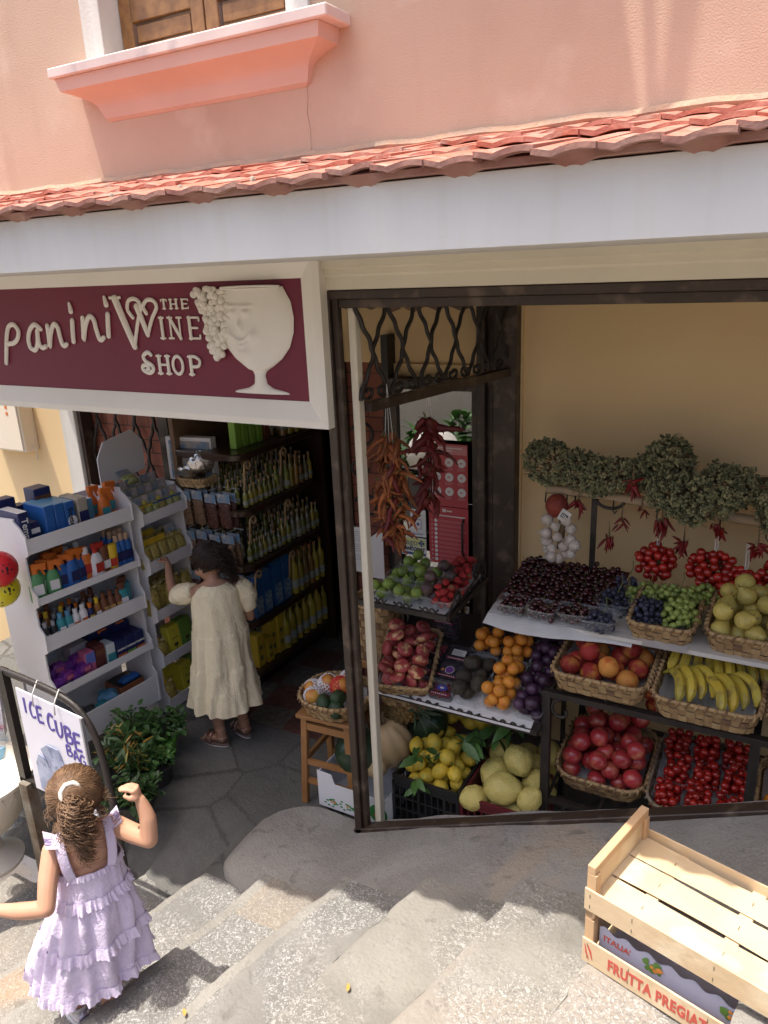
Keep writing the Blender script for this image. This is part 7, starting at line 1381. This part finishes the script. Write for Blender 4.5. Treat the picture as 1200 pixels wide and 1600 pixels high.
# --- girl in the lilac dress on the steps
M_lil = pm('lilac_muslin', (.74, .65, .82), .8, (.70, .60, .79), 20, .35, 160, spec=.2)
g1 = empty('child', (-1.765, 1.180, .0), math.atan2(.85, .53), 'small girl in a tiered lilac ruffle dress seen from behind on the steps', 'person')
m = MB()
T1h = head(m, (0, .005, .845), .87, yaw=-.12, pitch=-.10, roll=-.12)
m.tube([(0, -.005, .70), (0, .0, .80)], [.036, .034], 14); 
m.tube(spline([(0, .0, .30), (0, -.002, .42), (0, 0, .54), (0, .0, .64), (0, .0, .70), (0, 0, .735)], 5), lerps([.080, .078, .080, .082, .064, .032], 26), 20, flat=.78, up=(0, 1, 0)) if False else None
for z, rx, ry in ((.36, .085, .066), (.42, .086, .066), (.48, .084, .064), (.54, .083, .062), (.60, .086, .060), (.65, .090, .056), (.69, .078, .046)): m.ball((0, 0, z), 1, 20, 12, sx=rx, sy=ry, sz=.060)
m.tube([(-.085, .0, .695), (0, 0, .715), (.085, .0, .705)], [.030, .034, .030], 12)
limb(m, [(-.092, .0, .690), (-.120, -.050, .630), (-.138, -.092, .575)], [.031, .029, .025]); limb(m, [(-.138, -.092, .575), (-.205, -.035, .552), (-.268, .028, .535)], [.025, .025, .0165]); fingers(m, (-.268, .028, .535), (-.7, .65, -.1), (-.1, -.1, -1), (.55, .6, 0) if False else (-.5, -.6, .1), .105, .0066, .5)
limb(m, [(.092, .0, .700), (.132, -.085, .712), (.165, -.148, .722)], [.031, .030, .026]); limb(m, [(.165, -.148, .722), (.172, -.135, .785), (.162, -.118, .842)], [.026, .025, .0165]); fingers(m, (.162, -.118, .842), (-.22, .2, 1), (.55, .75, 0), (.8, -.55, .1), .088, .0072, 2.1)
limb(m, [(-.045, 0, .38), (-.080, .01, .22), (-.115, .020, .055)], [.052, .036, .023]); limb(m, [(.045, 0, .38), (.010, -.04, .22), (-.035, -.062, .060)], [.052, .036, .023])
fuse(m, 'body', M_skin, g1)
face(T1h, .87, g1); haircap(T1h, .87, M_hair1, g1)
q = T1h @ Vector((0, -.062, .054)); mm = MB(); mm.tube([q + Vector((.027 * cos(a * pi / 8), -.014 + .010 * sin(a * pi / 8), .027 * sin(a * pi / 8) + .002 * sin(a * 3))) for a in range(17)], .0075, 8, closed=False); mm.obj('hair_tie', flat((.72, .66, .58), .6), g1, smooth=True)
qx, qy, qz = q
curls(g1, M_hair1, [((qx, qy - .01, qz), (qx - .01, qy - .075, qz - .02), (qx + .0, qy - .052, qz - .12), .022), ((qx, qy - .01, qz), (qx + .02, qy - .075, qz - .04), (qx + .025, qy - .045, qz - .155), .020), ((qx, qy, qz + .005), (qx - .02, qy - .065, qz - .03), (qx - .02, qy - .048, qz - .12), .020), ((qx, qy, qz), (qx + .01, qy - .05, qz - .10), (qx + .012, qy - .035, qz - .22), .010)], 3, 330, cr=.016, turns=5, r=.0014, name='ponytail')
curls(g1, M_hair1, [(tuple(T1h @ Vector((x * .86, y * .86, z * .86))), tuple(T1h @ Vector((x * .98, y * 1.02, z * .95))), tuple(T1h @ Vector((x * 1.08, y * 1.05 - .01, z * .9 - .035))), .012) for x, y, z in ((-.075, -.02, .0), (.075, -.02, .0), (-.06, -.05, -.035), (.06, -.05, -.035), (.0, -.085, -.03), (-.05, .0, .075), (.05, .0, .075), (0, -.04, .095))], 9, 150, cr=.008, turns=4, r=.0007, name='loose_curls')
combed(T1h, .87, M_hair1, g1, (0, -.062, .054), 1300, 10, r=.0010)
gown('dress', g1, M_lil, [(.615, .093, .070, 0, 0, .02), (.56, .098, .078, -.002, 0, .04), (.525, .104, .084, -.006, -.002, .05), (.50, .110, .09, -.008, -.004, .07), (.44, .130, .108, -.016, -.002, .09), (.372, .148, .120, -.026, .0, .10), (.36, .153, .124, -.030, .0, .11), (.30, .170, .134, -.040, .002, .12), (.238, .184, .144, -.050, .004, .12)], folds=13, seed=4)
ruffle('ruffle', g1, M_lil, .613, .018, .006, 40, 1); ruffle('ruffle', g1, M_lil, .530, .030, .014, 34, 2); ruffle('ruffle', g1, M_lil, .375, .034, .014, 38, 3); ruffle('ruffle', g1, M_lil, .2385, .032, .010, 46, 5)
for k in (-1, 1):
    m = MB(); m.tube(spline([(k * .058, -.062, .612), (k * .066, -.060, .660), (k * .070, -.042, .712), (k * .070, -.004, .738), (k * .068, .040, .700), (k * .060, .060, .620)], 6), .0145, 8, flat=.12, up=(0, 0, 1) if False else None); m.obj('strap', M_lil, g1, smooth=True)
    m = MB(); m.sheet(lambda u, v, k=k: (k * (.078 + .030 * v), -.045 + .075 * u + .006 * sin(u * 40) * v, .728 - .012 * abs(u - .5) + .014 * v * (1 + .5 * sin(u * 34))), 50, 4); m.obj('shoulder_frill', M_lil, g1, smooth=True)
M_shoe = pm('iridescent_silver_shoe', (.62, .66, .74), .28, (.70, .60, .74), 9, metal=.6, c3=(.45, .62, .78), s3=7)
def sneaker(loc, rz):
    e = bpy.data.objects.new('shoe', None); col.objects.link(e); e.parent = g1; e.location = loc; e.rotation_euler = (0, 0, rz); T = Matrix()
    m = MB(); m.add([(0, 0, 0)], []); P = spline([(0, -.062, .030), (0, -.04, .036), (0, .0, .034), (0, .04, .024), (0, .072, .018)], 4); m = MB(); m.tube(P, lerps([.020, .028, .027, .027, .014], len(P)), 14, flat=.95, up=(0, 0, 1)); m.tube([(0, -.038, .03), (0, -.040, .070)], [.027, .024], 12); m.obj('upper', M_shoe, e, smooth=50)
    m = MB(); m.prism([(.030 * cos(a * pi / 10) * (1 if sin(a * pi / 10) > 0 else .92), .076 * sin(a * pi / 10)) for a in range(20)], .0, .018, 'z'); m.obj('sole', flat((.66, .66, .70), .5), e, bevel=.003)
    m = MB(); [m.tube([(-.016, -.005 + .014 * k, .060 - .009 * k), (0, -.003 + .014 * k, .066 - .009 * k), (.016, -.005 + .014 * k, .060 - .009 * k)], .0025, 5) for k in range(3)]; m.obj('laces', M_pap, e)
    m = MB(); m.tube([(.026 * cos(a * pi / 6), -.040 + .024 * sin(a * pi / 6), .072) for a in range(12)], .006, 8, closed=True); m.obj('sock', M_pap, e, smooth=True)
sneaker((-.052, -.052, .006), 1.15); sneaker((-.125, .045, .006), .3)
# --- girl in the cream dress at the pasta unit
M_crm = pm('cream_crinkle_cotton', (.84, .75, .53), .85, (.79, .69, .48), 14, .5, 120, spec=.15)
rz2 = R(49)
g2 = empty('child', (-2.405, 2.545, 0), rz2, 'older girl in a cream puff sleeve dress reaching for the pasta bags inside the entrance', 'person')
m = MB()
T2h = head(m, (-.012, .035, .985), .90, yaw=.75, pitch=-.30, roll=0)
m.tube([(0, -.005, .86), (-.006, .022, .94)], [.034, .033], 14)
for z, rx, ry in ((.50, .10, .078), (.58, .095, .070), (.66, .090, .066), (.74, .096, .066), (.80, .104, .062), (.845, .088, .050)): m.ball((0, 0, z), 1, 20, 12, sx=rx, sy=ry, sz=.065)
m.tube([(-.10, .0, .850), (0, 0, .872), (.10, .0, .850)], [.030, .036, .030], 12)
limb(m, [(-.112, .0, .850), (-.155, .070, .812), (-.190, .135, .790)], [.032, .028, .024]); limb(m, [(-.190, .135, .790), (-.192, .225, .850), (-.190, .310, .905)], [.024, .023, .016]); fingers(m, (-.190, .310, .905), (-.15, 1, .25), (.9, .1, -.2), (.2, -.1, 1), .115, .0068, .75)
limb(m, [(.112, .0, .850), (.145, .0, .75), (.158, .015, .665)], [.032, .028, .024]); limb(m, [(.158, .015, .665), (.14, .09, .65), (.10, .16, .67)], [.024, .022, .016]); fingers(m, (.10, .16, .67), (-.6, .8, .1), (0, .1, -1), (.8, .6, 0), .11, .0066, .8)
limb(m, [(-.055, .0, .50), (-.060, .010, .28), (-.062, -.012, .065)], [.062, .042, .024]); limb(m, [(.055, .0, .50), (.062, .030, .28), (.065, .020, .065)], [.062, .042, .024])
for x, y, a in ((-.066, -.018, .75), (.066, .018, .35)):  # feet
    T = TR((x, y, 0), rz=a); m.T = T; m.tube(spline([(0, -.035, .034), (0, .0, .040), (0, .05, .028), (0, .085, .020)], 4), lerps([.024, .026, .024, .018], 13), 12, flat=.75, up=(0, 0, 1)); m.tube([(0, -.012, .03), (0, -.012, .10)], [.026, .024], 12)
    for k in range(5): m.tube([(-.022 + .011 * k, .075, .020), (-.024 + .012 * k, .108 - .003 * k * k * .5, .017)], [.0075, .0062], 8); m.ball((-.024 + .012 * k, .108 - .0015 * k * k, .017), .0064, 8, 6)
    m.T = Matrix()
fuse(m, 'body', M_skin2, g2); face(T2h, .90, g2); haircap(T2h, .90, M_hair2, g2, seed=4)
q = T2h @ Vector((0, -.053, .073)); mm = MB(); mm.tube([q + Vector((.018 * cos(a * pi / 6), .018 * sin(a * pi / 6), .0)) for a in range(12)], .007, 8, closed=True); mm.obj('hair_tie', flat((.62, .30, .42), .5), g2, smooth=True); qx, qy, qz = q
curls(g2, M_hair2, [((qx, qy, qz), (qx + .06, qy - .05, qz + .03), (qx + .085, qy - .030, qz - .12), .020), ((qx, qy, qz), (qx + .07, qy - .03, qz - .02), (qx + .085, qy - .035, qz - .20), .018), ((qx, qy, qz), (qx + .03, qy - .07, qz + .01), (qx + .05, qy - .045, qz - .13), .022), ((qx, qy, qz), (qx + .04, qy - .05, qz - .06), (qx + .03, qy - .03, qz - .10), .024)], 13, 420, cr=.012, turns=5, r=.0014, name='ponytail')
combed(T2h, .90, M_hair2, g2, (0, -.053, .073), 1000, 14, r=.0012)
gown('dress', g2, M_crm, [(.885, .060, .050, 0, -.005, 0), (.870, .092, .062, 0, -.004, .0), (.845, .122, .072, 0, -.004, .01), (.78, .122, .084, 0, 0, .02), (.70, .125, .090, 0, 0, .025), (.64, .130, .096, 0, 0, .04), (.635, .134, .100, 0, 0, .05), (.54, .138, .105, -.004, 0, .06), (.455, .146, .113, -.006, 0, .07), (.45, .151, .118, -.006, 0, .09), (.35, .162, .130, -.010, 0, .10), (.325, .168, .135, -.010, 0, .11), (.225, .182, .150, -.014, 0, .12)], folds=9, seed=9, rows=90)
for z in (.640, .453, .330): ruffle('tier_seam', g2, M_crm, z, .007, .0022, 70, int(z * 100))
for k, pts in ((-1, [(-.098, .0, .862), (-.130, .028, .845), (-.165, .082, .815), (-.182, .118, .798)]), (1, [(.098, .0, .862), (.134, .0, .830), (.152, .003, .770), (.158, .008, .715)])):
    m = MB(); P = spline(pts, 14); N_ = len(P); m.tube(P, [r_ * (1 + .06 * sin(i * 2.3)) for i, r_ in enumerate(lerps([.036, .046, .052, .044, .032], N_))], 40); m.v = [tuple(Vector(p) + Vector(noise.noise_vector(Vector(p) * 22)) * .007 + Vector(noise.noise_vector(Vector(p) * 60)) * .0025) for p in m.v]; o = m.obj('puff_sleeve', M_crm, g2, smooth=True)
M_cop = pm('rose_gold_leather', (.55, .36, .30), .25, metal=.7); M_cork2 = flat((.14, .09, .07), .7)
for x, y, a in ((-.066, -.018, .75), (.066, .018, .35)):
    e = bpy.data.objects.new('sandal', None); col.objects.link(e); e.parent = g2; e.location = (x, y, .0); e.rotation_euler = (0, 0, a)
    m = MB(); m.prism([(.034 * cos(t * pi / 10) * (1 if sin(t * pi / 10) > -.2 else .85), .034 + .090 * sin(t * pi / 10)) for t in range(20)], .002, .015, 'z'); m.obj('sole', M_cork2, e, bevel=.003); m = MB(); m.prism([(.033 * cos(t * pi / 10), .034 + .089 * sin(t * pi / 10)) for t in range(20)], .0, .0045, 'z'); m.obj('tread', M_pap, e)
    for yy, hh in ((.075, .034), (.038, .050)): m = MB(); m.tube([(.031 * cos(t * pi / 8), yy, .012 + hh * sin(t * pi / 8)) for t in range(9)], .0135, 8, flat=.16, up=(0, 1, 0)); m.obj('strap', M_cop, e, smooth=True)
    m = MB(); m.tube([(.028 * cos(t * pi / 7 - pi) * 1, -.012 + .030 * sin(t * pi / 7 - pi), .052) for t in range(8)], .006, 6, flat=.5); m.obj('heel_strap', M_cop, e, smooth=True)
